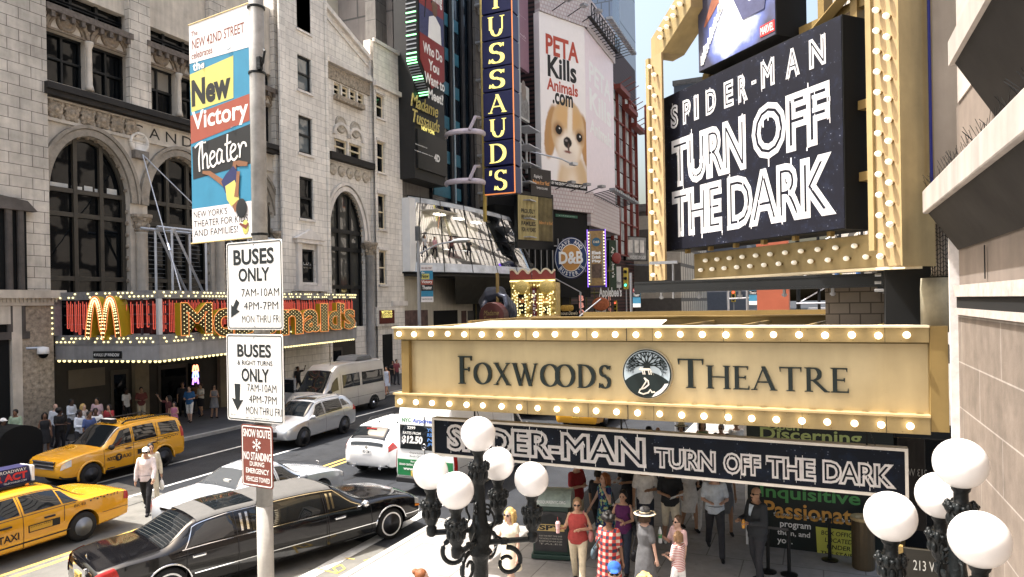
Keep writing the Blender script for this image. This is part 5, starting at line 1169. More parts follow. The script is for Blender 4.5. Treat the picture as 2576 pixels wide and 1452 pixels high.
p=MB();p.box(-9.4,8,-.42,-.003,zz,zz+.28);p.build('upper_hood',M('hood white',(.34,.305,.28),.6,var=.15,streak=.2),th)
p=MB();p.add([(-9.3,-.37,zz-.003),(8,-.37,zz-.003),(8,-.003,zz-.7),(-9.2,-.003,zz-.7),(-9.3,-.003,zz-.003),(8,-.003,zz-.003)],[(0,1,2,3),(0,3,4),(1,5,2)]);p.build('hood_shade_bed',M('shade dark hood',(.016,.014,.013),.8,var=.5),th)  # near-black wedge carries the hood's underside shade in its colour
p=MB();p.box(-8.8,-7.2,-.05,-.003,zz+.9,zz+3.0);p.build('upper_window',BLACKM,th)
p=MB();p.box(-8.95,-8.8,-.12,-.003,zz+.5,zz+3.2);p.box(-8.8,-7,-.12,-.003,zz+.72,zz+.88);p.build('window_surround',M('old white trim',(.6,.56,.52),.7,var=.2),th)
s=face_thing(FWL,'bird_spikes','fan of thin black bird spikes along the top of the white cornice','spikes');p=MB();random.seed(5)
for i in range(150):
 xx=xe_+.05+i*.05;d=random.uniform(-.1,.1);p.tube([(xx,-.3-random.random()*.08,zc1),(xx+d,-.34-random.uniform(-.12,.12),zc1+random.uniform(.10,.20))],.003,3,caps=False)
p.build('spikes',BLACK,s,stuff=True)
s=thing('pilaster','tall smooth beige pilaster behind the end of the white cornice','pilaster');a_=on_y(2343,300,yend+.5);b_=on_y(2410,300,yend+.5)
p=MB();p.box(a_.x,b_.x+.2,yend+.5,yend+1.1,zc0+.2,26);p.build('shaft',M('beige plaster',(.40,.34,.28),.7,var=.12,streak=.25),s)
p=MB();p.box(a_.x-.02,b_.x+.2,yend+.48,yend+.497,10.05,10.09);p.build('joint',BLACKM,s)
a_=on_y(2341,300,yend+.35);s=thing('conduit','thin blue conduit running up beside the beige pilaster','pipe');p=MB();p.cyl((a_.x,a_.y,zc1-.05),(a_.x,a_.y,26),.022,8);p.build('pipe',M('blue conduit',(.012,.015,.14),.4),s)
a_=on_y(2312,300,yend+1.0);b_=on_y(2340,300,yend+1.0);s=thing('black_recess_wall','narrow black recess wall with torn film strips, left of the blue conduit','wall');p=MB();p.box(a_.x-.5,b_.x,yend+1.2,yend+1.5,3.6,26);p.build('wall',BLACKM,s)  # wall is matt black in one even tone
p=MB();random.seed(9)
for i in range(26):z_=6+i*.5;p.box(a_.x+.05+random.random()*.05,a_.x+.10+random.random()*.12,yend+1.15,yend+1.18,z_,z_+random.uniform(.1,.45))
p.build('torn_film',M('torn film',(.35,.38,.36),.3,var=.4),s)
a_=on_y(2347,600,yend+.5);b_=on_y(2402,600,yend+.5);rr=(b_.x-a_.x)/2;cx=a_.x+rr
zA,zB,zC=on_y(2370,545,yend+.4).z,on_y(2370,692,yend+.4).z,on_y(2370,838,yend+.4).z
s=thing('netted_column','stubby column wrapped in bird netting under the cornice end','column');p=MB();p.lathe([(rr*.95,zB),(rr*.9,zB+.1),(rr*.95,zA)],20,(cx,yend+.9,0));p.build('shaft',M('warm plaster',(.42,.36,.29),.7,var=.2,streak=.3),s,smooth=True)
p=MB()
for i in range(13):z_=zB+(zA-zB)*i/13;p.tube([(cx+(rr*1.0)*cos(radians(200+q*16)),yend+.9+(rr*1.0)*sin(radians(200+q*16)),z_+.03*sin(q*2.1+i))for q in range(10)],.006,3,caps=False)
for q in range(10):p.tube([(cx+rr*cos(radians(200+q*16)),yend+.9+rr*sin(radians(200+q*16)),zB),(cx+rr*cos(radians(200+q*16)),yend+.9+rr*sin(radians(200+q*16)),zA)],.006,3,caps=False)
p.build('netting',BLACK,s,stuff=True)
s=thing('column_base','rounded grey-green concrete drum below the netted column','column');p=MB();a2=on_y(2326,760,yend+.4);r2=(b_.x-a2.x)/2+.05;p.lathe([(r2,zC),(r2,zB-.2),(r2*.96,zB-.03)],24,(a2.x+r2,yend+.9,0));p.build('drum',M('weathered concrete',(.33,.30,.22),.8,var=.3,vs=3,streak=.4),s,smooth=True)
a_=on_y(2257,735,yend+1.6);b_=on_y(2320,790,yend+1.6)
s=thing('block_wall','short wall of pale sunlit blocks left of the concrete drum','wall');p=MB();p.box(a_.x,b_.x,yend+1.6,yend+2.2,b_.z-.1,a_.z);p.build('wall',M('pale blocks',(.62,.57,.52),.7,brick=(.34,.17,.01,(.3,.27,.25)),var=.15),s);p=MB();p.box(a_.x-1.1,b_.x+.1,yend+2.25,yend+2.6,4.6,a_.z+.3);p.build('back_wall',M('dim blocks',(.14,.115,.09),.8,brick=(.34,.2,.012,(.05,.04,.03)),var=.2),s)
#  theatre marquee
YM=on_x(2382,1000,WX-.12).y;FMq=Face((0,YM),0);m_=FMq.loc
mq=face_thing(FMq,'theatre_marquee','gold theatre marquee edged with lit bulbs and bearing dark classical capitals','marquee')
xL=m_(996,930)[0];xR=WX-.10;xE=m_(2340,900)[0]
zT=m_(1700,825)[1];zB1=m_(1700,858)[1];zP0=m_(1700,1014)[1];zB2t=m_(1700,1022)[1];zBo=m_(1700,1060)[1]
DEP=9.6
p=MB();p.box(xL+.12,xR,.14,DEP,zBo+.12,zT-.12);p.build('body',GOLDP,mq)
def strip(z0,z1,nm):
 b=MB();b.box(xL,xR-.24,-.06,.139,z0,z1);b.box(xL,xL+.2,.14,DEP,z0,z1);b.build(nm,GOLD,mq,bevel=.008)
 b=MB();b.box(xL-.02,xR-.24,-.10,.16,z1+.002,z1+.035);b.build('lip',CREAM if z1>zB1+.05 else GOLDP,mq)
strip(zB1,zT,'bulb_strip');strip(zBo,zB2t,'bulb_strip')
p=MB();p.box(xR-.235,xR,-.05,.139,zBo+.05,zT+.02);p.build('end_post',GOLDD,mq)
p=MB();xj=m_(1580,930)[0]
for z0,z1 in((zB1,zT),(zBo,zB2t)):p.box(xj-.006,xj+.006,-.064,-.061,z0,z1)
xj2=m_(1549,930)[0];p.box(xj2-.006,xj2+.006,.121,.128,zP0,zB1-.01);
for k in range(8):
 xx=xL+.55+k*1.18;p.box(xx-.003,xx+.003,-.063,-.061,zB1,zT);p.box(xx-.003,xx+.003,-.063,-.061,zBo,zB2t)
p.build('seams',INK,mq,stuff=True)
p=MB()
for k in range(28):
 xx=xL+.25+k*.325
 for zz_ in(zB1+.03,zT-.03,zBo+.03,zB2t-.03):p.sph((xx,-.062,zz_),.008,.004,.008,6,4)
p.build('rivets',M('dull rivet',(.20,.14,.06),.5,.3),mq,stuff=True)
p=MB();p.box(m_(1030,930)[0],m_(2345,930)[0],.10,.139,zP0-.02,zB1-.02);p.build('name_panel',GOLDN,mq)
p=MB();p.box(xL+.15,m_(1030,930)[0],-.02,.139,zP0-.02,zB1-.025);p.build('side_stile',GOLDD,mq);p=MB();p.box(m_(2345,930)[0],xR-.24,.04,.139,zP0-.02,zB1-.025);p.build('side_stile',GOLDD,mq)
p=MB();p.box(xL+.15,xR-.24,-.03,.09,zB1-.022,zB1-.002);p.box(xL+.15,xR-.24,-.045,.09,zB2t+.002,zB2t+.03);p.build('shadow_gap',M('bronze gap',(.10,.07,.02),.5),mq)
INKB=M('dark green letters',(.012,.02,.02),.35,var=0)
def mrect(x0,y0,x1,y1):a=m_(x0,y0,-.05);b=m_(x1,y1,-.05);return(a[0],b[1],b[0],a[1])
def cap_word(s,xs,yc0,yc1,big):
 xa=m_(xs[0],930,-.06)[0];xb=m_(xs[1],930,-.06)[0];zc_=m_(sum(xs)/2,yc0,-.06)[1];zd=m_(sum(xs)/2,yc1,-.06)[1]
 w_=MB();serif_text(w_,s,(xa,zd,xb,zc_),-.098,.05,big=[0],gap=.05);return w_.build('raised_lettering',INKB,mq)
cap_word('FOXWOODS',(1152,1538),899,972,[0]);cap_word('THEATRE',(1703,2135),906,982,[0])
ec=m_(1628,940,-.05);er=(m_(1691,940,-.05)[0]-m_(1565,940,-.05)[0])/2;ex,ez=ec
def edisc(r0,y0,y1,m,nm,n=48):q=MB();q.lathe([(.0001,y0),(r0,y0),(r0,y1),(.0001,y1)],n,(ex,0,ez),'y');q.build(nm,m,mq)
edisc(er,.03,.098,M('emblem rim',(.45,.40,.30),.3,.5),'emblem_rim');edisc(er*.965,.02,.0295,INKB,'emblem_ring');edisc(er*.915,.012,.0195,M('emblem sky',(.42,.50,.55),.4,var=.03),'emblem_sky')
p=MB();pts=[(ex+er*.91*cos(radians(a)),ez+er*.91*sin(radians(a)))for a in range(198,343,6)]
hill=[(ex+er*.866*(1-2*i/14),ez-er*.28+er*.36*(1-(1-2*i/14)**2))for i in range(15)]
p.prism(pts+hill,.004,.0115);p.build('emblem_hill',INKB,mq)
p=MB();random.seed(11)
def twig(x,z,a,l,wd,dep):
 x2,z2=x+l*cos(a),z+l*sin(a)
 rr=sqrt((x2-ex)**2+(z2-ez)**2)
 if rr>er*.88:
  k=.88*er/rr;x2,z2=ex+(x2-ex)*k,ez+(z2-ez)*k
 p.ribbon([(x,z),(x2,z2)],[wd,wd*.6],.004-.0002*dep,.0115)
 if dep<4:
  for s_ in(-1,1,0)if dep<2 else(-1,1):twig(x2,z2,a+s_*random.uniform(.35,.65),l*random.uniform(.62,.78),wd*.62,dep+1)
p.ribbon([(ex,ez+er*.06),(ex+er*.02,ez+er*.42)],[er*.34,er*.22],.003,.0115)
for a in(20,50,80,105,135,162,0,182):twig(ex+er*.02,ez+er*.34,radians(a),er*.30,er*.075,0)
p.build('emblem_tree',INKB,mq)
p=MB();FXW=M('pale emblem',(.70,.66,.58),.5,var=0)
fx,fz=ex+er*.0,ez+er*.10
p.prism([(fx-er*.18,fz+er*.02),(fx+er*.16,fz+er*.04),(fx+er*.30,fz-er*.14),(fx+er*.22,fz-er*.02),(fx+er*.14,fz+er*.12),(fx-er*.14,fz+er*.12),(fx-er*.24,fz+er*.16),(fx-er*.30,fz+er*.06)],-.002,.0025)
for dx in(-.16,-.09,.08,.16):p.ribbon([(fx+er*dx,fz+er*.03),(fx+er*(dx+.03),fz-er*.13)],er*.04,-.002,.0025)
p.build('emblem_fox',FXW,mq)
p=MB();k=er
p.ribbon([(ex-.10*k,ez-.16*k),(ex+.06*k,ez-.28*k),(ex+.08*k,ez-.42*k),(ex-.08*k,ez-.56*k),(ex-.26*k,ez-.62*k),(ex-.32*k,ez-.74*k),(ex-.14*k,ez-.80*k),(ex+.06*k,ez-.74*k),(ex+.14*k,ez-.62*k),(ex+.2*k,ez-.72*k),(ex+.32*k,ez-.70*k)],.06*k,-.002,.0025)
p.ribbon([(ex-.10*k,ez-.16*k),(ex-.02*k,ez-.3*k),(ex-.22*k,ez-.6*k)],.05*k,-.0025,.0025);p.build('emblem_flourish',FXW,mq)
p=MB();p.prism([(ex+er*.93*cos(radians(a)),ez+er*.93*sin(radians(a)))for a in range(-78,-20,5)]+[(ex+er*.80*cos(radians(a)),ez+er*.80*sin(radians(a)))for a in range(-28,-70,-6)],-.004,.003);p.build('emblem_ribbon',WHITE,mq)
bb=MB();bb.sph((0,-.060,0),.053,.058,.053,14,10);bmesh_=bb.mesh('bulb',[BULB],True);bdim_=bb.mesh('bulb',[BULBD],True)
sk=MB();sk.lathe([(.03,0),(.028,-.025)],10,axis='y');sk.lathe([(.0001,-.0255),(.028,-.025)],10,axis='y');smesh=sk.mesh('bulb_socket',[CREAM],True)
def bulb_at(x,y,z,parent,me=bmesh_,ms=smesh,nm='bulb'):
 o=bpy.data.objects.new(nm,me);C.objects.link(o);o.parent=parent;o.location=(x,y,z)
 if ms:q=bpy.data.objects.new('socket',ms);C.objects.link(q);q.parent=o
 return o
n_=24;xs0=m_(1007,843,.06)[0];xs1=m_(2281,843,.06)[0]
for i in range(n_+1):
 xx=xs0+(xs1-xs0)*i/n_;bulb_at(xx+random.uniform(-.012,.012),-.062,(zB1+zT)/2+random.uniform(-.006,.006),mq,bdim_ if random.random()<.2 else bmesh_);bulb_at(xx+.01+random.uniform(-.012,.012),-.062,(zBo+zB2t)/2,mq,bdim_ if random.random()<.2 else bmesh_)
for i in range(6):o=bulb_at(xL-.002,.5+i*.5,(zB1+zT)/2,mq);o.rotation_euler=(0,0,-pi/2)
p=MB();p.box(xL+.22,xR,.4,DEP-.2,zT-.115,zT-.06);p.build('roof',M('shade grey roof sheet',(.22,.21,.19),.5,var=.12,stain=.2),mq)  # grey instead of white, the tower's shade is put into the colour
p=MB();p.box(xL+.9,xR-.1,DEP-.02,DEP+.1,zT-.1,zT+.14);p.box(xL,xL+.1,3.2,DEP,zT+.002,zT+.06);p.build('parapet',GOLDD,mq)
p=MB();p.box(xL+1.6,xR-.5,3.4,3.5,zT-.06,zT+.10);p.box(xL+1.6,xR-.5,3.3,3.6,zT+.103,zT+.13);p.build('roof_ridge',GOLDD,mq)
for i in range(8):
 p=MB();xx=xL+.9+i*1.12;p.add([(xx,.8,zT-.05),(xx+.06,.8,zT-.05),(xx+.5,3.3,zT-.02),(xx+.44,3.3,zT-.02),(xx,.8,zT+.0),(xx+.06,.8,zT+.0),(xx+.5,3.3,zT+.03),(xx+.44,3.3,zT+.03)],[(0,3,2,1),(4,5,6,7),(0,1,5,4),(1,2,6,5),(2,3,7,6),(3,0,4,7)]);p.build('roof_rib',GOLDD,mq)
p=MB();p.add([(xL+.4,.5,zT-.055),(xL+5.2,.5,zT-.055),(xL+5.0,2.6,zT+.07),(xL+.9,2.6,zT+.07)],[(0,1,2,3)]);p.build('sloping_glazing',M('roof panel white',(.70,.68,.63),.35,var=.08),mq)  # white panel ends mid-roof, its shape leaves out the tower's shaded half
p=MB();p.box(xL+.15,xR,.16,DEP-.05,zBo+.06,zBo+.115);p.build('soffit',M('marquee soffit',(.30,.22,.10),.6),mq)
# ---- lower hanging sign
YH=YM+.55;FH=Face((on_y(1092,1100,YH).x,YH),radians(-2.0));h_=FH.loc
hs=face_thing(FH,'hanging_sign','long navy board with white brushed outline letters, hanging below the gold marquee','sign')
hx0,hz1=h_(1088,1056);hx1,_=h_(2284,1121);hz0=(h_(1095,1149)[1]+h_(2286,1249)[1])/2;hz1=(hz1+h_(2282,1121)[1])/2
SPK=None
def starry(name,base):
 m,t,b=nodes_of(name);N=t.nodes.new;L_=t.links.new;tc=N('ShaderNodeTexCoord')
 v=N('ShaderNodeTexVoronoi');v.inputs['Scale'].default_value=15;L_(tc.outputs['Object'],v.inputs['Vector'])
 r=N('ShaderNodeMapRange');L_(v.outputs['Distance'],r.inputs[0]);r.inputs[1].default_value=.08;r.inputs[2].default_value=.2;r.inputs[3].default_value=1;r.inputs[4].default_value=0
 n=N('ShaderNodeTexNoise');n.inputs['Scale'].default_value=2.6;n.inputs['Detail'].default_value=8;n.inputs['Roughness'].default_value=.75;L_(tc.outputs['Object'],n.inputs['Vector'])
 r2=N('ShaderNodeMapRange');L_(n.outputs[0],r2.inputs[0]);r2.inputs[1].default_value=.5;r2.inputs[2].default_value=.8
 mm=N('ShaderNodeMath');mm.operation='MULTIPLY';L_(r.outputs[0],mm.inputs[0]);L_(r2.outputs[0],mm.inputs[1])
 c1=N('ShaderNodeMix');c1.data_type='RGBA';L_(r2.outputs[0],c1.inputs[0]);c1.inputs[6].default_value=(*base,1);c1.inputs[7].default_value=(base[0]*2,base[1]*2+.004,base[2]*2.2+.012,1)
 c2=N('ShaderNodeMix');c2.data_type='RGBA';L_(mm.outputs[0],c2.inputs[0]);L_(c1.outputs[2],c2.inputs[6]);c2.inputs[7].default_value=(.6,.65,.8,1)
 L_(c2.outputs[2],b.inputs['Base Color']);b.inputs['Roughness'].default_value=.5;b.inputs['Specular IOR Level'].default_value=.12;return m
p=MB();p.box(hx0+.04,hx1-.04,0,.16,hz0+.04,hz1-.04);p.build('board',starry('dark starry board',(.004,.006,.011)),hs)
p=MB();w_=.045
p.box(hx0,hx1,-.03,.18,hz1-w_,hz1);p.box(hx0,hx1,-.03,.18,hz0,hz0+w_);p.box(hx0,hx0+w_,-.03,.18,hz0+w_,hz1-w_);p.box(hx1-w_,hx1,-.03,.18,hz0+w_,hz1-w_);p.build('frame',M('pale sign frame',(.60,.56,.50),.5,var=.12,vs=4),hs)
BRUSH=M('brushed white letters',(.86,.82,.80),.6,var=.12,vs=12)
def brush_text(mb,s,rect,out,wd,seed,bold=.0,streaks=1.0):
 "letters drawn as a thick irregular double outline with brushed drips"
 x0,z0,x1,z1=rect;hgt=z1-z0;random.seed(seed)
 vs,fs,a,b,c,d=text_mesh(s,bold=bold,outline=wd)
 sz=hgt/(d-c);sx=(x1-x0)/(b-a);st=[]
 for v in vs:st.append((x0+(v.x-a)*sx,-out-abs(v.z)*sz*.04,z0+(v.y-c)*sz))
 mb.add(st,fs)
 for i in range(int(len(fs)*.16*streaks)):
  f=random.choice(fs);q=st[f[0]];l=random.uniform(.04,.17)*hgt;wv=random.uniform(.004,.012)*hgt
  dz=random.choice((-1,1))*l*.5
  mb.box(q[0]-wv,q[0]+wv,-out-.004,-out-.001,q[2]+dz-l/2,q[2]+dz+l/2)
 vs2,fs2,a,b,c,d=text_mesh(s,bold=-.02)
 return mb
def hrect(xa,xb,yt,yb,xc=None):
 p0=h_(xa,yt,.03);p1=h_(xb,yb,.03);return p0[0],p1[0]
zr0,zr1=hz0+.10,hz1-.10;hh_=hz1-hz0
p=MB();xa=h_(1122,1110,.03)[0];xb=h_(1624,1140,.03)[0]
brush_text(p,'SPIDER-MAN',(xa,hz0+hh_*.14,xb,hz0+hh_*.86),.004,.046,4,bold=.035)
xa2=h_(1645,1150,.03)[0];xb2=h_(2255,1190,.03)[0]
xs_=[xa2,h_(1800,1150,.03)[0],h_(1818,1150,.03)[0],h_(1914,1150,.03)[0],h_(1926,1150,.03)[0],h_(2052,1150,.03)[0],h_(2068,1150,.03)[0],xb2]
for i,(s_)in enumerate(('TURN','OFF','THE','DARK')):brush_text(p,s_,(xs_[2*i],hz0+hh_*.17,xs_[2*i+1],hz0+hh_*.66),.004,.044,i,bold=.035)
p.build('brushed_lettering',BRUSH,hs)
p=MB()
for px in(1190,1560,2180):xx=h_(px,1080)[0];p.tube([(xx,.08,hz1),(xx,.08,zBo+.03)],.018,6);p.tube([(xx+.12,.08,hz1),(xx+.02,.08,zBo)],.008,5)
p.build('hangers',IRON,hs)
# ---- poster wall and door under the marquee
YP=YM+4.0;FPW=Face((0,YP),0);q_=FPW.loc
pw=face_thing(FPW,'poster_wall','black poster wall under the marquee with green, yellow and orange lettering','poster wall')
x0=q_(1881,1250)[0];x1=q_(2250,1250)[0];
p=MB();p.box(x0,x1,0,.25,.13,zBo+.05);p.build('wall',M('poster black',(.012,.018,.017),.5,var=.1),pw);p=MB();p.box(x0-.05,x0-.003,-.02,.27,.13,zBo);p.build('edge_strip',WHITE,pw)
GR=M('leaf green print',(.08,.30,.09),.5,var=.05);LY=M('pale olive print',(.42,.50,.18),.5,var=.05);OR=M('orange print',(.62,.32,.07),.5,var=.05)
def ptext(s_,xa,ya,xb,yb,m,**k):
 a=q_(xa,ya,.02);b=q_(xb,yb,.02);zc_=q_((xa+xb)/2,(ya+yb)/2,.02)[1];h2=(a[1]-q_(xa,yb-(yb-ya)*0,.02)[1])
 d_=(b[0]-a[0]);hgt=k.pop('hgt');writing(pw,'poster_lettering',s_,(a[0],zc_-hgt/2,b[0],zc_+hgt/2),m,.006,**k)
ptext('Discerning',1912,1090,2168,1112,LY,hgt=.34,bold=.02);ptext('Inquisitive',1912,1228,2165,1272,GR,hgt=.36,bold=.02);ptext('Passionate',1922,1253,2172,1330,OR,hgt=.36,bold=.02)
ptext("the world's most honest audience members.",1946,1291,2140,1312,WHITE,hgt=.10,bold=.01);ptext('program',1962,1312,2040,1340,WHITE,hgt=.14,bold=.015);ptext('them, and',1955,1330,2038,1358,WHITE,hgt=.13,bold=.015);ptext('you.',1955,1352,1994,1378,WHITE,hgt=.13,bold=.015)
ptext('THE NEW VICTORY THEATER',1968,1405,2090,1436,WHITE,hgt=.085,bold=.01);ptext('Open',1930,1066,2010,1086,LY,hgt=.2,bold=.02)
c_=q_(1943,1418,.02);p=MB();p.prism([(c_[0]-.10,c_[1]-.02),(c_[0]-.02,c_[1]-.12),(c_[0]+.1,c_[1]-.02),(c_[0]+.05,c_[1]+.08),(c_[0]-.06,c_[1]+.08)],-.006,-.003);p.build('poster_mark',OR,pw);p=MB();p.ribbon([(c_[0]-.08,c_[1]-.08),(c_[0]-.02,c_[1]-.10),(c_[0]+.14,c_[1]+.12)],[.02,.06,.03],-.010,-.007);p.build('poster_mark',MAROON,pw)
pn=face_thing(FPW,'paper_notice','yellow paper notice with black hand-painted capitals taped to the black poster wall','notice');a=q_(2052,1325,.02);b=q_(2163,1442,.02);x0n,z1n=a;x1n=q_(2168,1380,.02)[0];z0n=q_(2110,1424,.02)[1]
p=MB();p.prism([(x0n+.03,z0n),(x1n,z0n+.02),(x1n-.03,z1n-.02),(x0n,z1n)],-.02,-.012);p.build('paper',M('yellow paper',(.55,.55,.10),.7,var=.06,vs=3),pn)
for i,s_ in enumerate(('BOX OFFICE','LOCATED','UNDER','THE STAIRS','BEHIND YOU!')):
 hw=(x1n-x0n)*(.38,.30,.26,.40,.42)[i];cxn=(x0n+x1n)/2;zl=z1n-(z1n-z0n)*(.08+.185*i);writing(pn,'painted_lettering',s_,(cxn-hw,zl-(z1n-z0n)*.12,cxn+hw,zl),INK,.023,shear=.12,bold=.012)
YD=YM+4.4;FDr=Face((0,YD),0);d_=FDr.loc
dr=face_thing(FDr,'entrance_wall','dark tiled entrance wall with bronze doors and street number, right of the poster wall','entrance')
xa=x1+.003;p=MB();p.box(xa,WX,0,.2,.13,zBo+.05);p.build('wall',M('dark tile',(.03,.026,.02),.4,brick=(.5,.3,.012,(.012,.01,.008)),var=.2),dr)
for k_ in range(2):
 xx=xa+.12+k_*.75;p=MB();p.box(xx,xx+.62,-.05,-.003,.15,2.35);d2=p.build('door',M('bronze door',(.14,.09,.035),.4,.3,var=.15),dr);p=MB();p.box(xx+.09,xx+.53,-.065,-.053,.35,2.2);p.build('pane',GLASS,d2);p=MB();p.box(xx+.05,xx+.09,-.11,-.066,.95,1.35);p.build('handle',CHROME,d2)
p=MB();p.box(xa+.05,xa+1.65,-.06,-.003,2.4,2.85);p.build('transom',BLACK,dr)
YN=on_x(2330,1425,WX-.35).y
FN=Face((0,9.2),0);nr=FN.rect(2297,1408,2362,1441)
s=face_thing(FN,'number_board','dark board reading 213 W in grey characters, between the lamp posts','sign');p=MB();p.box(nr[0]-.1,nr[2]+.12,0,.05,nr[1]-.35,nr[3]+.12);p.build('board',M('dark number board',(.02,.019,.016),.35),s);writing(s,'lettering','213 W',nr,M('grey characters',(.42,.42,.40),.4,var=0),.006,bold=.0);p=MB();p.box(nr[0]-.16,nr[0]-.1,-.01,.06,nr[1]-.35,nr[3]+.14);p.build('edge',GOLDD,s)
p=MB();p.box(nr[0]-.02,nr[2],.0,.06,.13,nr[1]-.353);p.build('stand',BLACKM,s)
FN2=Face((0,13.2),0);nr2=FN2.rect(2284,1178,2332,1200)
s=face_thing(FN2,'number_reflection','dark glass with the reflected street number painted in reverse','sign');p=MB();p.box(nr2[0]-.2,nr2[2]+.4,0,.05,nr2[1]-.9,nr2[3]+.5);p.build('glass',GLASS,s)
mb=MB();put_text(mb,'213 W',nr2,.01);mb.v=[Vector((nr2[0]+nr2[2]-v.x,v.y,v.z))for v in mb.v];mb.build('lettering',M('reflected characters',(.20,.19,.17),.5,var=0),s)  # mirrored characters stand in for a reflection of the street number
# ---- litter bin and stanchions by the poster wall
c_=on_z(2205,1560,.13);c_=Vector((on_y(2172,1400,YP-.6).x,YP-.6,.13));s=thing('ash_bin','round bronze litter bin with a rimmed ash top, in front of the poster wall','bin',tuple(c_));p=MB();p.lathe([(.2,0),(.21,.03),(.21,.95),(.0001,.95)],20);p.build('body',M('bronze bin',(.10,.075,.045),.4,.4),s,smooth=False)
p=MB();p.lathe([(.21,.952),(.235,.97),(.22,1.02),(.14,1.0),(.12,.955)],20);p.build('rim',GOLDP,s)
for px,py,lb in((1932,1402,'black belt stanchion at the feet of the man in the dark suit'),(1985,1425,'black belt stanchion in front of the white lettering on the poster wall'),(2087,1362,'tall black post in front of the yellow notice')):
 yy=YP-(1.5 if px!=2087 else.4);t_=on_y(px,py,yy);s=thing('stanchion',lb,'stanchion',(t_.x,t_.y,.13),group='belt stanchions by the poster wall');p=MB();p.lathe([(.16,0),(.16,.02),(.035,.05),(.032,max(.8,t_.z-.18)),(.042,max(.8,t_.z-.17)),(.042,max(.85,t_.z-.13)),(.0001,max(.85,t_.z-.13))],14);p.build('post',BLACK,s)
a_=on_y(1932,1410,YP-1.5);b_=on_y(1985,1430,YP-1.5);s=thing('stanchion_belt','grey retractable belt slung between the two black stanchions','belt');p=MB();p.add([(a_.x,a_.y,.98),(b_.x,b_.y,.98),(b_.x,b_.y,1.03),(a_.x,a_.y,1.03),(a_.x,a_.y+.005,.98),(b_.x,b_.y+.005,.98),(b_.x,b_.y+.005,1.03),(a_.x,a_.y+.005,1.03)],[(0,1,2,3),(5,4,7,6),(3,2,6,7),(1,0,4,5)]);p.build('belt',M('grey belt',(.08,.08,.085),.6),s)
#  big angled sign tower
pr=at_d(2128,567,11.6);pl=at_d(1674,639,16.3);FS=face2((pl.x,pl.y),(pr.x,pr.y));S_=FS.loc
tw_=face_thing(FS,'sign_tower','gold bulb-studded sign frame standing above the marquee, holding two big posters','sign frame')
def S2(px,py,out=0):return S_(px,py,out)
sx0=S2(1671,450)[0];sx1=S2(2123,300)[0];sz0=(S2(1675,639)[1]+S2(2128,567)[1])/2;sz1=(S2(1668,250)[1]+S2(2120,33)[1])/2
sc=face_thing(FS,'poster_box','black box sign with dark starry face and big white brushed title','sign')
p=MB();p.box(sx0,sx1,0,.75,sz0,sz1);p.build('case',BLACKM,sc)
p=MB();p.box(sx0+.015,sx1-.015,-.012,-.003,sz0+.015,sz1-.015);p.build('poster',starry('starry navy poster',(.009,.0095,.015)),sc)
W_=sx1-sx0;H_=sz1-sz0
p=MB();
def srow(s_,px0,px1,f0,f1,wd,seed,bold=.02):
 xa=S2(px0,300,.02)[0];xb=S2(px1,300,.02)[0];brush_text(p,s_,(xa,sz0+H_*f0,xb,sz0+H_*f1),.02,wd,seed,bold)
random.seed(1)
xs=[(1687,1706),(1718,1738),(1746,1758),(1776,1802),(1822,1846),(1858,1882)]
for i,(ch,(a,b))in enumerate(zip('SPIDER',xs)):srow(ch,a,b,.775,.925,.04,20+i)
srow('-',1892,1904,.845,.865,.04,3)
for i,(ch,(a,b))in enumerate(zip('MAN',((1916,1950),(1978,2014),(2038,2080)))):srow(ch,a,b,.80,.945,.042,30+i)
srow('TURN',1688,1875,.395,.70,.046,41);srow('OFF',1890,2088,.42,.72,.043,42);srow('THE',1687,1812,.08,.375,.048,43);srow('DARK',1826,2100,.075,.375,.045,44)
p.build('brushed_lettering',M('white brushed title',(.88,.88,.90),.55,var=.06,vs=10),sc)
ux0=S2(1757,100)[0];ux1=S2(1953,60)[0];uz0=(S2(1757,180)[1]+S2(1953,92)[1])/2
ub=face_thing(FS,'poster_box','upper black box sign with a blue and white splash artwork','sign')
p=MB();p.box(ux0,ux1,0,.75,uz0,uz0+3);p.build('case',BLACKM,ub)
m,t,b=nodes_of('splash artwork');N=t.nodes.new;tc=N('ShaderNodeTexCoord');mp=N('ShaderNodeMapping');t.links.new(tc.outputs['Object'],mp.inputs[0]);mp.inputs['Location'].default_value=(-(ux0+ux1)/2,0,-(uz0+.75));n1=N('ShaderNodeTexNoise');n1.inputs['Scale'].default_value=1.4;n1.inputs['Detail'].default_value=6;t.links.new(mp.outputs[0],n1.inputs['Vector'])
gr=N('ShaderNodeTexGradient');gr.gradient_type='SPHERICAL';t.links.new(mp.outputs[0],gr.inputs[0]);ad=N('ShaderNodeMath');ad.operation='MULTIPLY_ADD';t.links.new(gr.outputs['Fac'],ad.inputs[0]);ad.inputs[1].default_value=1.0;sb=N('ShaderNodeMath');sb.operation='MULTIPLY_ADD';t.links.new(n1.outputs[0],sb.inputs[0]);sb.inputs[1].default_value=.9;sb.inputs[2].default_value=-.32;t.links.new(sb.outputs[0],ad.inputs[2])
cr_=N('ShaderNodeValToRGB');e=cr_.color_ramp.elements;e[0].position=.12;e[0].color=(.035,.035,.06,1);e[1].position=.75;e[1].color=(.75,.80,.90,1);k_=cr_.color_ramp.elements.new(.4);k_.color=(.09,.12,.33,1);t.links.new(ad.outputs[0],cr_.inputs[0]);t.links.new(cr_.outputs[0],b.inputs['Base Color'])
p=MB();p.box(ux0+.015,ux1-.015,-.012,-.003,uz0+.015,uz0+3);p.build('poster',m,ub)
ABS=M('rust swirl',(.24,.085,.05),.6,var=.3,vs=4);ABN=M('indigo swirl',(.06,.065,.13),.6,var=.3,vs=4)
uw=ux1-ux0
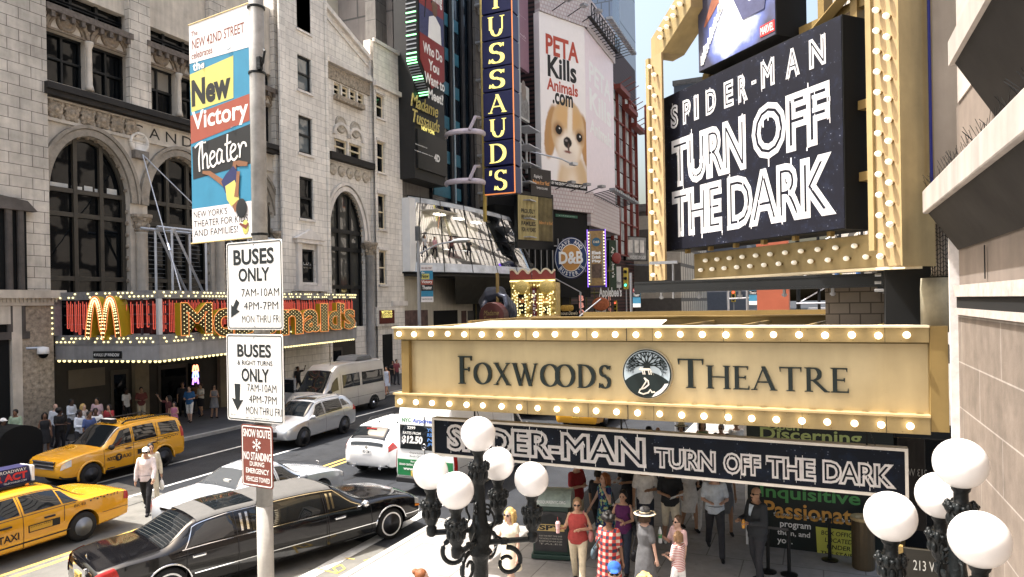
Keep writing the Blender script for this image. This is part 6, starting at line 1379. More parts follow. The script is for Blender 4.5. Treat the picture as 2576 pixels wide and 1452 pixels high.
p=MB();p.ribbon([(ux0+uw*.10,uz0+.9),(ux0+uw*.25,uz0+1.3),(ux0+uw*.42,uz0+1.55),(ux0+uw*.62,uz0+1.9)],[.05,.25,.4,.6],-.02,-.013);p.build('abstract_swirl',ABS,ub)
p=MB();p.ribbon([(ux0+uw*.52,uz0+1.2),(ux0+uw*.66,uz0+.75),(ux0+uw*.82,uz0+.75),(ux0+uw*.9,uz0+1.2)],[.15,.35,.4,.15],-.027,-.021);p.build('abstract_swirl',ABN,ub)
p=MB();random.seed(4)
for i in range(60):a=random.random();p.box(ux0+uw*(.05+.3*a)+random.uniform(-.05,.05),ux0+uw*(.05+.3*a)+.012+random.random()*.05,-.03,-.013,uz0+.1+a*1.0,uz0+.14+a*1.0+random.random()*.2)
p.build('white_flecks',WHITE,ub)
a=S2(1912,72,.02);b=S2(1953,55,.02);xa,xb=a[0],S2(1948,60,.02)[0];za=S2(1930,86,.02)[1];zz=S2(1930,58,.02)[1]
p=MB();p.box(xa,xb,-.022,-.013,za,zz);p.build('red_plate',M('red plate',(.55,.03,.03),.5,var=0),ub);writing(ub,'lettering','MARVEL',(xa+.02,za+.03,xb-.02,zz-.03),WHITE,.026,bold=.0)
gx0=S2(2200,300,.35)[0];gx1=S2(2262,300,.35)[0];gz0=S2(2262,668,.35)[1]
p=MB();p.box(gx0,gx1,-.35,.35,gz0,16);post=p.build('near_post',GOLDO,tw_)
p=MB();p.box(gx0-.10,gx0-.003,-.40,-.1,gz0+.25,16);p.box(gx1,gx1+.02,-.36,.36,gz0-.01,16);p.build('post_flange',GOLD,tw_)
fx0=S2(1640,400,.35)[0];fx1=S2(1694,400,.35)[0];fz0=S2(1660,705,.35)[1];fz1=S2(1665,130,.35)[1]
fx1=S2(1668,400,.35)[0];p=MB();p.box(fx0,fx1,-.35,-.30,fz0,fz1);p.build('far_post',GOLDO,tw_);p=MB();p.box(fx0-.12,fx0-.003,-.40,-.1,fz0,fz1);p.build('post_flange',GOLD,tw_)
bz1=(S2(1705,641,-.45)[1]+S2(2195,592,-.45)[1])/2;bz0=(S2(1705,705,-.45)[1]+S2(2195,672,-.45)[1])/2
p=MB();p.box(fx1+.003,gx0-.11,.45,.8,bz0,bz1);p.build('foot_beam',GOLD,tw_,bevel=.01);p=MB();p.box(fx1+.003,gx0-.11,.40,.8,bz0-.05,bz0-.003);p.build('beam_lip',CREAM,tw_)
p=MB();hz=fz1;p.prism([(fx0,hz+.003),(fx1,hz+.003),(fx1+1.05,hz+.62),(fx1+1.05,hz+1.3),(fx0,hz+.45)],-.32,.28);p.box(fx1+.35,fx1+1.05,-.30,.28,hz+1.303,16);p.build('cranked_head',GOLD,tw_)
p=MB();p.prism([(fx0+.1,hz+1.5),(fx0+.9,hz+1.1),(fx1+.34,hz+1.6),(fx1+.34,hz+3.2),(fx0+.3,hz+3.2),(fx0+.3,hz+2.1)],-.1,.2);p.build('scroll_panel',GOLDL,tw_)
p=MB()
for px in(1735,):pass
for z_ in(sz1+.25,sz1+1.6):p.box(fx1+.3,gx0-.2,.55,.70,z_,z_+.15)
for xx in(fx1+.45,fx1+1.2,ux1+.5,ux1+1.2):p.box(xx,xx+.14,.5,.72,sz1-.6,16)
p.bar((fx1+.5,.45,sz1+.2),(ux0+.6,.45,sz1+1.7),.12);p.bar((ux1+.4,.45,sz1+.1),(gx0-.3,.45,sz1+1.0),.16);p.box(sx1+.02,gx0-.12,.3,.5,sz0+.8,sz0+.95);p.box(sx1+.02,gx0-.12,.3,.5,sz0+2.0,sz0+2.15);p.build('bracing',GOLDD,tw_)
for i in range(6):xx=sx0+.6+i*.8;p=MB();p.box(xx,xx+.08,.1,.2,bz1,sz0);p.build('strut',GOLDD,tw_)
cb=MB();cb.sph((0,-.085,0),.045,.065,.045,10,8);cbm=cb.mesh('bulb',[BULBC],True);ck=MB();ck.lathe([(.028,0),(.026,-.04)],10,axis='y');ckm=ck.mesh('socket',[M('brass socket',(.25,.16,.05),.4,.5)],True)
n_b=0
z_=gz0+.15;k_=0
while z_<13.0 and n_b<60:
 bulb_at(gx0+(gx1-gx0)*(.30 if k_%2==0 else.72),-.352,z_,tw_,cbm,ckm);z_+=.155;k_+=1;n_b+=1
z_=fz0+.12;k_=0
while z_<fz1:
 bulb_at(fx0+(fx1-fx0)*(.22 if k_%2==0 else.62),-.352,z_,tw_,cbm,ckm);z_+=.24;k_+=1
for i in range(13):
 for j in range(2):bulb_at(fx1+.35+i*(gx0-fx1-.6)/12.4+(.17 if j else 0),.448,bz0+(bz1-bz0)*(.68 if j else.32),tw_,cbm,ckm)
for i in range(8):bulb_at(fx1+.05+(i%4)*.25,-.322,hz+.3+.18*(i//4)+(i%4)*.15,tw_,cbm,ckm)
for i in range(6):bulb_at(fx1+.55+(i%2)*.25,-.302,hz+1.5+i*.3,tw_,cbm,ckm)
bA=at_d(1602,718,15.2);bB=at_d(2215,712,12.0);s=thing('steel_beam','long black steel beam carrying the sign tower above the marquee roof','beam');FBm=face2((bA.x,bA.y),(bB.x,bB.y));s.location=FBm.o;s.rotation_euler=(0,0,FBm.th);L_=(bB-bA).xy.length
bz=(bA.z+bB.z)/2;p=MB();p.box(0,L_,-.12,.12,bz+.08,bz+.12);p.box(0,L_,-.12,.12,bz-.12,bz-.08);p.box(0,L_,-.11,.09,bz-.079,bz+.079);p.box(L_,L_+.08,-.2,.2,bz-.22,bz+.25);p.box(L_+.083,L_+1.2,-.3,.3,bz-.12,bz+.3);p.build('beam',BLACK,s)
p=MB()
for i in range(6):xx=.6+i*L_/5.6;p.cyl((xx,0,bz-.12),(xx,0,bz-.26),.03,8);p.cyl((xx,0,bz-.2),(xx,0,bz-.24),.05,6)
for i in range(4):p.cyl((L_-.03,-.25+.02*i,bz-.18+.13*i),(L_+.2,-.25+.02*i,bz-.18+.13*i),.03,6)
p.build('bolts',GREY,s);p=MB();p.box(L_+.25,L_+.4,-.33,-.303,bz-.1,bz+.25);p.build('tag',WHITE,s)
s=thing('tie_rod','grey vertical tie rod from the far gold post to the black beam','rod');t_=at_d(1693,660,15.0);p=MB();p.cyl((t_.x,t_.y,bz-.25),(t_.x,t_.y,t_.z),.025,8);p.box(t_.x-.5,t_.x+.1,t_.y-.05,t_.y+.05,t_.z-.03,t_.z+.03);p.build('rod',GREY,s)
YC=27.0
a_=on_y(1904,740,YC);b_=on_y(1984,740,YC);s=thing('red_column','square rust red clad column seen between marquee roof and black beam','column');p=MB();p.box(a_.x,b_.x,YC,YC+1.2,.13,9);p.build('cladding',M('rust red cladding',(.36,.10,.055),.5,var=.12),s);p=MB();p.box(a_.x-.02,b_.x+.02,YC-.02,YC+1.22,.133,.5);p.build('plinth',CONCP,s)
s=thing('scaffold','black scaffold bays with pale rails, right of the rust red column','scaffold');p=MB();q=MB()
for i in range(5):xx=b_.x+.25+i*.75;p.cyl((xx,YC+2,.13),(xx,YC+2,8),.06,6);p.cyl((xx,YC+4,.13),(xx,YC+4,8),.06,6)
for z_ in(4.4,5.3,6.2,7.1):q.cyl((b_.x+.2,YC+1.9,z_),(b_.x+3.4,YC+1.9,z_),.035,6);q.cyl((b_.x+.25,YC+2,z_),(b_.x+1.75,YC+2,z_+.9),.025,6)
p.build('uprights',BLACK,s);q.build('rails',LGREY,s)
s=thing('scaffold','pair of blue scaffold standards with a yellow hose, right of the black scaffold','scaffold');p=MB()
for px in(2107,2160):t_=on_y(px,760,21);p.cyl((t_.x,21,.13),(t_.x,21,7),.06,8)
p.build('standards',M('blue scaffold',(.06,.13,.30),.4),s);p=MB();t_=on_y(2115,760,20.9);p.tube([(t_.x,20.9,6.2),(t_.x+.2,20.9,5.6),(t_.x-.05,20.9,5.0),(t_.x+.1,20.9,4.3)],.02,6);p.build('hose',M('hose',(.45,.36,.08),.5),s)
rb=thing('street_building','pale stone building farther along the theatre side of the street','building',(1.2,30,0));p=MB();p.box(.8,14,2,90,0,46);p.build('wall',M('side stone',(.58,.54,.49),.8,brick=(2.6,3.2,.4,(.05,.045,.04)),var=.2,plane='yz'),rb);p=MB();p.box(.5,.8,2,70,6,6.5);p.build('string_course',M('pale course',(.4,.36,.3),.7),rb)  # pale tone and height chosen to brighten reflections in the balcony glass
for i,(px,lb)in enumerate(((1832,'white street lamp with a slender arm beyond the rust red column'),)):
 t_=on_y(px,770,60);s=thing('street_lamp',lb,'street lamp',(t_.x,60,0));p=MB();p.cyl((0,0,0),(0,0,9),.1,8);e_=on_y(1935,748,60);p.tube([(0,0,t_.z+.6),(e_.x-t_.x,0,e_.z)],.08,6);p.build('pole',LGREY,s)
for i,(px,lb)in enumerate(((1790,'low grey car roof rack shape beyond the marquee, leftmost one'),)):pass
for i,(px,m,lb)in enumerate(((1612,None,'')[:0]and()or())):pass
for i,(px,py,w_,lb)in enumerate(((1602,748,20,'small blue theatre banner on a far pole beside the round grey sign'),(1895,742,22,'small blue theatre banner on a far pole left of the rust red column'))):
 F=Face(at_d(px,py,44).xy,0);s,r_=board(F,'street_banner',lb,'banner',(px-w_/2,py-22,px+w_/2,py+25),m=M('banner blue',(.05,.22,.36),.6),th=.03);x0,z0,x1,z1=r_
 p=MB();p.box(x0,x1,-.06,-.053,z0+(z1-z0)*.55,z0+(z1-z0)*.75);p.build('black_band',INK,s);p=MB();p.box(x0,x1,-.06,-.053,z0+(z1-z0)*.78,z1);p.build('red_band',MAROON,s);writing(s,'lettering','Theater',(x0+.05,z0+(z1-z0)*.58,x1-.05,z0+(z1-z0)*.72),WHITE,.064,shear=.2);writing(s,'lettering','Victory',(x0+.05,z0+(z1-z0)*.8,x1-.05,z1-.05),WHITE,.064);p=MB();p.box(x0,x1,-.06,-.053,z0,z0+(z1-z0)*.2);p.build('white_band',WHITE,s)
 p=MB();p.cyl((x0-.12,.0,0),(x0-.12,.0,z1+1),.08,8);p.build('pole',GREY,s)
s=thing('covered_walkway','timber and steel covered walkway over the pavement beyond the marquee','walkway',(-3.4,24,0));p=MB();p.box(-1.4,4.6,0,34,3.5,3.75);p.build('deck',M('walkway deck',(.16,.12,.09),.8),s)  # deck out of view, added to shade the pavement; inferred from the scaffolding
for i in range(8):
 for x in(-1.2,4.4):p=MB();p.cyl((x,.4+i*4.7,.13),(x,.4+i*4.7,3.5),.06,8);p.build('post',GREY,s)
 #  bus lane pole, signs and banner
pp_=at_d(667,1340,11.3);PX,PY=pp_.x,pp_.y
pole=thing('street_pole','tall weathered steel pole carrying the bus signs and theatre banner','pole',(PX,PY,0))
zs=at_d(667,1225,11.3).z
p=MB();p.lathe([(.13,.145),(.128,zs-.3)],20);p.build('lower_shaft',M('cream painted steel',(.50,.47,.42),.6,var=.25,vs=3,streak=.4,stain=.2),pole,smooth=True)
p=MB();p.lathe([(.128,zs-.297),(.122,8),(.115,14)],20);p.build('upper_shaft',STEEL,pole,smooth=True)
p=MB()
for z_ in(at_d(660,185,11.3).z,at_d(665,590,11.3).z,at_d(660,20,11.3).z):p.lathe([(.132,z_-.02),(.14,z_-.015),(.14,z_+.015),(.132,z_+.02)],20)
z_=at_d(660,185,11.3).z;p.tube([(.13,-.05,z_),(.2,-.08,z_+.12),(.24,-.08,z_+.30),(.2,-.06,z_+.34)],.02,6);p.box(.10,.17,-.12,-.05,z_+.02,z_+.22);p.build('clamps',IRON,pole)
p=MB();zq=at_d(640,1300,11.3).z;p.tube([(-.12,-.06,zq+.25),(-.14,-.06,zq+.12),(-.12,-.06,zq-.1),(-.08,-.1,zq-.14)],.006,4);p.build('wire',IRON,pole)
FQs=Face((PX,PY-.16),radians(-5.0));f_=FQs.loc
def rrect(x0,z0,x1,z1,r,n=5):
 pts=[]
 for cx,cz,a0 in((x1-r,z0+r,-90),(x1-r,z1-r,0),(x0+r,z1-r,90),(x0+r,z0+r,180)):
  for i in range(n+1):a=radians(a0+90*i/n);pts.append((cx+r*cos(a),cz+r*sin(a)))
 return pts
def road_sign(nm,lb,px,m,ink,lines,border=True):
 s=face_thing(FQs,nm,lb,'road sign');xL_=(f_(px[0],(px[1]+px[3])/2)[0]);xR_=f_(px[2],(px[1]+px[3])/2)[0];xc_=(px[0]+px[2])/2;zT_=f_(xc_,px[1])[1];zB_=f_(xc_,px[3])[1]
 p=MB();p.prism(rrect(xL_,zB_,xR_,zT_,.05),0,.012);p.build('plate',m,s)
 if border:
  p=MB();i_=.028;p.ribbon(rrect(xL_+i_,zB_+i_,xR_-i_,zT_-i_,.035),.016,-.004,-.001,closed=True);p.build('border',ink,s)
 W_,H_=xR_-xL_,zT_-zB_
 for t_,a,b,c,d,bo in lines:
  writing(s,'lettering',t_,(xL_+W_*a,zB_+H_*b,xL_+W_*c,zB_+H_*d),ink,.003,bold=bo)
 p=MB()
 for f in(.04,.96):p.sph((xL_+W_*.5,-.004,zB_+H_*f),.012,.008,.012)
 p.build('bolts',GREY,s)
 return s,xL_,zB_,W_,H_
SINK=M('sign black',(.014,.018,.020),.5,var=0)
s,x0,z0,W_,H_=road_sign('bus_lane_sign','upper white sign reading BUSES ONLY with a slanting arrow',(571,606,711,830),WHITEP,SINK,(('BUSES',.13,.735,.86,.915,.03),('ONLY',.22,.545,.78,.70,.03),('7AM-10AM',.27,.375,.94,.465,.0),('4PM-7PM',.31,.225,.92,.315,.0),('MON THRU FRI',.27,.08,.95,.165,.0)))
p=MB();q=lambda a,b:(x0+W_*a,z0+H_*b)
p.prism([q(.13,.31),q(.20,.335),q(.245,.27),q(.27,.29),q(.255,.17),q(.06,.145),q(.09,.215),q(.11,.20)]if False else[q(.17,.35),q(.23,.31),q(.175,.235),q(.235,.21),q(.07,.14),q(.075,.29),q(.11,.265)],-.004,-.001);p.build('arrow',SINK,s)
s,x0,z0,W_,H_=road_sign('bus_lane_sign','lower white sign reading BUSES and RIGHT TURNS ONLY with a down arrow',(571,841,713,1062),WHITEP,SINK,(('BUSES',.20,.735,.80,.885,.03),('& RIGHT TURNS',.20,.645,.82,.70,.015),('ONLY',.27,.455,.76,.61,.03),('7AM-10AM',.37,.345,.88,.435,.0),('4PM-7PM',.40,.215,.88,.305,.0),('MON THRU FRI',.34,.085,.96,.175,.0),('DEPT OF TRANSPORTATION',.33,.035,.75,.055,0),('SR-271',.06,.055,.16,.075,0)))
p=MB();q=lambda a,b:(x0+W_*a,z0+H_*b);p.prism([q(.14,.425),q(.245,.425),q(.23,.235),q(.295,.245),q(.185,.115),q(.085,.26),q(.15,.245)],-.004,-.001);p.build('arrow',SINK,s)
s,x0,z0,W_,H_=road_sign('snow_route_sign','red-brown sign reading SNOW ROUTE with a white snowflake',(608,1070,686,1226),M('faded red sign',(.16,.045,.033),.45,var=.15,vs=4,streak=.1),WHITEP,(('SNOW ROUTE',.07,.80,.93,.93,.02),('NO STANDING',.07,.43,.95,.56,.02),('DURING',.27,.335,.73,.41,.012),('EMERGENCY',.14,.215,.88,.30,.015),('VEHICLES TOWED',.13,.085,.90,.165,.015)),border=True)
p=MB();cx,cz=x0+W_*.5,z0+H_*.68;r=H_*.095
for k in range(6):
 a=k*pi/3+pi/6;e=(cx+r*cos(a),cz+r*sin(a));p.ribbon([(cx,cz),e],.011,-.004-.0003*k,-.001)
 for f in(.5,.8):
  m_2=(cx+r*f*cos(a),cz+r*f*sin(a))
  for s_ in(-1,1):p.ribbon([m_2,(m_2[0]+r*.3*cos(a+s_*.8),m_2[1]+r*.3*sin(a+s_*.8))],.008,-.0045,-.001)
p.build('snowflake',WHITEP,s)
FBn=Face((PX-.14,PY),radians(-8));n_=FBn.loc
bn=face_thing(FBn,'theatre_banner','big street banner for a theater in blue, yellow and red with an upside-down acrobat','banner')
bx0=n_(480,330)[0];bx1=n_(632,330)[0];bz1=(n_(470,62)[1]+n_(630,14)[1])/2;bz0=(n_(492,614)[1]+n_(633,592)[1])/2;bw,bh=bx1-bx0,bz1-bz0
def bq(a,b):return(bx0+bw*a,bz0+bh*b)
def wave(x,z):return.02*sin((x-bx0)*7+z*1.2)+.012*sin(z*3.1)
def cloth(nm,m,pts,y):
 "flat banner print following the gentle waves of the cloth"
 a0=min(p[0]for p in pts);xs=sorted(set([p[0]for p in pts]))
 mb=MB();mb.prism([bq(*p)for p in pts],y-.0015,y);return mb.build(nm,m,bn)
BBLUE=M('banner sky blue',(.030,.19,.31),.65,var=.08,vs=3,streak=.08);BYEL=M('banner yellow',(.50,.46,.13),.65,var=.06,vs=3,streak=.08);BRED=M('banner red',(.27,.065,.04),.65,var=.06,vs=3,streak=.08);BWH=M('banner white',(.66,.63,.62),.65,var=.06,vs=3,streak=.1);BBK=M('banner black',(.012,.013,.014),.6,var=.2)
p=MB();p.prism([bq(0,0),bq(1,0),bq(1,1),bq(0,1)],0,.006);p.build('cloth',BBLUE,bn)
cloth('white_band',BWH,[(0,.825),(1,.815),(1,1),(0,1)],-.001)
cloth('yellow_panel',BYEL,[(0.02,.60),(.73,.615),(.74,.80),(.0,.775)],-.001)
cloth('red_panel',BRED,[(.0,.455),(.98,.50),(.985,.615),(.0,.585)],-.001)
cloth('black_panel',BBK,[(.03,.29),(.985,.315),(.985,.485),(.02,.44)],-.001)
cloth('white_foot',BWH,[(0.0,.0),(1,.0),(1,.155),(.0,.155)],-.001)
def btext(s_,a,b,c,d,m,**k):x_,z_=bq(a,b);x2_,z2_=bq(c,d);writing(bn,'banner_lettering',s_,(x_,z_,x2_,z2_),m,.004,**k)
BRN=M('brown print',(.16,.045,.03),.6,var=0)
btext('The',.04,.945,.15,.968,BRN,bold=.01);btext('NEW 42ND STREET',.05,.885,.92,.930,BRN,bold=.01);btext('celebrates',.04,.84,.40,.872,BRN,bold=.01)
btext('the',.06,.745+.04,.26,.825,WHITEP,bold=.03);btext('New',.03,.622,.69,.745,BBK,bold=.045);btext('Victory',.03,.49,.96,.60,WHITEP,bold=.02)
strokes={'T':[[(0,.86),(.25,.98),(.55,.97)],[(.3,1.0),(.2,.5),(.22,.02)]],'h':[[(0,1.0),(.02,.5),(.03,.05)],[(.03,.35),(.16,.55),(.24,.45),(.26,.08),(.36,.12)]],'e':[[(0,.28),(.2,.38),(.22,.5),(.1,.55),(.0,.38),(.02,.15),(.16,.04),(.32,.16)]],'a':[[(.24,.48),(.1,.54),(.0,.34),(.05,.1),(.18,.14),(.25,.45)],[(.25,.5),(.25,.15),(.36,.12)]],'t':[[(.14,.95),(.10,.4),(.14,.08),(.28,.14)],[(0,.62),(.3,.68)]],'r':[[(.02,.52),(.1,.3),(.08,.05)],[(.1,.3),(.2,.5),(.34,.48),(.38,.36)]]}
p=MB();x_=0;wds_={'T':.36,'h':.38,'e':.33,'a':.38,'t':.27,'r':.4}
tot=sum(wds_[c]for c in 'Theater');sx_=bw*.86/tot;sz_=bh*.135
for i,ch in enumerate('Theater'):
 for st in strokes[ch]:
  pts=cr([(bx0+bw*.07+(x_+a)*sx_,bz0+bh*(.318+.012*i/6*2)+b*sz_)for a,b in st],5);p.ribbon(pts,.036,-.006-.0004*i,-.003)
 x_+=wds_[ch]
p.build('script_lettering',WHITEP,bn)
for i,s_ in enumerate(("NEW YORK'S",'THEATER FOR KIDS','AND FAMILIES!')):btext(s_,.03,.112-.043*i,(.60,.93,.77)[i],.142-.043*i,BBK,bold=.0)
SKB=M('brown skin print',(.20,.09,.045),.7,var=.15);NV=M('navy shorts print',(.02,.025,.09),.7,var=.1)
def limb(pts,wds,m,nm,y=.007):q=MB();q.ribbon([bq(*t_)for t_ in pts],[w_*bw for w_ in wds],-y-.002,-y);q.build(nm,m,bn)
limb([(.20,.315),(.32,.305),(.50,.262),(.60,.24)],[.03,.05,.06,.08],SKB,'acrobat_leg');limb([(.94,.315),(.80,.325),(.74,.33),(.72,.275),(.66,.25)],[.04,.06,.06,.08,.09],SKB,'acrobat_leg',.0075)
limb([(.55,.232),(.66,.255),(.76,.30)],[.14,.2,.12],NV,'acrobat_shorts',.010);limb([(.66,.245),(.70,.19),(.74,.155)],[.16,.20,.14],BYEL,'acrobat_shirt',.0125);limb([(.76,.18),(.78,.23),(.80,.29)],[.07,.05,.05],SKB,'acrobat_arm',.015)
limb([(.74,.155),(.78,.125)],[.10,.11],SKB,'acrobat_head',.0155);q=MB();q.sph((*[bq(.84,.128)[0]],-.018,bq(.84,.128)[1]),bw*.085,.004,bw*.10);q.build('acrobat_hair',INK,bn)
q=MB();q.sph((bq(.89,.045)[0],-.006,bq(.89,.045)[1]),bw*.05,.003,bw*.075);q.build('corner_mark',BYEL,bn);limb([(.80,.062),(.90,.045),(.94,.06)],[.02,.04,.02],BRN,'corner_mark',.010)
p=MB()
for a,b in((.22,.81),(.68,.835),(.25,.455),(.72,.49)):x_,z_=bq(a,b);p.tube([(x_-.05,-.01,z_),(x_,-.03,z_-.025),(x_+.05,-.012,z_+.005)],.006,5)
p.build('vent_flaps',M('flap edge',(.05,.12,.17),.6),bn)
p=MB();p.cyl((bx0-.05,.003,bz0-.012),(bx1+.06,.003,bz0-.012),.014,8);p.cyl((bx0-.02,.003,bz1+.012),(bx1+.06,.003,bz1+.012),.014,8);p.build('banner_rods',M('brass rod',(.45,.36,.16),.4,.4),bn)
Fb2=Face((pb.x+.1,pb.y),radians(35));s,r_=board(Fb2,'theatre_banner','small street banner in blue, yellow and red, hanging from the lamp by the glass balcony','banner',(1058,666,1090,760),m=BBLUE,th=.02);x0,z0,x1,z1=r_;W_,H_=x1-x0,z1-z0
for a,b,m in((.84,1.0,BWH),(0,.15,BWH),(.30,.46,BBK),(.46,.60,BRED),(.61,.76,BYEL)):p=MB();p.box(x0+(.0 if m is not BYEL else.03),x1-(.0 if m is not BYEL else W_*.3),-.056,-.051,z0+H_*a,z0+H_*b-.01);p.build('banner_band',m,s)
for t_,a,b,c,d,m in(('New',.05,.64,.65,.75,BBK),('Victory',.05,.48,.93,.58,WHITEP),('Theater',.1,.34,.9,.44,WHITEP),('NEW 42ND STREET',.05,.88,.92,.93,BRN),("THEATER FOR KIDS",.04,.06,.92,.10,BBK),('the',.05,.77,.3,.82,WHITEP)):writing(s,'banner_lettering',t_,(x0+W_*a,z0+H_*b,x0+W_*c,z0+H_*d),m,.062,bold=.02)
#  five-globe lamp posts
def globe_lamp(name,lb,pos,globes,label2):
 s=thing(name,lb,'street lamp',pos)
 zt_=max(g[2]for g in globes)
 p=MB();zc_=zt_-.95
 p.lathe([(.22,0.13),(.22,.35),(.13,.45),(.10,.7),(.085,zc_-.5),(.10,zc_-.42),(.14,zc_-.38),(.10,zc_-.33),(.13,zc_-.2),(.13,zc_-.12),(.09,zc_-.05),(.07,zc_+.1),(.06,zc_+.45),(.05,zt_-.35)],14);p.build('post',IRON,s,smooth=True)
 def cup(c):
  x,y,z=c;q=MB()
  q.lathe([(.03,z-.72),(.055,z-.70),(.06,z-.62),(.04,z-.60),(.075,z-.55),(.10,z-.38),(.115,z-.34),(.09,z-.335),(.055,z-.32),(.055,z-.24),(.07,z-.22),(.085,z-.17),(.085,z-.13),(.05,z-.13)],14,(x,y,0))
  for k in range(8):
   a=k*pi/4
   for j in range(2):q.sph((x+(.085+.015*j)*cos(a+j*.39),y+(.085+.015*j)*sin(a+j*.39),z-.46+.10*j),.03,.03,.055,6,5)
   q.sph((x+.115*cos(a),y+.115*sin(a),z-.35),.022,.022,.02,6,4)
  return q.build('globe_holder',IRON,s,smooth=True)
 for g in globes:
  h2=cup(g);q=MB();q.sph(g,GRAD,nu=28,nv=18);q.build('globe',GLOBE,h2,smooth=True)
  dx,dy=g[0],g[1];l=sqrt(dx*dx+dy*dy)
  if l>.08:
   ux,uy=dx/l,dy/l;za=g[2]-.68
   q=MB();q.tube([(0,0,za),(dx,dy,za)],.032,10)
   pts=[]
   for i in range(26):
    t_=i/25;a=radians(95-420*t_);r=.17*(1-.72*t_);pts.append((ux*(l*.52+r*cos(a)),uy*(l*.52+r*cos(a)),za-.24+r*sin(a)))
   q.tube(pts,[.032-.012*i/25 for i in range(26)],6,sx=.6)
   pts=[(ux*l*f,uy*l*f,za+h)for f,h in((.05,.38),(.2,.36),(.28,.24),(.22,.12),(.42,.02))];q.tube(cr(pts,4),.014,6)
   pts=[(ux*l*f,uy*l*f,za+h)for f,h in((.04,.30),(.10,.42),(.20,.40),(.18,.31),(.12,.33))];q.tube(cr(pts,4),.013,6)
   q.lathe([(.0001,-.03),(.045,-.03),(.045,.03),(.0001,.03)],10,(ux*l*.45,uy*l*.45,za));q.build('scroll_arm',IRON,s)
 return s
GRAD=.197
LD=7.85
lp=at_d(1206,1250,LD)
gl1=[]
for px,py,dd in((1203,1092,0),(1083,1187,-.10),(1146,1234,-.48),(1252,1167,.42),(1337,1206,.10)):
 g=at_d(px,py,LD+dd);gl1.append((g.x-lp.x,g.y-lp.y,g.z))
globe_lamp('globe_lamp','black five-globe lamp post on the bright pavement, left of the litter bin',(lp.x,lp.y,0),gl1,'')
L2=5.75
lp2=at_d(2405,1300,L2);gl2=[]
for px,py,dd in((2416,1166,0),(2365,1246,.55),(2240,1299,.10),(2464,1357,-.62)):
 g=at_d(px,py,L2+dd);gl2.append((g.x-lp2.x,g.y-lp2.y,g.z))
GRAD=.205
globe_lamp('globe_lamp','black lamp post with large milk globes against the pink stone wall',(lp2.x,lp2.y,0),gl2,'')
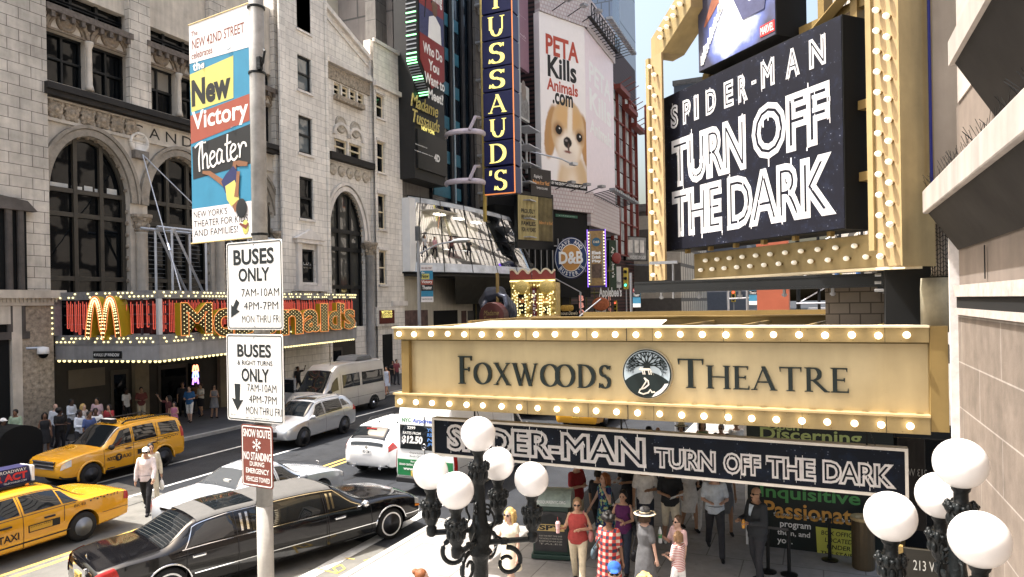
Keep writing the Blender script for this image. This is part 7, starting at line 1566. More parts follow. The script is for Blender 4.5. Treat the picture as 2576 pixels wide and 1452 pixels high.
#  vehicles
def mono(xs,ys,x):
 "monotone cubic through the stations"
 n=len(xs)
 if x<=xs[0]:return ys[0]
 if x>=xs[-1]:return ys[-1]
 i=0
 while xs[i+1]<x:i+=1
 d=[(ys[k+1]-ys[k])/(xs[k+1]-xs[k])for k in range(n-1)]
 def sl(k):
  if k==0:return d[0]
  if k==n-1:return d[-1]
  return 0 if d[k-1]*d[k]<=0 else 2*d[k-1]*d[k]/(d[k-1]+d[k])
 h=xs[i+1]-xs[i];t=(x-xs[i])/h;a,b=sl(i)*h,sl(i+1)*h
 return ys[i]*(2*t**3-3*t*t+1)+a*(t**3-2*t*t+t)+ys[i+1]*(-2*t**3+3*t*t)+b*(t**3-t*t)
class Car:
 def __init__(s,st,crown=.02):
  s.st=st;s.x=[q[0]for q in st];s.col=list(zip(*st));s.crown=crown
 def par(s,x):return[mono(s.x,s.col[k],x)for k in range(1,6)]
 def S(s,x,j):
  "surface point, j from 0 (sill, left) over 6 (centre of top) to 12 (sill, right)"
  side=1
  if j>6:j=12-j;side=-1
  wb,zs,zb,wt,zt=s.par(x)
  e=max(.012,min(.06,(zt-zb)*.18))
  P=[(wb*.84,zs),(wb*.965,zs+.04),(wb*1.0,zs+.58*(zb-zs)),(wb*.972,zb),(wt,zt-e),(wt*.80,zt-.004),(0,zt+s.crown)]
  i=min(int(j),5);t=j-i
  if i in(3,):a,b=P[3],P[4];y=a[0]+(b[0]-a[0])*t+.025*sin(pi*t);z=a[1]+(b[1]-a[1])*t
  else:
   lo,hi=(0,3)if i<3 else(4,6)
   p0=P[max(i-1,lo)];p1=P[i];p2=P[i+1];p3=P[min(i+2,hi)]
   f=lambda k:.5*((2*p1[k])+(-p0[k]+p2[k])*t+(2*p0[k]-5*p1[k]+4*p2[k]-p3[k])*t*t+(-p0[k]+3*p1[k]-3*p2[k]+p3[k])*t**3)
   y,z=f(0),f(1)
  return Vector((x,side*y,z))
 def N(s,x,j):
  e=.01;a=s.S(min(x+e,s.x[-1]),j)-s.S(max(x-e,s.x[0]),j);b=s.S(x,min(j+.03,12))-s.S(x,max(j-.03,0))
  n=a.cross(b);n=n.normalized()if n.length>1e-9 else Vector((0,0,1))
  c=s.S(x,j)-Vector((x,0,(s.par(x)[1]+s.par(x)[4])/2-.1))
  return n if n.dot(c)>0 else-n
 def body(s,m,wheels,wr,parent,step=.07):
  x0,x1=s.x[0],s.x[-1];n=int((x1-x0)/step);xs=sorted(set([round(x0+(x1-x0)*i/n,4)for i in range(n+1)]+[round(q,4)for q in s.x]))
  js=[0,.5,1,1.5,2,2.5,3,3.33,3.66,4,4.5,5,5.5,6];js=js+[12-j for j in js[-2::-1]]
  mb=MB();k=len(js);V=[s.S(x,j)for x in xs for j in js];F=[]
  for i in range(len(xs)-1):
   for q in range(k-1):a=i*k+q;F.append((a,a+1,a+k+1,a+k))
   F.append((i*k+k-1,i*k,(i+1)*k,(i+1)*k+k-1))
  F.append(tuple(range(k-1,-1,-1)));F.append(tuple((len(xs)-1)*k+q for q in range(k)))
  mb.add(V,F);me=mb.mesh('body',[m,BLACKM],True)
  o=bpy.data.objects.new('body',me);C.objects.link(o)
  cut=MB()
  for wx in wheels:
   for sd in(-1,1):
    yo=s.par(wx)[0];cut.cyl((wx,sd*(yo-.28),wr),(wx,sd*(yo+.2),wr),wr*1.17,28)
  c=bpy.data.objects.new('cut',cut.mesh('cut',[BLACKM]));C.objects.link(c)
  b=o.modifiers.new('b','BOOLEAN');b.object=c;b.operation='DIFFERENCE';b.solver='EXACT'
  dg=bpy.context.evaluated_depsgraph_get();dg.update();m2=bpy.data.meshes.new_from_object(o.evaluated_get(dg));bpy.data.objects.remove(o);bpy.data.objects.remove(c)
  m2.materials.clear();m2.materials.append(m);m2.materials.append(BLACKM)
  for p in m2.polygons:
   cc=p.center;p.use_smooth=True;p.material_index=0
   for wx in wheels:
    if(cc.x-wx)**2+(cc.z-wr)**2<(wr*1.16)**2 and abs(cc.y)<s.par(wx)[0]-.01 and abs(p.normal.y)<.9 and cc.z>.05:p.material_index=1
    if(cc.x-wx)**2+(cc.z-wr)**2<(wr*1.17)**2 and abs(cc.y)<s.par(wx)[0]-.2:p.material_index=1
  try:
   m2.set_sharp_from_angle(angle=radians(35))
  except Exception:pass
  o=bpy.data.objects.new('body',m2);C.objects.link(o);o.parent=parent
  return o
 def patch(s,nm,m,parent,j0,j1,b,t,off=.008,nx=10,nj=5,smooth=True,mirror=False,**k):
  "panel lying on the surface: x range b at j0, x range t at j1"
  for mi in((0,1)if mirror else(0,)):
   mb=MB();V=[];F=[]
   for i in range(nj+1):
    f=i/nj;j=j0+(j1-j0)*f;xa=b[0]+(t[0]-b[0])*f;xb=b[1]+(t[1]-b[1])*f;jj=12-j if mi else j
    for q in range(nx+1):
     x=xa+(xb-xa)*q/nx;V.append(s.S(x,jj)+s.N(x,jj)*off)
   for i in range(nj):
    for q in range(nx):a=i*(nx+1)+q;F.append((a,a+1,a+nx+2,a+nx+1))
   mb.add(V,F);o=mb.build(nm,m,parent,smooth,**k)
  return o
 def seam(s,m,parent,pts,wd=.012,off=.004,mirror=True,nm='panel_seams',**k):
  "thin line on the surface through (x,j) points"
  mb=MB()
  for mi in((0,1)if mirror else(0,)):
   for line in pts:
    P=[]
    for(xa,ja),(xb,jb)in zip(line,line[1:]):
     for q in range(8):f=q/8;P.append((xa+(xb-xa)*f,ja+(jb-ja)*f))
    P.append(line[-1]);L1=[]
    for x,j in P:jj=12-j if mi else j;L1.append((s.S(x,jj)+s.N(x,jj)*off,s.N(x,jj)))
    V=[];F=[]
    for i,(p,n)in enumerate(L1):
     d=L1[min(i+1,len(L1)-1)][0]-L1[max(i-1,0)][0];sd=d.cross(n);sd=sd.normalized()*wd/2 if sd.length>1e-9 else Vector((wd/2,0,0));V+=[p-sd,p+sd]
    for i in range(len(L1)-1):F.append((2*i,2*i+1,2*i+3,2*i+2))
    mb.add(V,F)
  return mb.build(nm,m,parent,**k)
def wheel(parent,x,y,r,rimm,spokes=5,cap=.62,wd=.21,white=False):
 sd=1 if y>0 else-1;W=MB();tw_=wd/2
 W.lathe([(r*cap,-tw_),(r*.93,-tw_),(r,-tw_*.6),(r,tw_*.6),(r*.93,tw_),(r*cap,tw_)],30,(0,0,0),'y');o=W.build('wheel',RUBBER,parent,True,loc=(x,y-sd*tw_,r))
 R=MB();yo=sd*tw_
 prof=[(.0001,yo*.35),(r*cap*.9,yo*.3),(r*cap,yo*.98),(r*cap*1.04,yo*1.02)]
 R.lathe(prof if sd>0 else prof,30,(0,0,0),'y');rr=R.build('rim',M('rim dark',(.05,.05,.055),.4,.6,var=0)if spokes else rimm,o,True)
 q=MB()
 if spokes:
  for i in range(spokes):
   a=2*pi*i/spokes+.3;c_,s_=cos(a),sin(a);w0,w1=r*.10,r*.13;V=[]
   for rad,w_ in((r*.08,w0),(r*cap*.99,w1)):
    for u in(-1,1):
     for yy in(yo*.62,yo*.9):V.append((c_*rad-s_*w_*u*.5,yy,s_*rad+c_*w_*u*.5))
   q.add(V,[(0,1,3,2),(4,6,7,5),(0,4,5,1),(2,3,7,6),(1,5,7,3),(0,2,6,4)])
  q.lathe([(.0001,yo*.95),(r*.16,yo*.9),(r*.17,yo*.5)],16,(0,0,0),'y');q.lathe([(r*cap*.92,yo*.92),(r*cap*1.0,yo*1.0),(r*cap*1.02,yo*.6)],30,(0,0,0),'y')
 else:
  q.lathe([(.0001,yo*.9),(r*.22,yo*.85),(r*.26,yo*.4)],16,(0,0,0),'y')
  for i in range(12):a=i*pi/6;q.sph((r*.42*cos(a),yo*.38,r*.42*sin(a)),r*.06,.01,r*.06,6,4)
 q.build('spokes',rimm,o)
 if white:q=MB();q.lathe([(r*.70,yo*1.01),(r*.76,yo*1.012)],30,(0,0,0),'y');q.build('whitewall',WHITE,o)
 return o
def car_base(nm,lb,cx,cy,head,cat='car',group=None):return thing(nm,lb,cat,(cx,cy,0.0),head,group)
def mirror_(parent,x,y,z,m,gl=GLASS2):
 for sd in(1,-1):
  p=MB();p.sph((x,sd*(y+.10),z),.08,.12,.085,10,8);p.tube([(x+.02,sd*(y-.04),z-.04),(x,sd*(y+.04),z-.02)],.03,6);p.build('mirror',m,parent,True)
def plate_(parent,x,z,s,m,im,sgn=-1,w=.31,h=.155,y=0.0):
 p=MB();p.box(min(x,x+sgn*.015),max(x,x+sgn*.015),y-w/2,y+w/2,z-h/2,z+h/2);o=p.build('number_plate',m,parent)
 mb=MB();put_text(mb,s,(-w*.40,-h*.30,w*.40,h*.30),0,bold=.01)
 mb.v=[Vector((x+sgn*.018,y-sgn*(-v.x)*1.0 if sgn>0 else y-v.x,z+v.z))for v in mb.v];mb.build('plate_lettering',im,o)
def side_text(parent,nm,s,rect,m,y,sd,**k):
 "writing on the side of a vehicle; sd=-1 right side, +1 left side; rect in (x from rear to front, z)"
 mb=MB();x0,z0,x1,z1=rect
 put_text(mb,s,(0,z0,x1-x0,z1),0,**k)
 mb.v=[Vector(((x0+v.x)if sd<0 else(x1-v.x),sd*y+0*v.y,v.z))for v in mb.v]
 return mb.build(nm,m,parent)
TAXI=MC('taxi yellow',(.60,.29,.014),.9,.25);BLKP=MC('black car paint',(.004,.004,.005),.45,.1,flake=0);SILV=MC('silver paint',(.40,.41,.43),.9,.28,.45);WHP=MC('white car paint',(.74,.75,.76),.9,.25);VANS=MC('champagne silver',(.42,.41,.40),.9,.3,.35);SLV2=MC('pale silver blue',(.48,.51,.55),.9,.25,.3)
CHK=M('taxi black print',(.012,.012,.012),.5,var=0)
def lamps(c,parent,front,rear,jf=(2.2,3.3),jr=(2.2,3.2),mr=None):
 c.patch('headlight',LENS,parent,jf[0],jf[1],front,front,.01,mirror=True,nx=6,nj=4);c.patch('tail_light',mr or RED,parent,jr[0],jr[1],rear,rear,.01,mirror=True,nx=6,nj=4)
 # --- sedan (used for both yellow taxis and, reshaped, for the pale saloon)
def sedan_st(L,W,H,hood=.98,trunk=1.0,sh=0.0):
 h=L/2;w=W/2
 return[(-h,w*.80,.40,trunk*.78,w*.62,trunk*.82),(-h+.07,w*.93,.30,trunk*.88,w*.78,trunk*.93),(-h+.5,w*.985,.27,trunk*.955,w*.82,trunk*1.01),(-h+1.12+sh,w,.25,trunk*.97,w*.80,trunk*1.05),(-h+1.80+sh,w,.24,.96,w*.64,H-.05),(-h+2.35+sh,w,.24,.955,w*.66,H),(h-2.35+sh*.5,w,.24,.945,w*.66,H-.015),(h-1.60,w,.24,.93,w*.76,hood*1.04),(h-1.1,w*.99,.25,.90,w*.80,hood*1.0),(h-.45,w*.97,.27,.82,w*.78,hood*.90),(h-.10,w*.90,.32,.70,w*.70,hood*.78),(h,w*.76,.40,.60,w*.60,hood*.66)]
def yellow_sedan(lb,cx,cy,head,near=True,group='yellow cabs'):
 t=car_base('yellow_taxi',lb,cx,cy,head,'taxi',group);L,W,H=5.4,1.98,1.47;c=Car(sedan_st(L,W,H));h=L/2
 c.body(TAXI,(-1.42,1.45),.345,t)
 for x in(-1.42,1.45):
  for sd in(-1,1):wheel(t,x,sd*.985,.345,STEEL if False else GREY,0,.60)
 c.patch('windscreen',GLASS2,t,4.25,7.75,(.40,1.02),(.40,1.02),nx=6,nj=14);c.patch('rear_window',GLASS2,t,4.25,7.75,(-1.50,-.93),(-1.50,-.93),nx=6,nj=14)
 c.patch('side_window',GLASS2,t,3.12,3.9,(.0,.95),(.0,.42),mirror=True);c.patch('side_window',GLASS2,t,3.12,3.9,(-.92,-.10),(-.88,-.10),mirror=True);c.patch('quarter_window',GLASS2,t,3.12,3.85,(-1.32,-.96),(-1.04,-.92),mirror=True)
 c.seam(TRIM,t,[[(-.05,1.0),(-.05,3.0),(-.05,3.95)],[(1.0,1.2),(1.02,3.0)],[(-.95,1.9),(-.98,3.0)],[(-1.25,3.02),(1.2,3.02)],[(-1.0,3.95),(.45,3.95)]],.014)
 c.seam(TRIM,t,[[(-1.15,1.35),(1.1,1.35)]],.03,.006,nm='rub_strip');c.seam(TRIM,t,[[(-2.62,1.7),(-1.9,1.7)]],.012,nm='bumper_seam');c.seam(TRIM,t,[[(-1.6,4.1),(-1.55,6),(-1.6,7.9)],[(-2.55,4.5),(-2.6,6),(-2.55,7.5)]],.012,mirror=False,nm='boot_seams')
 c.patch('tail_light',RED,t,2.25,3.1,(-2.69,-2.48),(-2.69,-2.52),.012,mirror=True,nx=5,nj=4);c.patch('headlight',LENS,t,2.3,3.2,(2.40,2.66),(2.40,2.64),.012,mirror=True,nx=5,nj=4)
 for sd in(1,-1):
  for x in(-.62,.32):p=MB();p.box(x-.12,x+.12,sd*1.0-.02,sd*1.0+.02,.80,.84);p.build('door_handle',TRIM,t,bevel=.01)
 p=MB();p.lathe([(.0001,.0),(.11,.0),(.115,-.004)],20,(-1.95,.975,.80),'y');p.build('fuel_flap',TAXI,t)
 p=MB()
 for i in range(9):
  for q in range(2):
   if(i+q)%2==0 or i>6:p.box(-1.62-i*.085,-1.58-i*.085 if i<6 else-1.60-i*.085,.992,.996,.905+q*.035-.0*i,.938+q*.035)
 p.build('checker_strip',CHK,t)
 if near:
  side_text(t,'side_lettering','8K48',(-1.47,.86,-1.18,.93),CHK,.998,1);side_text(t,'side_lettering','NYC TAXI',(.05,.50,.95,.66),CHK,1.0,1,bold=.02)
  p=MB();p.box(-.85,-.15,.990,.999,.58,.74);o=p.build('fare_sticker',CHK,t);p=MB();p.box(-.67,-.17,.9985,1.002,.60,.72);p.build('sticker_panel',M('sticker ochre',(.45,.26,.03),.5),o);side_text(o,'sticker_lettering','INITIAL FARE',(-.65,.68,-.19,.71),CHK,1.004,1)
 plate_(t,-2.71,.62,'6Y37',M('plate orange',(.65,.40,.05),.5),INK)
 z=H+.03;p=MB();p.box(-.75,.72,-.30,.30,z,z+.05);o=p.build('roof_ad_base',TRIM,t)
 p=MB();p.prism([(-.72,z+.053),(.70,z+.053),(.66,z+.42),(-.66,z+.42)],-.20,.20);o=p.build('roof_ad_box',M('ad navy',(.022,.022,.07),.35,var=.25,vs=6),t)
 p=MB();p.box(-.76,-.70,-.24,.24,z+.053,z+.40);p.build('roof_ad_end',WHITE,t)
 if near:
  side_text(o,'ad_lettering','SERIOUSLY BROADWAY',(-.60,z+.32,.62,z+.39),WHITE,.204,1);side_text(o,'ad_lettering','SISTER ACT',(-.62,z+.14,.64,z+.31),M('ad red',(.5,.03,.03),.4,var=0),.205,1,bold=.05);side_text(o,'ad_lettering','TELECHARGE.COM',(-.60,z+.075,-.1,z+.115),WHITE,.204,1)
 mirror_(t,.92,.98,1.0,TRIM)
 p=MB();p.sph((-.55,.30,z-.0),.05,.03,.03);p.build('roof_marker',AMBER,t)
 return t
a_=on_z(212,1361);yellow_sedan('yellow cab sedan with a red lettered roof advertisement, cut by the photo edge',a_.x-.99,a_.y-1.42,-pi/2)
q=yellow_sedan('yellow cab sedan seen through the gap under the marquee',-9.6,31.0,pi/2,False)
# --- yellow sport utility cab
a_=on_z(414,1176);cx,cy=a_.x-.90,a_.y-1.32
t=car_base('yellow_taxi','yellow sport utility cab with black roof rails passing the crowd',cx,cy,-pi/2,'taxi','yellow cabs')
st=[(-2.22,.76,.45,.92,.60,1.02),(-2.19,.86,.36,1.02,.66,1.45),(-2.08,.895,.34,1.06,.68,1.62),(-1.7,.90,.33,1.07,.70,1.71),(-.6,.905,.32,1.06,.72,1.74),(.15,.905,.32,1.05,.71,1.69),(.95,.905,.32,1.04,.76,1.13),(1.5,.90,.34,1.0,.80,1.07),(2.0,.87,.36,.93,.78,.99),(2.17,.80,.40,.82,.70,.90),(2.22,.68,.48,.72,.6,.78)]
c=Car(st);c.body(TAXI,(-1.30,1.33),.36,t)
for x in(-1.30,1.33):
 for sd in(-1,1):wheel(t,x,sd*.91,.36,CHROME,5,.62)
 p=MB();p.mi=0
 for sd in(-1,1):p.tube([(x+.43*cos(radians(a)),sd*.90,.36+.43*sin(radians(a)))for a in range(-15,196,12)],.035,6)
 p.build('wheel_lip',TAXI,t,True)
c.patch('windscreen',GLASS2,t,4.2,7.8,(.22,.92),(.22,.92),nx=6,nj=14);c.patch('rear_window',GLASS2,t,4.2,7.8,(-2.185,-2.10),(-2.185,-2.10),nx=4,nj=14)
c.patch('side_window',GLASS2,t,3.1,3.88,(-.10,.78),(-.10,.26),mirror=True);c.patch('side_window',GLASS2,t,3.1,3.88,(-1.05,-.20),(-.98,-.20),mirror=True);c.patch('quarter_window',GLASS2,t,3.15,3.85,(-1.98,-1.22),(-1.92,-1.18),mirror=True)
c.seam(TRIM,t,[[(-.15,.9),(-.15,3.9)],[(.88,1.2),(.9,3.0)],[(-1.05,2.3),(-1.10,3.9)],[(-1.98,3.04),(.85,3.04)]],.014);c.seam(TRIM,t,[[(-.85,1.0),(.9,1.0)]],.06,.006,nm='sill_strip')
c.patch('headlight',LENS,t,2.2,3.2,(1.95,2.20),(1.93,2.17),.012,mirror=True,nx=6,nj=4);c.patch('tail_light',RED,t,2.6,3.5,(-2.205,-2.02),(-2.19,-2.03),.012,mirror=True,nx=5,nj=4);c.patch('bumper_strip',TRIM,t,.4,1.1,(1.6,2.2),(1.8,2.2),.008,mirror=True)
p=MB();p.box(2.16,2.245,-.48,.48,.68,.90);o=p.build('grille',TRIM,t);p=MB();[p.box(2.235,2.26,-.5,.5,z,z+.03)for z in(.67,.78,.89)];p.build('grille_bars',CHROME,o)
for sd in(1,-1):
 for x in(-.90,.05):p=MB();p.box(x-.11,x+.11,sd*.91-.02,sd*.91+.02,.93,.97);p.build('door_handle',TRIM,t,bevel=.01)
 p=MB();p.tube([(-1.85,sd*.60,1.72),(-1.7,sd*.60,1.80),(-.1,sd*.60,1.80),(.05,sd*.60,1.72)],.025,6);p.build('roof_rail',TRIM,t)
p=MB();p.box(.0,.14,-.32,.32,1.74,1.86);o=p.build('roof_light',TRIM,t,bevel=.02);p=MB();p.box(-.01,.15,-.25,.25,1.862,1.872);p.build('roof_light_lens',WHITE,o)
mirror_(t,.70,.88,1.10,TRIM)
side_text(t,'side_lettering','NYC',(.53,.66,.80,.79),CHK,.925,1,bold=.03);side_text(t,'side_lettering','AXI',(-.03,.66,.28,.79),CHK,.925,1,bold=.01)
p=MB();p.lathe([(.0001,.929),(.115,.929),(.12,.92)],20,(.405,0,.725),'y');o=p.build('taxi_badge',CHK,t);side_text(o,'badge_lettering','T',(.35,.67,.46,.78),TAXI,.932,1,bold=.04)
p=MB();p.box(-.78,-.28,.915,.925,.68,.84);o=p.build('fare_sticker',CHK,t);p=MB();p.box(-.77,-.42,.924,.928,.69,.83);p.build('sticker_panel',M('sticker yellow',(.5,.28,.03),.5),o)
side_text(t,'side_lettering','3Ab2',(-1.20,.96,-.98,1.02),CHK,.925,1)
p=MB()
for i in range(9):
 for q in range(2):
  if(i+q)%2==0:p.box(-1.28-i*.075,-1.245-i*.075,.905,.925-i*.002,.985+q*.03+i*.006,1.015+q*.03+i*.006)
p.build('checker_strip',CHK,t)
p=MB();p.box(.55,.80,.915,.925,.42,.45);p.build('small_badge',CHK,t)
# --- black stretch limousine
rc=Vector((-12.35,8.35,0));fc=Vector((-9.85,15.05,0));hd=atan2(fc.y-rc.y,fc.x-rc.x);mid_=(rc+fc)/2
t=car_base('black_limousine','long black stretch limousine with chrome mouldings, turned towards the kerb',mid_.x,mid_.y,hd,'limousine')
h=3.58;w=.98
st=[(-h,.76,.42,.74,.58,.80),(-h+.08,.90,.32,.88,.74,.95),(-h+.5,.97,.28,.955,.80,1.02),(-h+1.1,w,.26,.97,.80,1.06),(-h+1.85,w,.25,.97,.66,1.43),(-h+2.5,w,.25,.97,.69,1.50),(.2,w,.25,.96,.69,1.51),(h-2.45,w,.25,.95,.68,1.47),(h-1.62,w,.25,.94,.77,1.06),(h-1.1,.975,.26,.92,.80,1.03),(h-.45,.95,.28,.86,.78,.95),(h-.1,.88,.34,.74,.68,.82),(h,.74,.42,.62,.56,.70)]
c=Car(st);c.body(BLKP,(-h+1.2,h-.98),.36,t)
for x in(-h+1.2,h-.98):
 for sd in(-1,1):wheel(t,x,sd*.975,.36,CHROME,9,.64,white=True)
 p=MB()
 for sd in(-1,1):p.tube([(x+.425*cos(radians(a)),sd*.965,.36+.425*sin(radians(a)))for a in range(5,176,10)],.022,6)
 p.build('wheel_arch_chrome',CHROME,t,True)
VIN=M('grey vinyl roof',(.085,.083,.08),.75,var=.12,vs=6,bump=.2,bs=200)
c.patch('vinyl_roof',VIN,t,4.05,7.95,(-h+1.83,h-2.42),(-h+1.83,h-2.42),.010,nx=40,nj=14)
c.patch('sunroof',GLASS2,t,5.0,7.0,(-1.35,-.55),(-1.35,-.55),.018,nx=6,nj=8)
c.patch('windscreen',GLASS2,t,4.2,7.8,(h-2.36,h-1.66),(h-2.36,h-1.66),nx=6,nj=14);rw=c.patch('rear_window',GLASS2,t,4.3,7.7,(-h+1.15,-h+1.76),(-h+1.15,-h+1.76),nx=6,nj=14)
for k_ in range(9):x_=-h+1.2+k_*.06;c.seam(M('defroster',(.10,.10,.09),.4,var=0),rw if False else t,[[(x_,4.5),(x_,6),(x_,7.5)]],.0035,.011,mirror=False,nm='defroster_line')
for a,b,nm in((-h+1.55,-h+2.45,'side_window'),(-.75,.85,'side_window')):c.patch(nm,GLASS2,t,3.12,3.88,(a,b),(a+(.28 if a<-1 else 0),b),.010,mirror=True,nx=14)
c.patch('side_window',GLASS2,t,3.12,3.88,(h-2.62,h-1.72),(h-2.62,h-2.25),.010,mirror=True)
c.seam(CHROME,t,[[(-h+1.45,3.05),(h-1.6,3.05)],[(-h+1.5,3.06),(-h+1.72,3.93),(-h+2.4,3.97),(h-2.4,3.97),(h-1.62,3.06)]],.016,.012,nm='window_chrome');c.seam(CHROME,t,[[(-h+1.66,1.62),(h-1.4,1.62)],[(-h+.1,1.6),(-h+.75,1.62)],[(h-.55,1.62),(h-.05,1.6)]],.020,.012,nm='body_chrome');c.seam(CHROME,t,[[(-h+1.66,.85),(h-1.4,.85)]],.022,.012,nm='sill_chrome')
c.seam(TRIM,t,[[(-h+1.5,1.2),(-h+1.55,3.0)],[(-h+2.52,.9),(-h+2.52,3.95)],[(.95,.9),(.95,3.9)],[(h-2.68,.9),(h-2.68,3.9)],[(h-1.5,1.2),(h-1.55,3.0)]],.014);c.seam(TRIM,t,[[(h-.15,4.4),(h-.2,6),(h-.15,7.6)],[(h-1.55,4.1),(h-1.6,7.9)]],.012,mirror=False,nm='bonnet_seam')
for x in(-h+2.62,-h+2.74,.98,1.09):c.seam(CHROME,t,[[(x,3.2),(x+.02,3.85)]],.05,.018,nm='opera_bar')
c.patch('tail_light',RED,t,1.9,3.45,(-h+.005,-h+.42),(-h+.005,-h+.30),.014,mirror=True,nx=6,nj=5);c.patch('headlight',LENS,t,2.35,3.2,(h-.26,h-.02),(h-.24,h-.03),.014,mirror=True,nx=6,nj=4);c.patch('side_indicator',AMBER,t,2.1,2.3,(h-.26,h-.03),(h-.26,h-.03),.014,mirror=True,nx=5,nj=2)
p=MB();p.box(-h-.02,-h+.05,-.36,.36,.66,.90);p.build('boot_chrome',CHROME,t,bevel=.02);plate_(t,-h-.025,.70,'OLB4095',M('plate amber',(.6,.42,.1),.5),INK)
p=MB();p.box(h-.06,h+.015,-.36,.36,.50,.74);p.build('grille',CHROME,t,bevel=.02);p=MB();p.tube([(-h+.12,0,.95),(-h+.12,0,1.06)],.012,6);p.box(-h+.11,-h+.13,-.05,.05,1.01,1.03);p.build('boot_ornament',CHROME,t)
for sd in(1,-1):
 for x in(-h+1.75,h-2.35):p=MB();p.box(x-.13,x+.13,sd*.985-.02,sd*.985+.02,.80,.85);p.build('door_handle',CHROME,t,bevel=.015)
mirror_(t,h-1.75,.95,1.02,CHROME)
# --- pale saloon beside it
t=car_base('silver_sedan','pale silver-blue saloon with glazed rear window, between cabs and black limousine',-13.75,14.15,radians(84),'car')
c=Car(sedan_st(4.95,1.86,1.44,.98,1.0,.05));c.body(SLV2,(-1.40,1.45),.34,t)
for x in(-1.40,1.45):
 for sd in(-1,1):wheel(t,x,sd*.925,.34,CHROME,7,.64)
c.patch('windscreen',GLASS2,t,4.25,7.75,(.22,.83),(.22,.83),nx=6,nj=14);c.patch('rear_window',MG('bright rear glass',(.06,.065,.07),.03,1.0),t,4.3,7.7,(-1.26,-.72),(-1.26,-.72),nx=6,nj=14)
c.patch('side_window',GLASS2,t,3.12,3.88,(-.0,.78),(-.0,.28),mirror=True);c.patch('side_window',GLASS2,t,3.12,3.85,(-1.0,-.10),(-.70,-.10),mirror=True)
c.seam(TRIM,t,[[(-.05,.9),(-.05,3.9)],[(.85,1.2),(.86,3.0)],[(-.85,1.8),(-.95,3.0)]],.013);c.seam(CHROME,t,[[(-1.1,3.05),(.85,3.05)],[(-1.05,3.07),(-.72,3.95),(.3,3.95),(.84,3.07)]],.02,.01,nm='window_chrome');c.seam(TRIM,t,[[(-1.32,4.1),(-1.34,6),(-1.32,7.9)],[(-2.3,4.4),(-2.38,6),(-2.3,7.6)]],.012,mirror=False,nm='boot_seams')
lamps(c,t,(2.22,2.43),(-2.47,-2.30),(2.3,3.2),(2.1,3.1));p=MB();p.box(-2.49,-2.44,-.40,.40,.74,.80);p.build('boot_chrome',CHROME,t);plate_(t,-2.48,.64,'EKL 4471',WHITE,INK)
mirror_(t,.72,.90,.98,SLV2);p=MB();p.tube([(2.2,0,.90),(2.24,0,.96),(2.15,0,1.0)],.012,6);p.build('bonnet_ornament',CHROME,t)
p=MB();p.box(-1.1,-.95,-.3,-.1,1.1,1.2);p.sph((-.9,.25,1.12),.1,.13,.09);p.build('headrest',M('pale seat',(.5,.49,.45),.7),t)
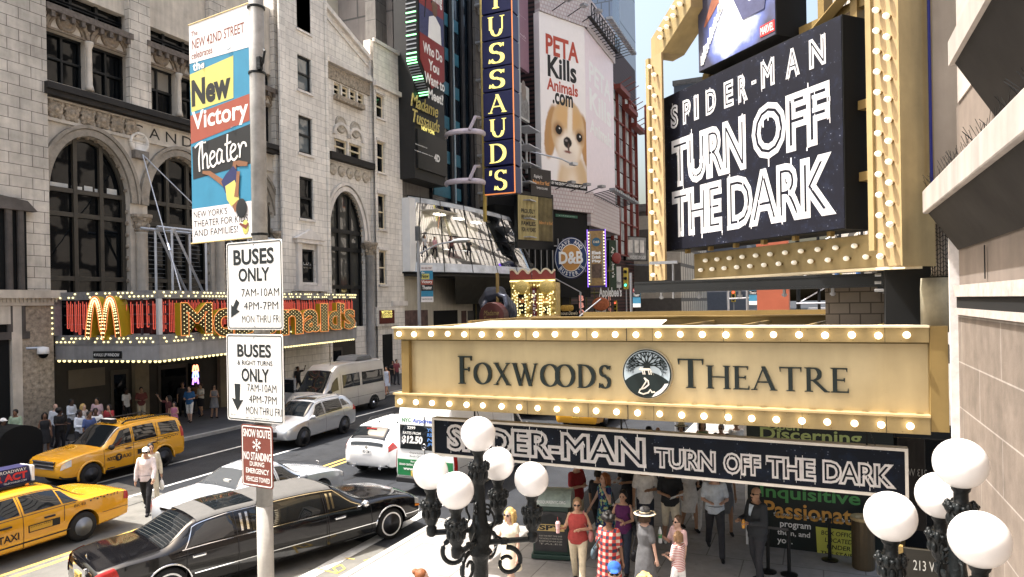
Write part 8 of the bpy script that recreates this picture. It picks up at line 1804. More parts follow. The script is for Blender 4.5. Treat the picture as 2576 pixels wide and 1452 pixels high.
# --- compact crossovers
def crossover(nm,lb,cx,cy,head,paint,L,W,H,wheels,rim,spokes,plate,rearwin):
 t=car_base(nm,lb,cx,cy,head,'car');h=L/2;w=W/2
 st=[(-h,w*.74,.50,.86,w*.62,.96),(-h+.05,w*.90,.40,.98,w*.70,1.22),(-h+.22,w*.96,.34,1.05,w*.68,1.42),(-h+.60,w*.99,.32,1.08,w*.66,H-.07),(-h+1.3,w,.31,1.05,w*.68,H-.01),(-.1,w,.31,1.02,w*.69,H),(h-2.05,w,.31,1.0,w*.70,H-.06),(h-1.15,w*.995,.31,.98,w*.78,1.10),(h-.6,w*.97,.33,.92,w*.78,1.01),(h-.18,w*.92,.36,.80,w*.72,.90),(h-.04,w*.82,.42,.68,w*.64,.76),(h,w*.70,.50,.62,w*.55,.68)]
 c=Car(st);c.body(paint,wheels,.365,t)
 for x in wheels:
  for sd in(-1,1):wheel(t,x,sd*(w-.0),.365,rim,spokes,.66)
 c.patch('windscreen',GLASS2,t,4.2,7.8,(h-1.98,h-1.22),(h-1.98,h-1.22),nx=6,nj=14);c.patch('rear_window',GLASS2,t,4.15,7.85,rearwin,rearwin,.010,nx=6,nj=14)
 xm=-.02;c.patch('side_window',GLASS2,t,3.1,3.88,(xm+.05,h-1.35),(xm+.05,h-1.95),mirror=True);c.patch('side_window',GLASS2,t,3.1,3.88,(-h+1.15,xm-.05),(-h+1.10,xm-.05),mirror=True);c.patch('quarter_window',GLASS2,t,3.3,3.8,(-h+.55,-h+1.08),(-h+.80,-h+1.05),mirror=True)
 c.seam(TRIM,t,[[(xm,.9),(xm,3.9)],[(h-1.25,1.2),(h-1.2,3.0)],[(-h+1.05,1.8),(-h+1.1,3.0)]],.013);c.seam(CHROME,t,[[(-h+.6,3.05),(h-1.3,3.05)],[(-h+.62,3.1),(-h+.85,3.93),(h-2.0,3.95),(h-1.3,3.07)]],.022,.010,nm='window_chrome');c.seam(TRIM,t,[[(-1.0,.75),(1.0,.75)]],.05,.006,nm='sill_strip')
 c.patch('bumper_strip',TRIM,t,.25,.9,(-h+.02,-h+.6),(-h+.02,-h+.5),.008,mirror=True)
 c.patch('headlight',LENS,t,2.3,3.3,(h-.52,h-.07),(h-.40,h-.10),.012,mirror=True,nx=6,nj=4);c.patch('tail_light',RED,t,2.55,3.3,(-h+.035,-h+.40),(-h+.045,-h+.26),.012,mirror=True,nx=6,nj=4)
 for sd in(1,-1):
  for x in(-.75,.35):p=MB();p.box(x-.11,x+.11,sd*w-.02,sd*w+.02,.88,.92);p.build('door_handle',paint,t,bevel=.012)
  p=MB();p.tube([(-h+.9,sd*w*.60,H-.06),(-h+1.1,sd*w*.60,H+.05),(h-2.3,sd*w*.60,H+.04),(h-2.1,sd*w*.60,H-.03)],.022,6);p.build('roof_rail',CHROME if paint is SILV else TRIM,t)
 mirror_(t,h-1.45,w*.96,1.08,paint);plate_(t,-h-.002,.86,plate,WHITE,INK)
 p=MB();p.box(h-.03,h+.02,-.38,.38,.50,.70);p.build('grille',TRIM,t,bevel=.02);p=MB();p.tube([(-h+.75,0,H-.03),(-h+.6,0,H+.22)],.008,5);p.sph((-h+.75,0,H-.02),.05,.04,.03);p.build('antenna',TRIM,t)
 p=MB();p.box(-h+.30,-h+.36,-.18,.18,H-.17,H-.145);p.build('brake_light',RED,t);p=MB();p.lathe([(.0001,-h-.005),(.055,-h-.005),(.055,-h+.02)],16,(0,0,1.0),'x');p.build('badge',CHROME,t)
 p=MB()
 for sd in(-1,1):p.lathe([(.03,-h+.02),(.045,-h-.01),(.045,-h+.15)],12,(0,sd*.5,.36),'x')
 p.build('tail_pipes',CHROME,t)
 c.patch('sunroof',GLASS2,t,5.0,7.0,(-.2,h-2.15),(-.2,h-2.15),.012,nx=6,nj=8)
 return t
a_=on_z(865,1089);b_=on_z(767,1127)
crossover('silver_crossover','silver crossover with chrome window line, in front of the champagne van',(a_.x+b_.x)/2-.93,(a_.y+b_.y)/2,-pi/2+.06,SILV,4.75,1.88,1.68,(-1.36,1.42),CHROME,5,'DKV 2206',(-2.31,-2.02))
crossover('white_crossover','white crossover seen from behind, left of the white and green airport van',-13.25,20.75,pi/2,WHP,4.8,1.88,1.70,(-1.42,1.42),CHROME,5,'P02 CGM',(-2.385,-1.96))
crossover('silver_crossover','silver crossover in the gap under the marquee, left of the yellow cab',-12.9,33.5,pi/2,SILV,4.6,1.84,1.66,(-1.36,1.36),CHROME,5,'FRT 9032',(-2.23,-1.9))
# --- vans
def van(nm,lb,cx,cy,head,paint,L=5.9,W=1.98,H=2.62):
 t=car_base(nm,lb,cx,cy,head,'van');h=L/2;w=W/2
 st=[(-h,w*.93,.42,1.25,w*.80,H-.18),(-h+.06,w*.985,.38,1.27,w*.84,H-.05),(-h+.3,w,.36,1.28,w*.86,H),(0,w,.36,1.28,w*.86,H),(h-2.05,w,.36,1.28,w*.84,H-.04),(h-1.75,w,.36,1.27,w*.80,H-.20),(h-.80,w*.99,.36,1.22,w*.84,1.32),(h-.35,w*.96,.37,1.02,w*.82,1.14),(h-.08,w*.88,.40,.78,w*.74,.92),(h,w*.76,.46,.66,w*.6,.74)]
 c=Car(st,.03);c.body(paint,(-h+1.1,h-.95),.35,t)
 for x in(-h+1.1,h-.95):
  for sd in(-1,1):wheel(t,x,sd*(w-.01),.35,CHROME,0,.58)
  p=MB()
  for sd in(-1,1):p.tube([(x+.42*cos(radians(a)),sd*(w-.01),.35+.42*sin(radians(a)))for a in range(-5,186,10)],.025,6)
  p.build('wheel_lip',TRIM,t,True)
 c.patch('windscreen',GLASS2,t,4.12,7.88,(h-1.62,h-.82),(h-1.62,h-.82),.01,nx=6,nj=14)
 c.patch('side_window',GLASS2,t,3.08,3.62,(h-1.85,h-1.0),(h-1.85,h-1.45),mirror=True)
 c.seam(TRIM,t,[[(h-2.05,.6),(h-2.05,3.7)],[(h-.95,1.2),(h-1.0,3.0)],[(h-3.4,.6),(h-3.4,3.7)],[(-h+.2,1.9),(h-.4,1.9)]],.014);c.seam(TRIM,t,[[(-h+.1,.75),(h-.3,.75)]],.07,.006,nm='rub_strip')
 c.patch('headlight',LENS,t,2.4,3.3,(h-.40,h-.06),(h-.34,h-.10),.012,mirror=True,nx=6,nj=4);c.patch('tail_light',RED,t,1.7,2.9,(-h+.005,-h+.10),(-h+.005,-h+.10),.012,mirror=True,nx=3,nj=4)
 p=MB();p.box(h-.03,h+.03,-.55,.55,.55,.80);p.build('grille',TRIM,t,bevel=.02);p=MB();p.box(-h-.12,-h+.05,-w*.9,w*.9,.36,.52);p.build('rear_bumper',TRIM,t,bevel=.03);mirror_(t,h-1.05,w*.98,1.36,TRIM)
 for sd in(1,-1):p=MB();p.box(h-1.95,h-1.75,sd*w-.015,sd*w+.025,1.02,1.08);p.build('door_handle',TRIM,t)
 return t,c,h,w,H
a_=on_z(943,1029)
t,c,h,w,H=van('passenger_van','champagne silver high-roof passenger van with a grey roof unit and one door open',a_.x-1.0,a_.y-1.85,-pi/2,VANS)
for a,b in((-.65,.75),(-2.75,-.85)):c.patch('side_window',GLASS2,t,3.1,3.62,(a,b),(a,b),.010,mirror=True,nx=12)
p=MB();p.prism([(-2.3,H+.02),(-.7,H+.02),(-.95,H+.24),(-2.0,H+.26)],-.62,.62);p.build('roof_unit',M('roof unit grey',(.10,.105,.11),.5),t,bevel=.04)
p=MB();p.box(h-1.05,h-.98,-w-.9,-w-.02,.5,1.25);p.box(h-1.05,h-.98,-w-.9,-w-.82,1.25,1.9);p.box(h-1.05,h-.98,-w-.1,-w-.02,1.25,1.9);p.box(h-1.05,h-.98,-w-.9,-w-.02,1.9,1.97);o=p.build('open_door',VANS,t);p=MB();p.box(h-1.03,h-1.0,-w-.82,-w-.1,1.25,1.9);p.build('pane',GLASS2,o);p=MB();p.sph((h-.9,-w-.75,1.4),.06,.1,.16);p.build('door_mirror',TRIM,o)
p=MB();p.tube([(h-1.9,.4,H-.1),(h-2.05,.4,H+.35)],.01,5);p.build('antenna',TRIM,t)
VG=M('shuttle green',(.02,.17,.06),.3,var=.05,coat=.6)
t,c,h,w,H=van('shuttle_van','white and green airport shuttle van with rear fare lettering, beside the white crossover',-10.38,20.2,radians(89),WHP,5.9,2.06,2.62)
x_=-h-.012
def rear_quad(nm,y0,z0,y1,z1,m,dx=0.0,par=None):p=MB();p.box(x_-.004-dx,x_+.02-dx*.5,-max(y0,y1)*1 if False else min(-y0,-y1),max(-y0,-y1),z0,z1);return p.build(nm,m,par or t)
rear_quad('green_panel',-w*.90,.55,w*.90,1.02,VG);rw=rear_quad('rear_window',-w*.80,1.32,w*.80,2.02,GLASS2,.003)
def rear_text(s_,y0,z0,y1,z1,m,dx=.010,**k):
 mb=MB();put_text(mb,s_,(y0,z0,y1,z1),0,**k);mb.v=[Vector((x_-.004-dx,-v.x,v.z))for v in mb.v];return mb.build('rear_lettering',m,t)
NB=M('shuttle blue',(.03,.08,.40),.4,var=0)
rear_text('NYC',-w*.72,2.10,-w*.42,2.22,VG,bold=.04);rear_text('Airporter',-w*.38,2.06,w*.32,2.22,NB,shear=.2,bold=.04);rear_text('.com',w*.35,2.10,w*.75,2.22,GREY);rear_text('3299',-w*.55,1.90,-w*.28,1.99,WHITE,bold=.03);rear_text('RATES FROM',-w*.70,1.75,-w*.10,1.83,WHITE,bold=.02,shear=.15);rear_text('$12.50',-w*.74,1.46,-w*.05,1.71,WHITE,bold=.05,shear=.15)
for i,s_ in enumerate(('YOUR','RIDE BY','NYC','JFK LGA')):rear_text(s_,w*.10,1.86-.14*i,w*.62,1.96-.14*i,M('pale blue print',(.10,.25,.62),.4,var=0,),bold=.02,shear=.15)
rear_text('Departures Every 30 Minutes',-w*.48,1.18,w*.65,1.25,INK,shear=.15);rear_text('Book Online Today and Save',-w*.48,1.08,w*.60,1.15,INK,shear=.15);rear_text('Bus Stops At:',-w*.45,.93,w*.05,.99,WHITE,bold=.02);rear_text('GRAND CENTRAL TERMINAL',-w*.84,.84,-w*.08,.90,WHITE,bold=.02);rear_text('PORT AUTHORITY',w*.02,.84,w*.5,.90,WHITE,bold=.02);rear_text('www.NYCAirporter.com',-w*.70,.68,w*.78,.80,WHITE,bold=.03)
p=MB();p.lathe([(.0001,x_-.03),(.09,x_-.03),(.10,x_)],20,(0,0,1.42),'x');p.build('badge',TRIM,t);p=MB()
for k in range(3):a=pi/2+k*2*pi/3;p.tube([(x_-.034,0,1.42),(x_-.034,.075*cos(a),1.42+.075*sin(a))],.008,4)
p.tube([(x_-.034,.08*cos(k*pi/10),1.42+.08*sin(k*pi/10))for k in range(21)],.007,4);p.build('badge_star',CHROME,t)
plate_(t,x_-.01,.62,'15815-LV',M('plate amber2',(.6,.42,.1),.5),INK,y=.30);c.seam(TRIM,t,[[(-h+.01,.5),(-h+.01,3.9)]],.01)
p=MB();p.box(x_-.006,x_+.01,-.008,.008,.5,2.3);p.build('door_gap',TRIM,t)
F=Face(at_d(1180,1052,34).xy,0);s=thing('box_truck','cream sided box truck with tall black lettering, seen in the gap under the marquee','truck',(F.o.x,F.o.y,0));x1=F.loc(1345,1052)[0]
p=MB();p.box(.1,x1,0,6,.9,3.2);p.build('box',M('cream truck side',(.55,.46,.24),.5),s);p=MB();p.box(0,x1+.1,-.05,-.003,.85,1.1);p.build('skirt',M('teal skirt',(.04,.16,.2),.5),s);p=MB()
for i in range(22):p.box(.5+i*x1/23,.5+i*x1/23+(.11 if i%3 else.05),-.02,-.003,1.3,2.6)
p.build('lettering',INK,s)
for sx in(.6,x1-.6):
 for yy in(1,5):q=MB();q.lathe([(.0001,-.15),(.45,-.15),(.45,.15),(.0001,.15)],18,(sx,yy,.45),'x');q.build('wheel',RUBBER,s)
 #  people
SKINS={'pale':(.52,.33,.25),'tan':(.40,.235,.155),'olive':(.33,.19,.12),'brown':(.16,.082,.05),'dark':(.075,.04,.027)}
SK={k:M('skin '+k,v,.55,var=.06,vs=8)for k,v in SKINS.items()}
HAIRC={'black':(.010,.009,.009),'brown':(.055,.03,.016),'auburn':(.19,.065,.022),'blonde':(.50,.34,.13),'grey':(.22,.21,.20),'lightbrown':(.17,.10,.05)}
HR={k:M('hair '+k,v,.5,var=.3,vs=25,bump=.4,bs=90)for k,v in HAIRC.items()}
EYE=M('eyes',(.02,.015,.012),.2,var=0);LIP=M('lips',(.28,.10,.08),.5,var=0);SHADES=M('dark glasses',(.006,.006,.008),.1,var=0)
CL={}
def cloth_m(col,key=None):
 k=key or tuple(col)
 if k not in CL:CL[k]=M('fabric',col,.85,var=.25,vs=9,bump=.6,bs=14)
 return CL[k]
def pattern_mat(name,kind):
 m,t,b=nodes_of(name);N=t.nodes.new;L_=t.links.new;tc=N('ShaderNodeTexCoord');b.inputs['Roughness'].default_value=.85
 if kind=='plaid':
  sp=N('ShaderNodeSeparateXYZ');L_(tc.outputs['Object'],sp.inputs[0]);ms=[]
  for ax,sc in(('Y',9.0),('Z',9.0)):
   a=N('ShaderNodeMath');a.operation='MULTIPLY';a.inputs[1].default_value=sc;L_(sp.outputs[ax],a.inputs[0]);f=N('ShaderNodeMath');f.operation='FRACT';L_(a.outputs[0],f.inputs[0]);g=N('ShaderNodeMath');g.operation='GREATER_THAN';g.inputs[1].default_value=.5;L_(f.outputs[0],g.inputs[0]);ms.append(g)
  ad=N('ShaderNodeMath');ad.operation='ADD';L_(ms[0].outputs[0],ad.inputs[0]);L_(ms[1].outputs[0],ad.inputs[1]);dv=N('ShaderNodeMath');dv.operation='MULTIPLY';dv.inputs[1].default_value=.5;L_(ad.outputs[0],dv.inputs[0])
  r=N('ShaderNodeValToRGB');r.color_ramp.interpolation='CONSTANT';e=r.color_ramp.elements;e[0].color=(.40,.35,.29,1);e[1].position=.4;e[1].color=(.33,.03,.025,1);q=e.new(.8);q.color=(.015,.02,.045,1);L_(dv.outputs[0],r.inputs[0]);L_(r.outputs[0],b.inputs['Base Color'])
 elif kind=='stripe':
  w_=N('ShaderNodeTexWave');w_.bands_direction='Z';w_.inputs['Scale'].default_value=11;L_(tc.outputs['Object'],w_.inputs['Vector']);r=N('ShaderNodeValToRGB');e=r.color_ramp.elements;e[0].position=.45;e[0].color=(.40,.08,.08,1);e[1].position=.55;e[1].color=(.72,.66,.63,1);L_(w_.outputs[0],r.inputs[0]);L_(r.outputs[0],b.inputs['Base Color'])
 else:
  v=N('ShaderNodeTexVoronoi');v.inputs['Scale'].default_value=22 if kind=='floral' else 30;L_(tc.outputs['Object'],v.inputs['Vector']);r=N('ShaderNodeValToRGB');r.color_ramp.interpolation='CONSTANT';e=r.color_ramp.elements
  if kind=='floral':e[0].color=(.015,.02,.10,1);e[1].position=.35;e[1].color=(.03,.20,.24,1);q=e.new(.6);q.color=(.42,.48,.22,1);q=e.new(.8);q.color=(.02,.03,.12,1);sp=N('ShaderNodeSeparateColor');L_(v.outputs['Color'],sp.inputs[0]);L_(sp.outputs[0],r.inputs[0])
  else:e[0].color=(.25,.20,.12,1);e[1].position=.10;e[1].color=(.66,.60,.46,1);L_(v.outputs['Distance'],r.inputs[0])
  L_(r.outputs[0],b.inputs['Base Color'])
 return m
PLAID=pattern_mat('plaid fabric','plaid');STRIPE=pattern_mat('red striped fabric','stripe');FLORAL=pattern_mat('floral fabric','floral');DOTS=pattern_mat('dotted cream fabric','dots')
WH_=cloth_m((.70,.69,.68));BK_=cloth_m((.014,.014,.017));KH_=cloth_m((.50,.43,.31));JN_=cloth_m((.022,.028,.045));CHAR=cloth_m((.035,.035,.040))
ARMS={'down':((.08,.16,-1),(.18,.05,-1)),'swingf':((.38,.14,-.9),(.62,.0,-.8)),'swingb':((-.34,.16,-.93),(-.12,.06,-1)),'hold':((.12,.16,-1),(.92,-.42,.02)),'holdup':((.22,.18,-.96),(.80,-.25,.55)),'cross':((.15,.2,-1),(.55,-.85,.12)),'phone':((.55,.2,-.75),(.55,-.10,.85)),'raise':((.75,.15,.15),(.5,-.1,.9)),'belly':((.02,.35,-.95),(.62,-.80,.05)),'hip':((-.15,.5,-.85),(.25,-.7,-.55)),'cup':((.10,.28,-.95),(.9,.25,.25)),'strap':((.1,.25,-1),(.35,-.2,.9))}
def cap(mb,a,b,ra,rb,n=10,fl=1.0,up=None):
 a,b=Vector(a),Vector(b);mb.sph(a,ra*1.0,ra*1.0,ra*1.0,n,6);mb.sph(b,rb,rb,rb,n,6);mb.tube([a,b],[ra,rb],n)
def rem_obj(nm,mb,m,parent,vox,it=2,extra=None):
 me=remesh(mb,vox,it);me.materials.clear();me.materials.append(m)
 if extra is not None:
  nv=len(me.vertices);vs=[tuple(v.co)for v in me.vertices]+[tuple(p)for p in extra.v];fs=[tuple(p.vertices)for p in me.polygons]+[tuple(i+nv for i in f)for f in extra.f]
  m2=bpy.data.meshes.new(nm);m2.from_pydata(vs,[],fs);m2.materials.append(m);bpy.data.meshes.remove(me);me=m2
 me.polygons.foreach_set('use_smooth',[True]*len(me.polygons));o=bpy.data.objects.new(nm,me);C.objects.link(o);o.parent=parent;return o
PG=[None]
def person(lb,pos,face,H=1.72,skin='tan',hair='brown',hs='short',top=None,sleeve='short',bottom=None,legs='long',dress=None,skirt=.0,arms=('down','down'),stride=.12,fat=1.0,fem=False,hat=None,hatm=None,glasses=False,shoes=BK_,bag=None,bagm=None,detail=True,jacket=None,head_turn=0.0,lean=0.0,hold=None,group=None,base=.13,tache=False,belt=False):
 o=thing('person',lb,'person',(pos[0],pos[1],base),face,group);k=H/1.75;vox=.015 if detail else.024
 V=lambda x,y,z:Vector((x*k+lean*max(0,z-.9)*k,y*k,z*k))
 hipz,kn,shz=.93,.49,1.43
 sw=(.165 if fem else.19)*(1+.25*(fat-1));skm=SK[skin]
 J={}
 for sd in(1,-1):
  s_=stride*sd
  J['hip',sd]=V(0,.09*sd,hipz);J['knee',sd]=V(s_*.75+.03,.10*sd,kn+abs(s_)*.02);J['ank',sd]=V(s_*1.35-(.10 if s_<0 else 0),.095*sd,.085+(.05 if s_<-.2 else 0));
  J['sh',sd]=V(0,sw*sd,shz);ua,fa=ARMS[arms[0 if sd==1 else 1]]
  u=Vector((ua[0],ua[1]*sd,ua[2])).normalized()*.29*k;f=Vector((fa[0],fa[1]*sd,fa[2])).normalized()*.26*k
  J['el',sd]=J['sh',sd]+u;J['wr',sd]=J['el',sd]+f;J['fd',sd]=f.normalized()
 b=MB();r=lambda x:x*k
 def torso(b,g,z0=.90,z1=1.48):
  "torso as stacked elliptical rings"
  prof=((.86,.155,.115),(.95,.165*fat,.12*fat),(1.05,.150*fat,.112*fat**1.3),(1.12,(.128 if fem else.148)*fat,.105*fat**1.4),(1.22,.150*fat,.115*fat**1.1),(1.32,.168*fat,.122),(1.40,sw*.98,.10),(1.455,sw*.72,.075),(1.50,.065,.06))
  pr=[(z,a,c)for z,a,c in prof if z0-.01<=z<=z1+.03];vs=[];n=16;fs=[]
  for z,a,c in pr:
   for i in range(n):t=2*pi*i/n;p=V(0,0,z);vs.append((p.x+(c+g)*k*cos(t)*(1.05 if(fem and 1.2<z<1.35 and cos(t)>0)else 1),(a+g)*k*sin(t),p.z))
  for q in range(len(pr)-1):
   for i in range(n):a=q*n+i;e=q*n+(i+1)%n;fs.append((a,e,e+n,a+n))
  fs+=[tuple(range(n-1,-1,-1)),tuple((len(pr)-1)*n+i for i in range(n))];b.add(vs,fs)
 torso(b,0)
 hc=V(.02,0,1.615);ct,st_=cos(head_turn),sin(head_turn)
 def hv(x,y,z):return Vector((hc.x+(x*ct-y*st_)*k,hc.y+(x*st_+y*ct)*k,hc.z+z*k))
 cap(b,V(-.01,0,1.44),V(.01,0,1.56),r(.062 if not fem else.05),r(.052 if not fem else.045))
 b.sph(hv(-.01,0,.03),r(.093),r(.076),r(.105),14,10);b.sph(hv(.03,0,-.05),r(.062),r(.058),r(.070),12,8);b.sph(hv(.055,0,-.095),r(.030),r(.032),r(.025),8,6)
 b.tube([hv(.085,0,.03),hv(.112,0,-.022),hv(.085,0,-.035)],[r(.012),r(.019),r(.012)],8)
 for sd in(1,-1):
  b.sph(hv(-.01,sd*.078,-.005),r(.018),r(.012),r(.032),8,6)
  cap(b,J['hip',sd],J['knee',sd],r(.092)*sqrt(fat),r(.056));cap(b,J['knee',sd],J['ank',sd],r(.056),r(.038));ca=J['knee',sd]*.72+J['ank',sd]*.28;b.sph(ca-Vector((.015*k,0,0)),r(.057),r(.055),r(.09))
  cap(b,J['sh',sd]-Vector((0,.02*sd*k,0)),J['el',sd],r(.052 if not fem else.043),r(.038 if not fem else.034));cap(b,J['el',sd],J['wr',sd],r(.038 if not fem else.033),r(.026))
  d=J['fd',sd];cap(b,J['wr',sd],J['wr',sd]+d*r(.075),r(.028),r(.033))
  cap(b,J['ank',sd]+Vector((0,0,-r(.04))),J['ank',sd]+Vector((r(.14),0,-r(.045))),r(.035),r(.032))
 ex=MB()
 for sd in(1,-1):
  d=J['fd',sd];side=d.cross(Vector((0,0,1)));side=side.normalized()if side.length>.05 else Vector((0,1,0));up=side.cross(d).normalized();base_=J['wr',sd]+d*r(.085)
  curl=-up if arms[0 if sd==1 else 1]not in('down','swingf','swingb')else Vector((.5,-sd*.7,0)).normalized()
  sp=side if abs(d.z)<.8 else Vector((1,0,0))
  for i in range(4):
   o_=base_+sp*r(.018)*(i-1.5);l=r((.068,.078,.074,.058)[i]);ex.tube([o_,o_+d*l*.5,o_+d*l*.8+curl*l*.35],[r(.0095),r(.009),r(.0065)],6)
  o_=J['wr',sd]+d*r(.03)+sp*r(.028)*(-1);ex.tube([o_,o_+(d-sp*.7).normalized()*r(.035),o_+(d*.9-sp*.4+curl*.3).normalized()*r(.065)],[r(.012),r(.011),r(.008)],6)
 rem_obj('body',b,skm,o,vox,2,ex)
 if detail:
  e=MB()
  if glasses:
   for sd in(1,-1):e.sph(hv(.083,sd*.033,.018),r(.012),r(.028),r(.022),8,6);e.tube([hv(.085,sd*.058,.022),hv(0,sd*.08,.015)],r(.005),4)
   e.tube([hv(.098,-.02,.02),hv(.098,.02,.02)],r(.005),4);e.build('glasses',SHADES,o,True)
  else:
   for sd in(1,-1):e.sph(hv(.081,sd*.031,.014),r(.008),r(.012),r(.009),8,6);e.tube([hv(.084,sd*.015,.036),hv(.082,sd*.047,.034)],r(.005),4)
   e.build('eyes',EYE,o,True)
  e=MB();e.sph(hv(.083,0,-.062),r(.010),r(.022),r(.007),8,5);e.build('mouth',LIP,o,True)
  if tache:e=MB();e.sph(hv(.088,0,-.047),r(.012),r(.030),r(.009),8,5);e.build('moustache',HR['black'],o,True)
 if hs!='bald':
  h_=MB();hm=HR[hair]
  if hs in('afro',):h_.sph(hv(-.035,0,.06),r(.135),r(.135),r(.125),14,10)
  else:
   h_.sph(hv(-.028,0,.055),r(.098),r(.090),r(.098),14,10)
   for sd in(1,-1):h_.sph(hv(-.03,sd*.068,.02),r(.05),r(.026),r(.06),8,6)
  if hs=='curly':
   random.seed(int(abs(pos[0]*100)))
   for i in range(34):a=random.random()*2*pi;e_=random.uniform(-.1,1);h_.sph(hv(-.03+.10*cos(a)*sqrt(max(0,1-e_*e_)),.10*sin(a)*sqrt(max(0,1-e_*e_)),.05+.10*e_),r(.034),r(.034),r(.034),6,5)
  if hs=='long':
   h_.tube([hv(-.06,0,.08),hv(-.09,0,-.05),hv(-.10,0,-.22)],[r(.08),r(.085),r(.05)],10,sx=1.25)
   for sd in(1,-1):h_.tube([hv(.0,sd*.078,.07),hv(.0,sd*.088,-.05),hv(-.01,sd*.085,-.17)],[r(.035),r(.036),r(.022)],8)
  if hs=='bob':
   for sd in(1,-1):h_.tube([hv(.0,sd*.08,.07),hv(-.005,sd*.088,-.08)],[r(.035),r(.034)],8)
   h_.tube([hv(-.06,0,.08),hv(-.075,0,-.09)],[r(.09),r(.085)],10)
  if hs=='bun':h_.sph(hv(-.12,0,.10),r(.05),r(.05),r(.045))
  if hs=='pony':h_.tube([hv(-.11,0,.08),hv(-.16,0,.0),hv(-.14,0,-.16)],[r(.035),r(.04),r(.02)],8)
  rem_obj('hair',h_,hm,o,r(.014 if detail else.022),1)
 elif detail and hair:
  h_=MB()
  for sd in(1,-1):h_.sph(hv(-.045,sd*.066,-.0),r(.045),r(.018),r(.045),8,6)
  h_.sph(hv(-.09,0,-.01),r(.025),r(.06),r(.045));rem_obj('hair',h_,HR[hair],o,r(.014),1)
 g=.014
 def sleeves(c,ln,g):
  for sd in(1,-1):
   e_=J['el',sd];a_=J['sh',sd]-Vector((0,.025*sd*k,0))
   if ln=='cap':cap(c,a_,a_+(e_-a_)*.30,r(.056+g),r(.052+g))
   elif ln=='short':cap(c,a_,a_+(e_-a_)*.72,r(.058+g),r(.050+g))
   elif ln=='long':cap(c,a_,e_,r(.056+g),r(.044+g));cap(c,e_,e_+(J['wr',sd]-e_)*.93,r(.044+g),r(.033+g))
 if dress is not None or top is not None:
  c=MB();m=dress if dress is not None else top
  torso(c,g+.004,.84 if dress is None else.86,1.44 if sleeve=='none' else 1.455);sleeves(c,sleeve,g)
  if dress is not None:
   hem=skirt;vs=[];fs=[];n=20
   prof=[(1.08,.155,.125),(.96,.185,.15),(.80,.205,.175),(.5*(.8+hem),.22,.19),(hem,.245,.21)]
   for z,a,c2 in prof:
    for i in range(n):t=2*pi*i/n;w_=1+.04*sin(5*t)*(1.0 if z<.8 else 0);p=V(0,0,z);vs.append((p.x+c2*k*w_*cos(t)*fat**.4,a*k*w_*sin(t)*fat**.4,p.z))
   for q in range(len(prof)-1):
    for i in range(n):a=q*n+i;e=q*n+(i+1)%n;fs.append((a,a+n,e+n,e))
   fs+=[tuple(range(n)),tuple((len(prof)-1)*n+i for i in range(n-1,-1,-1))];c.add(vs,fs)
  rem_obj('dress' if dress is not None else 'shirt',c,m,o,vox,2)
 if bottom is not None:
  c=MB()
  if legs=='skirt':
   vs=[];fs=[];n=20;prof=[(1.04,.155,.125),(.95,.185,.15),(.80,.20,.17),(skirt,.20,.18)]
   for z,a,c2 in prof:
    for i in range(n):t=2*pi*i/n;vs.append((c2*k*cos(t),a*k*sin(t),z*k))
   for q in range(len(prof)-1):
    for i in range(n):a=q*n+i;e=q*n+(i+1)%n;fs.append((a,a+n,e+n,e))
   fs+=[tuple(range(n)),tuple((len(prof)-1)*n+i for i in range(n-1,-1,-1))];c.add(vs,fs)
  else:
   torso(c,.010,.84,1.04)
   for sd in(1,-1):
    kn_=J['knee',sd];cap(c,J['hip',sd],kn_,r(.098+.006)*sqrt(fat),r(.070))
    if legs=='long':cap(c,kn_,J['ank',sd]+Vector((0,0,r(.0))),r(.068),r(.062))
    else:cap(c,kn_,kn_+(J['ank',sd]-kn_)*.06,r(.078),r(.076))
  rem_obj('skirt' if legs=='skirt' else('trousers' if legs=='long' else 'shorts'),c,bottom,o,vox,2)
  if belt:c=MB();z_=1.02*k;c.tube([Vector(((.128*fat**1.2)*k*cos(i*pi/8)+lean*.12*k,.162*fat*k*sin(i*pi/8),z_))for i in range(17)],r(.009),5);c.build('belt',BK_,o,True)
 if jacket is not None:
  c=MB();torso(c,.030,.84,1.455);sleeves(c,'long',.024)
  for sd in(1,-1):cap(c,J['hip',sd]+Vector((0,0,r(.02))),J['hip',sd]-Vector((0,0,r(.10))),r(.115),r(.118))
  rem_obj('jacket',c,jacket,o,vox,2)
  c=MB();p=[V(.155,0,1.12),V(.165,.03,1.28),V(.125,.055,1.44),V(.125,-.055,1.44),V(.165,-.03,1.28)];c.add([(q.x,q.y,q.z)for q in p]+[(q.x-.03,q.y,q.z)for q in p],[(0,1,2,3,4),(9,8,7,6,5)]+[(i,(i+1)%5+0,5+(i+1)%5,5+i)for i in range(5)]);c.build('shirt_front',top or WH_,o)
 c=MB()
 for sd in(1,-1):a_=J['ank',sd];cap(c,a_+Vector((-r(.03),0,-r(.038))),a_+Vector((r(.155),0,-r(.05))),r(.044),r(.036))
 rem_obj('shoes',c,shoes,o,max(vox,.017),1)
 if hat=='cap':c=MB();c.sph(hv(-.02,0,.075),r(.104),r(.096),r(.085),14,8);c.sph(hv(.105,0,.065),r(.075),r(.07),r(.014),12,6);rem_obj('cap',c,hatm,o,r(.013),1)
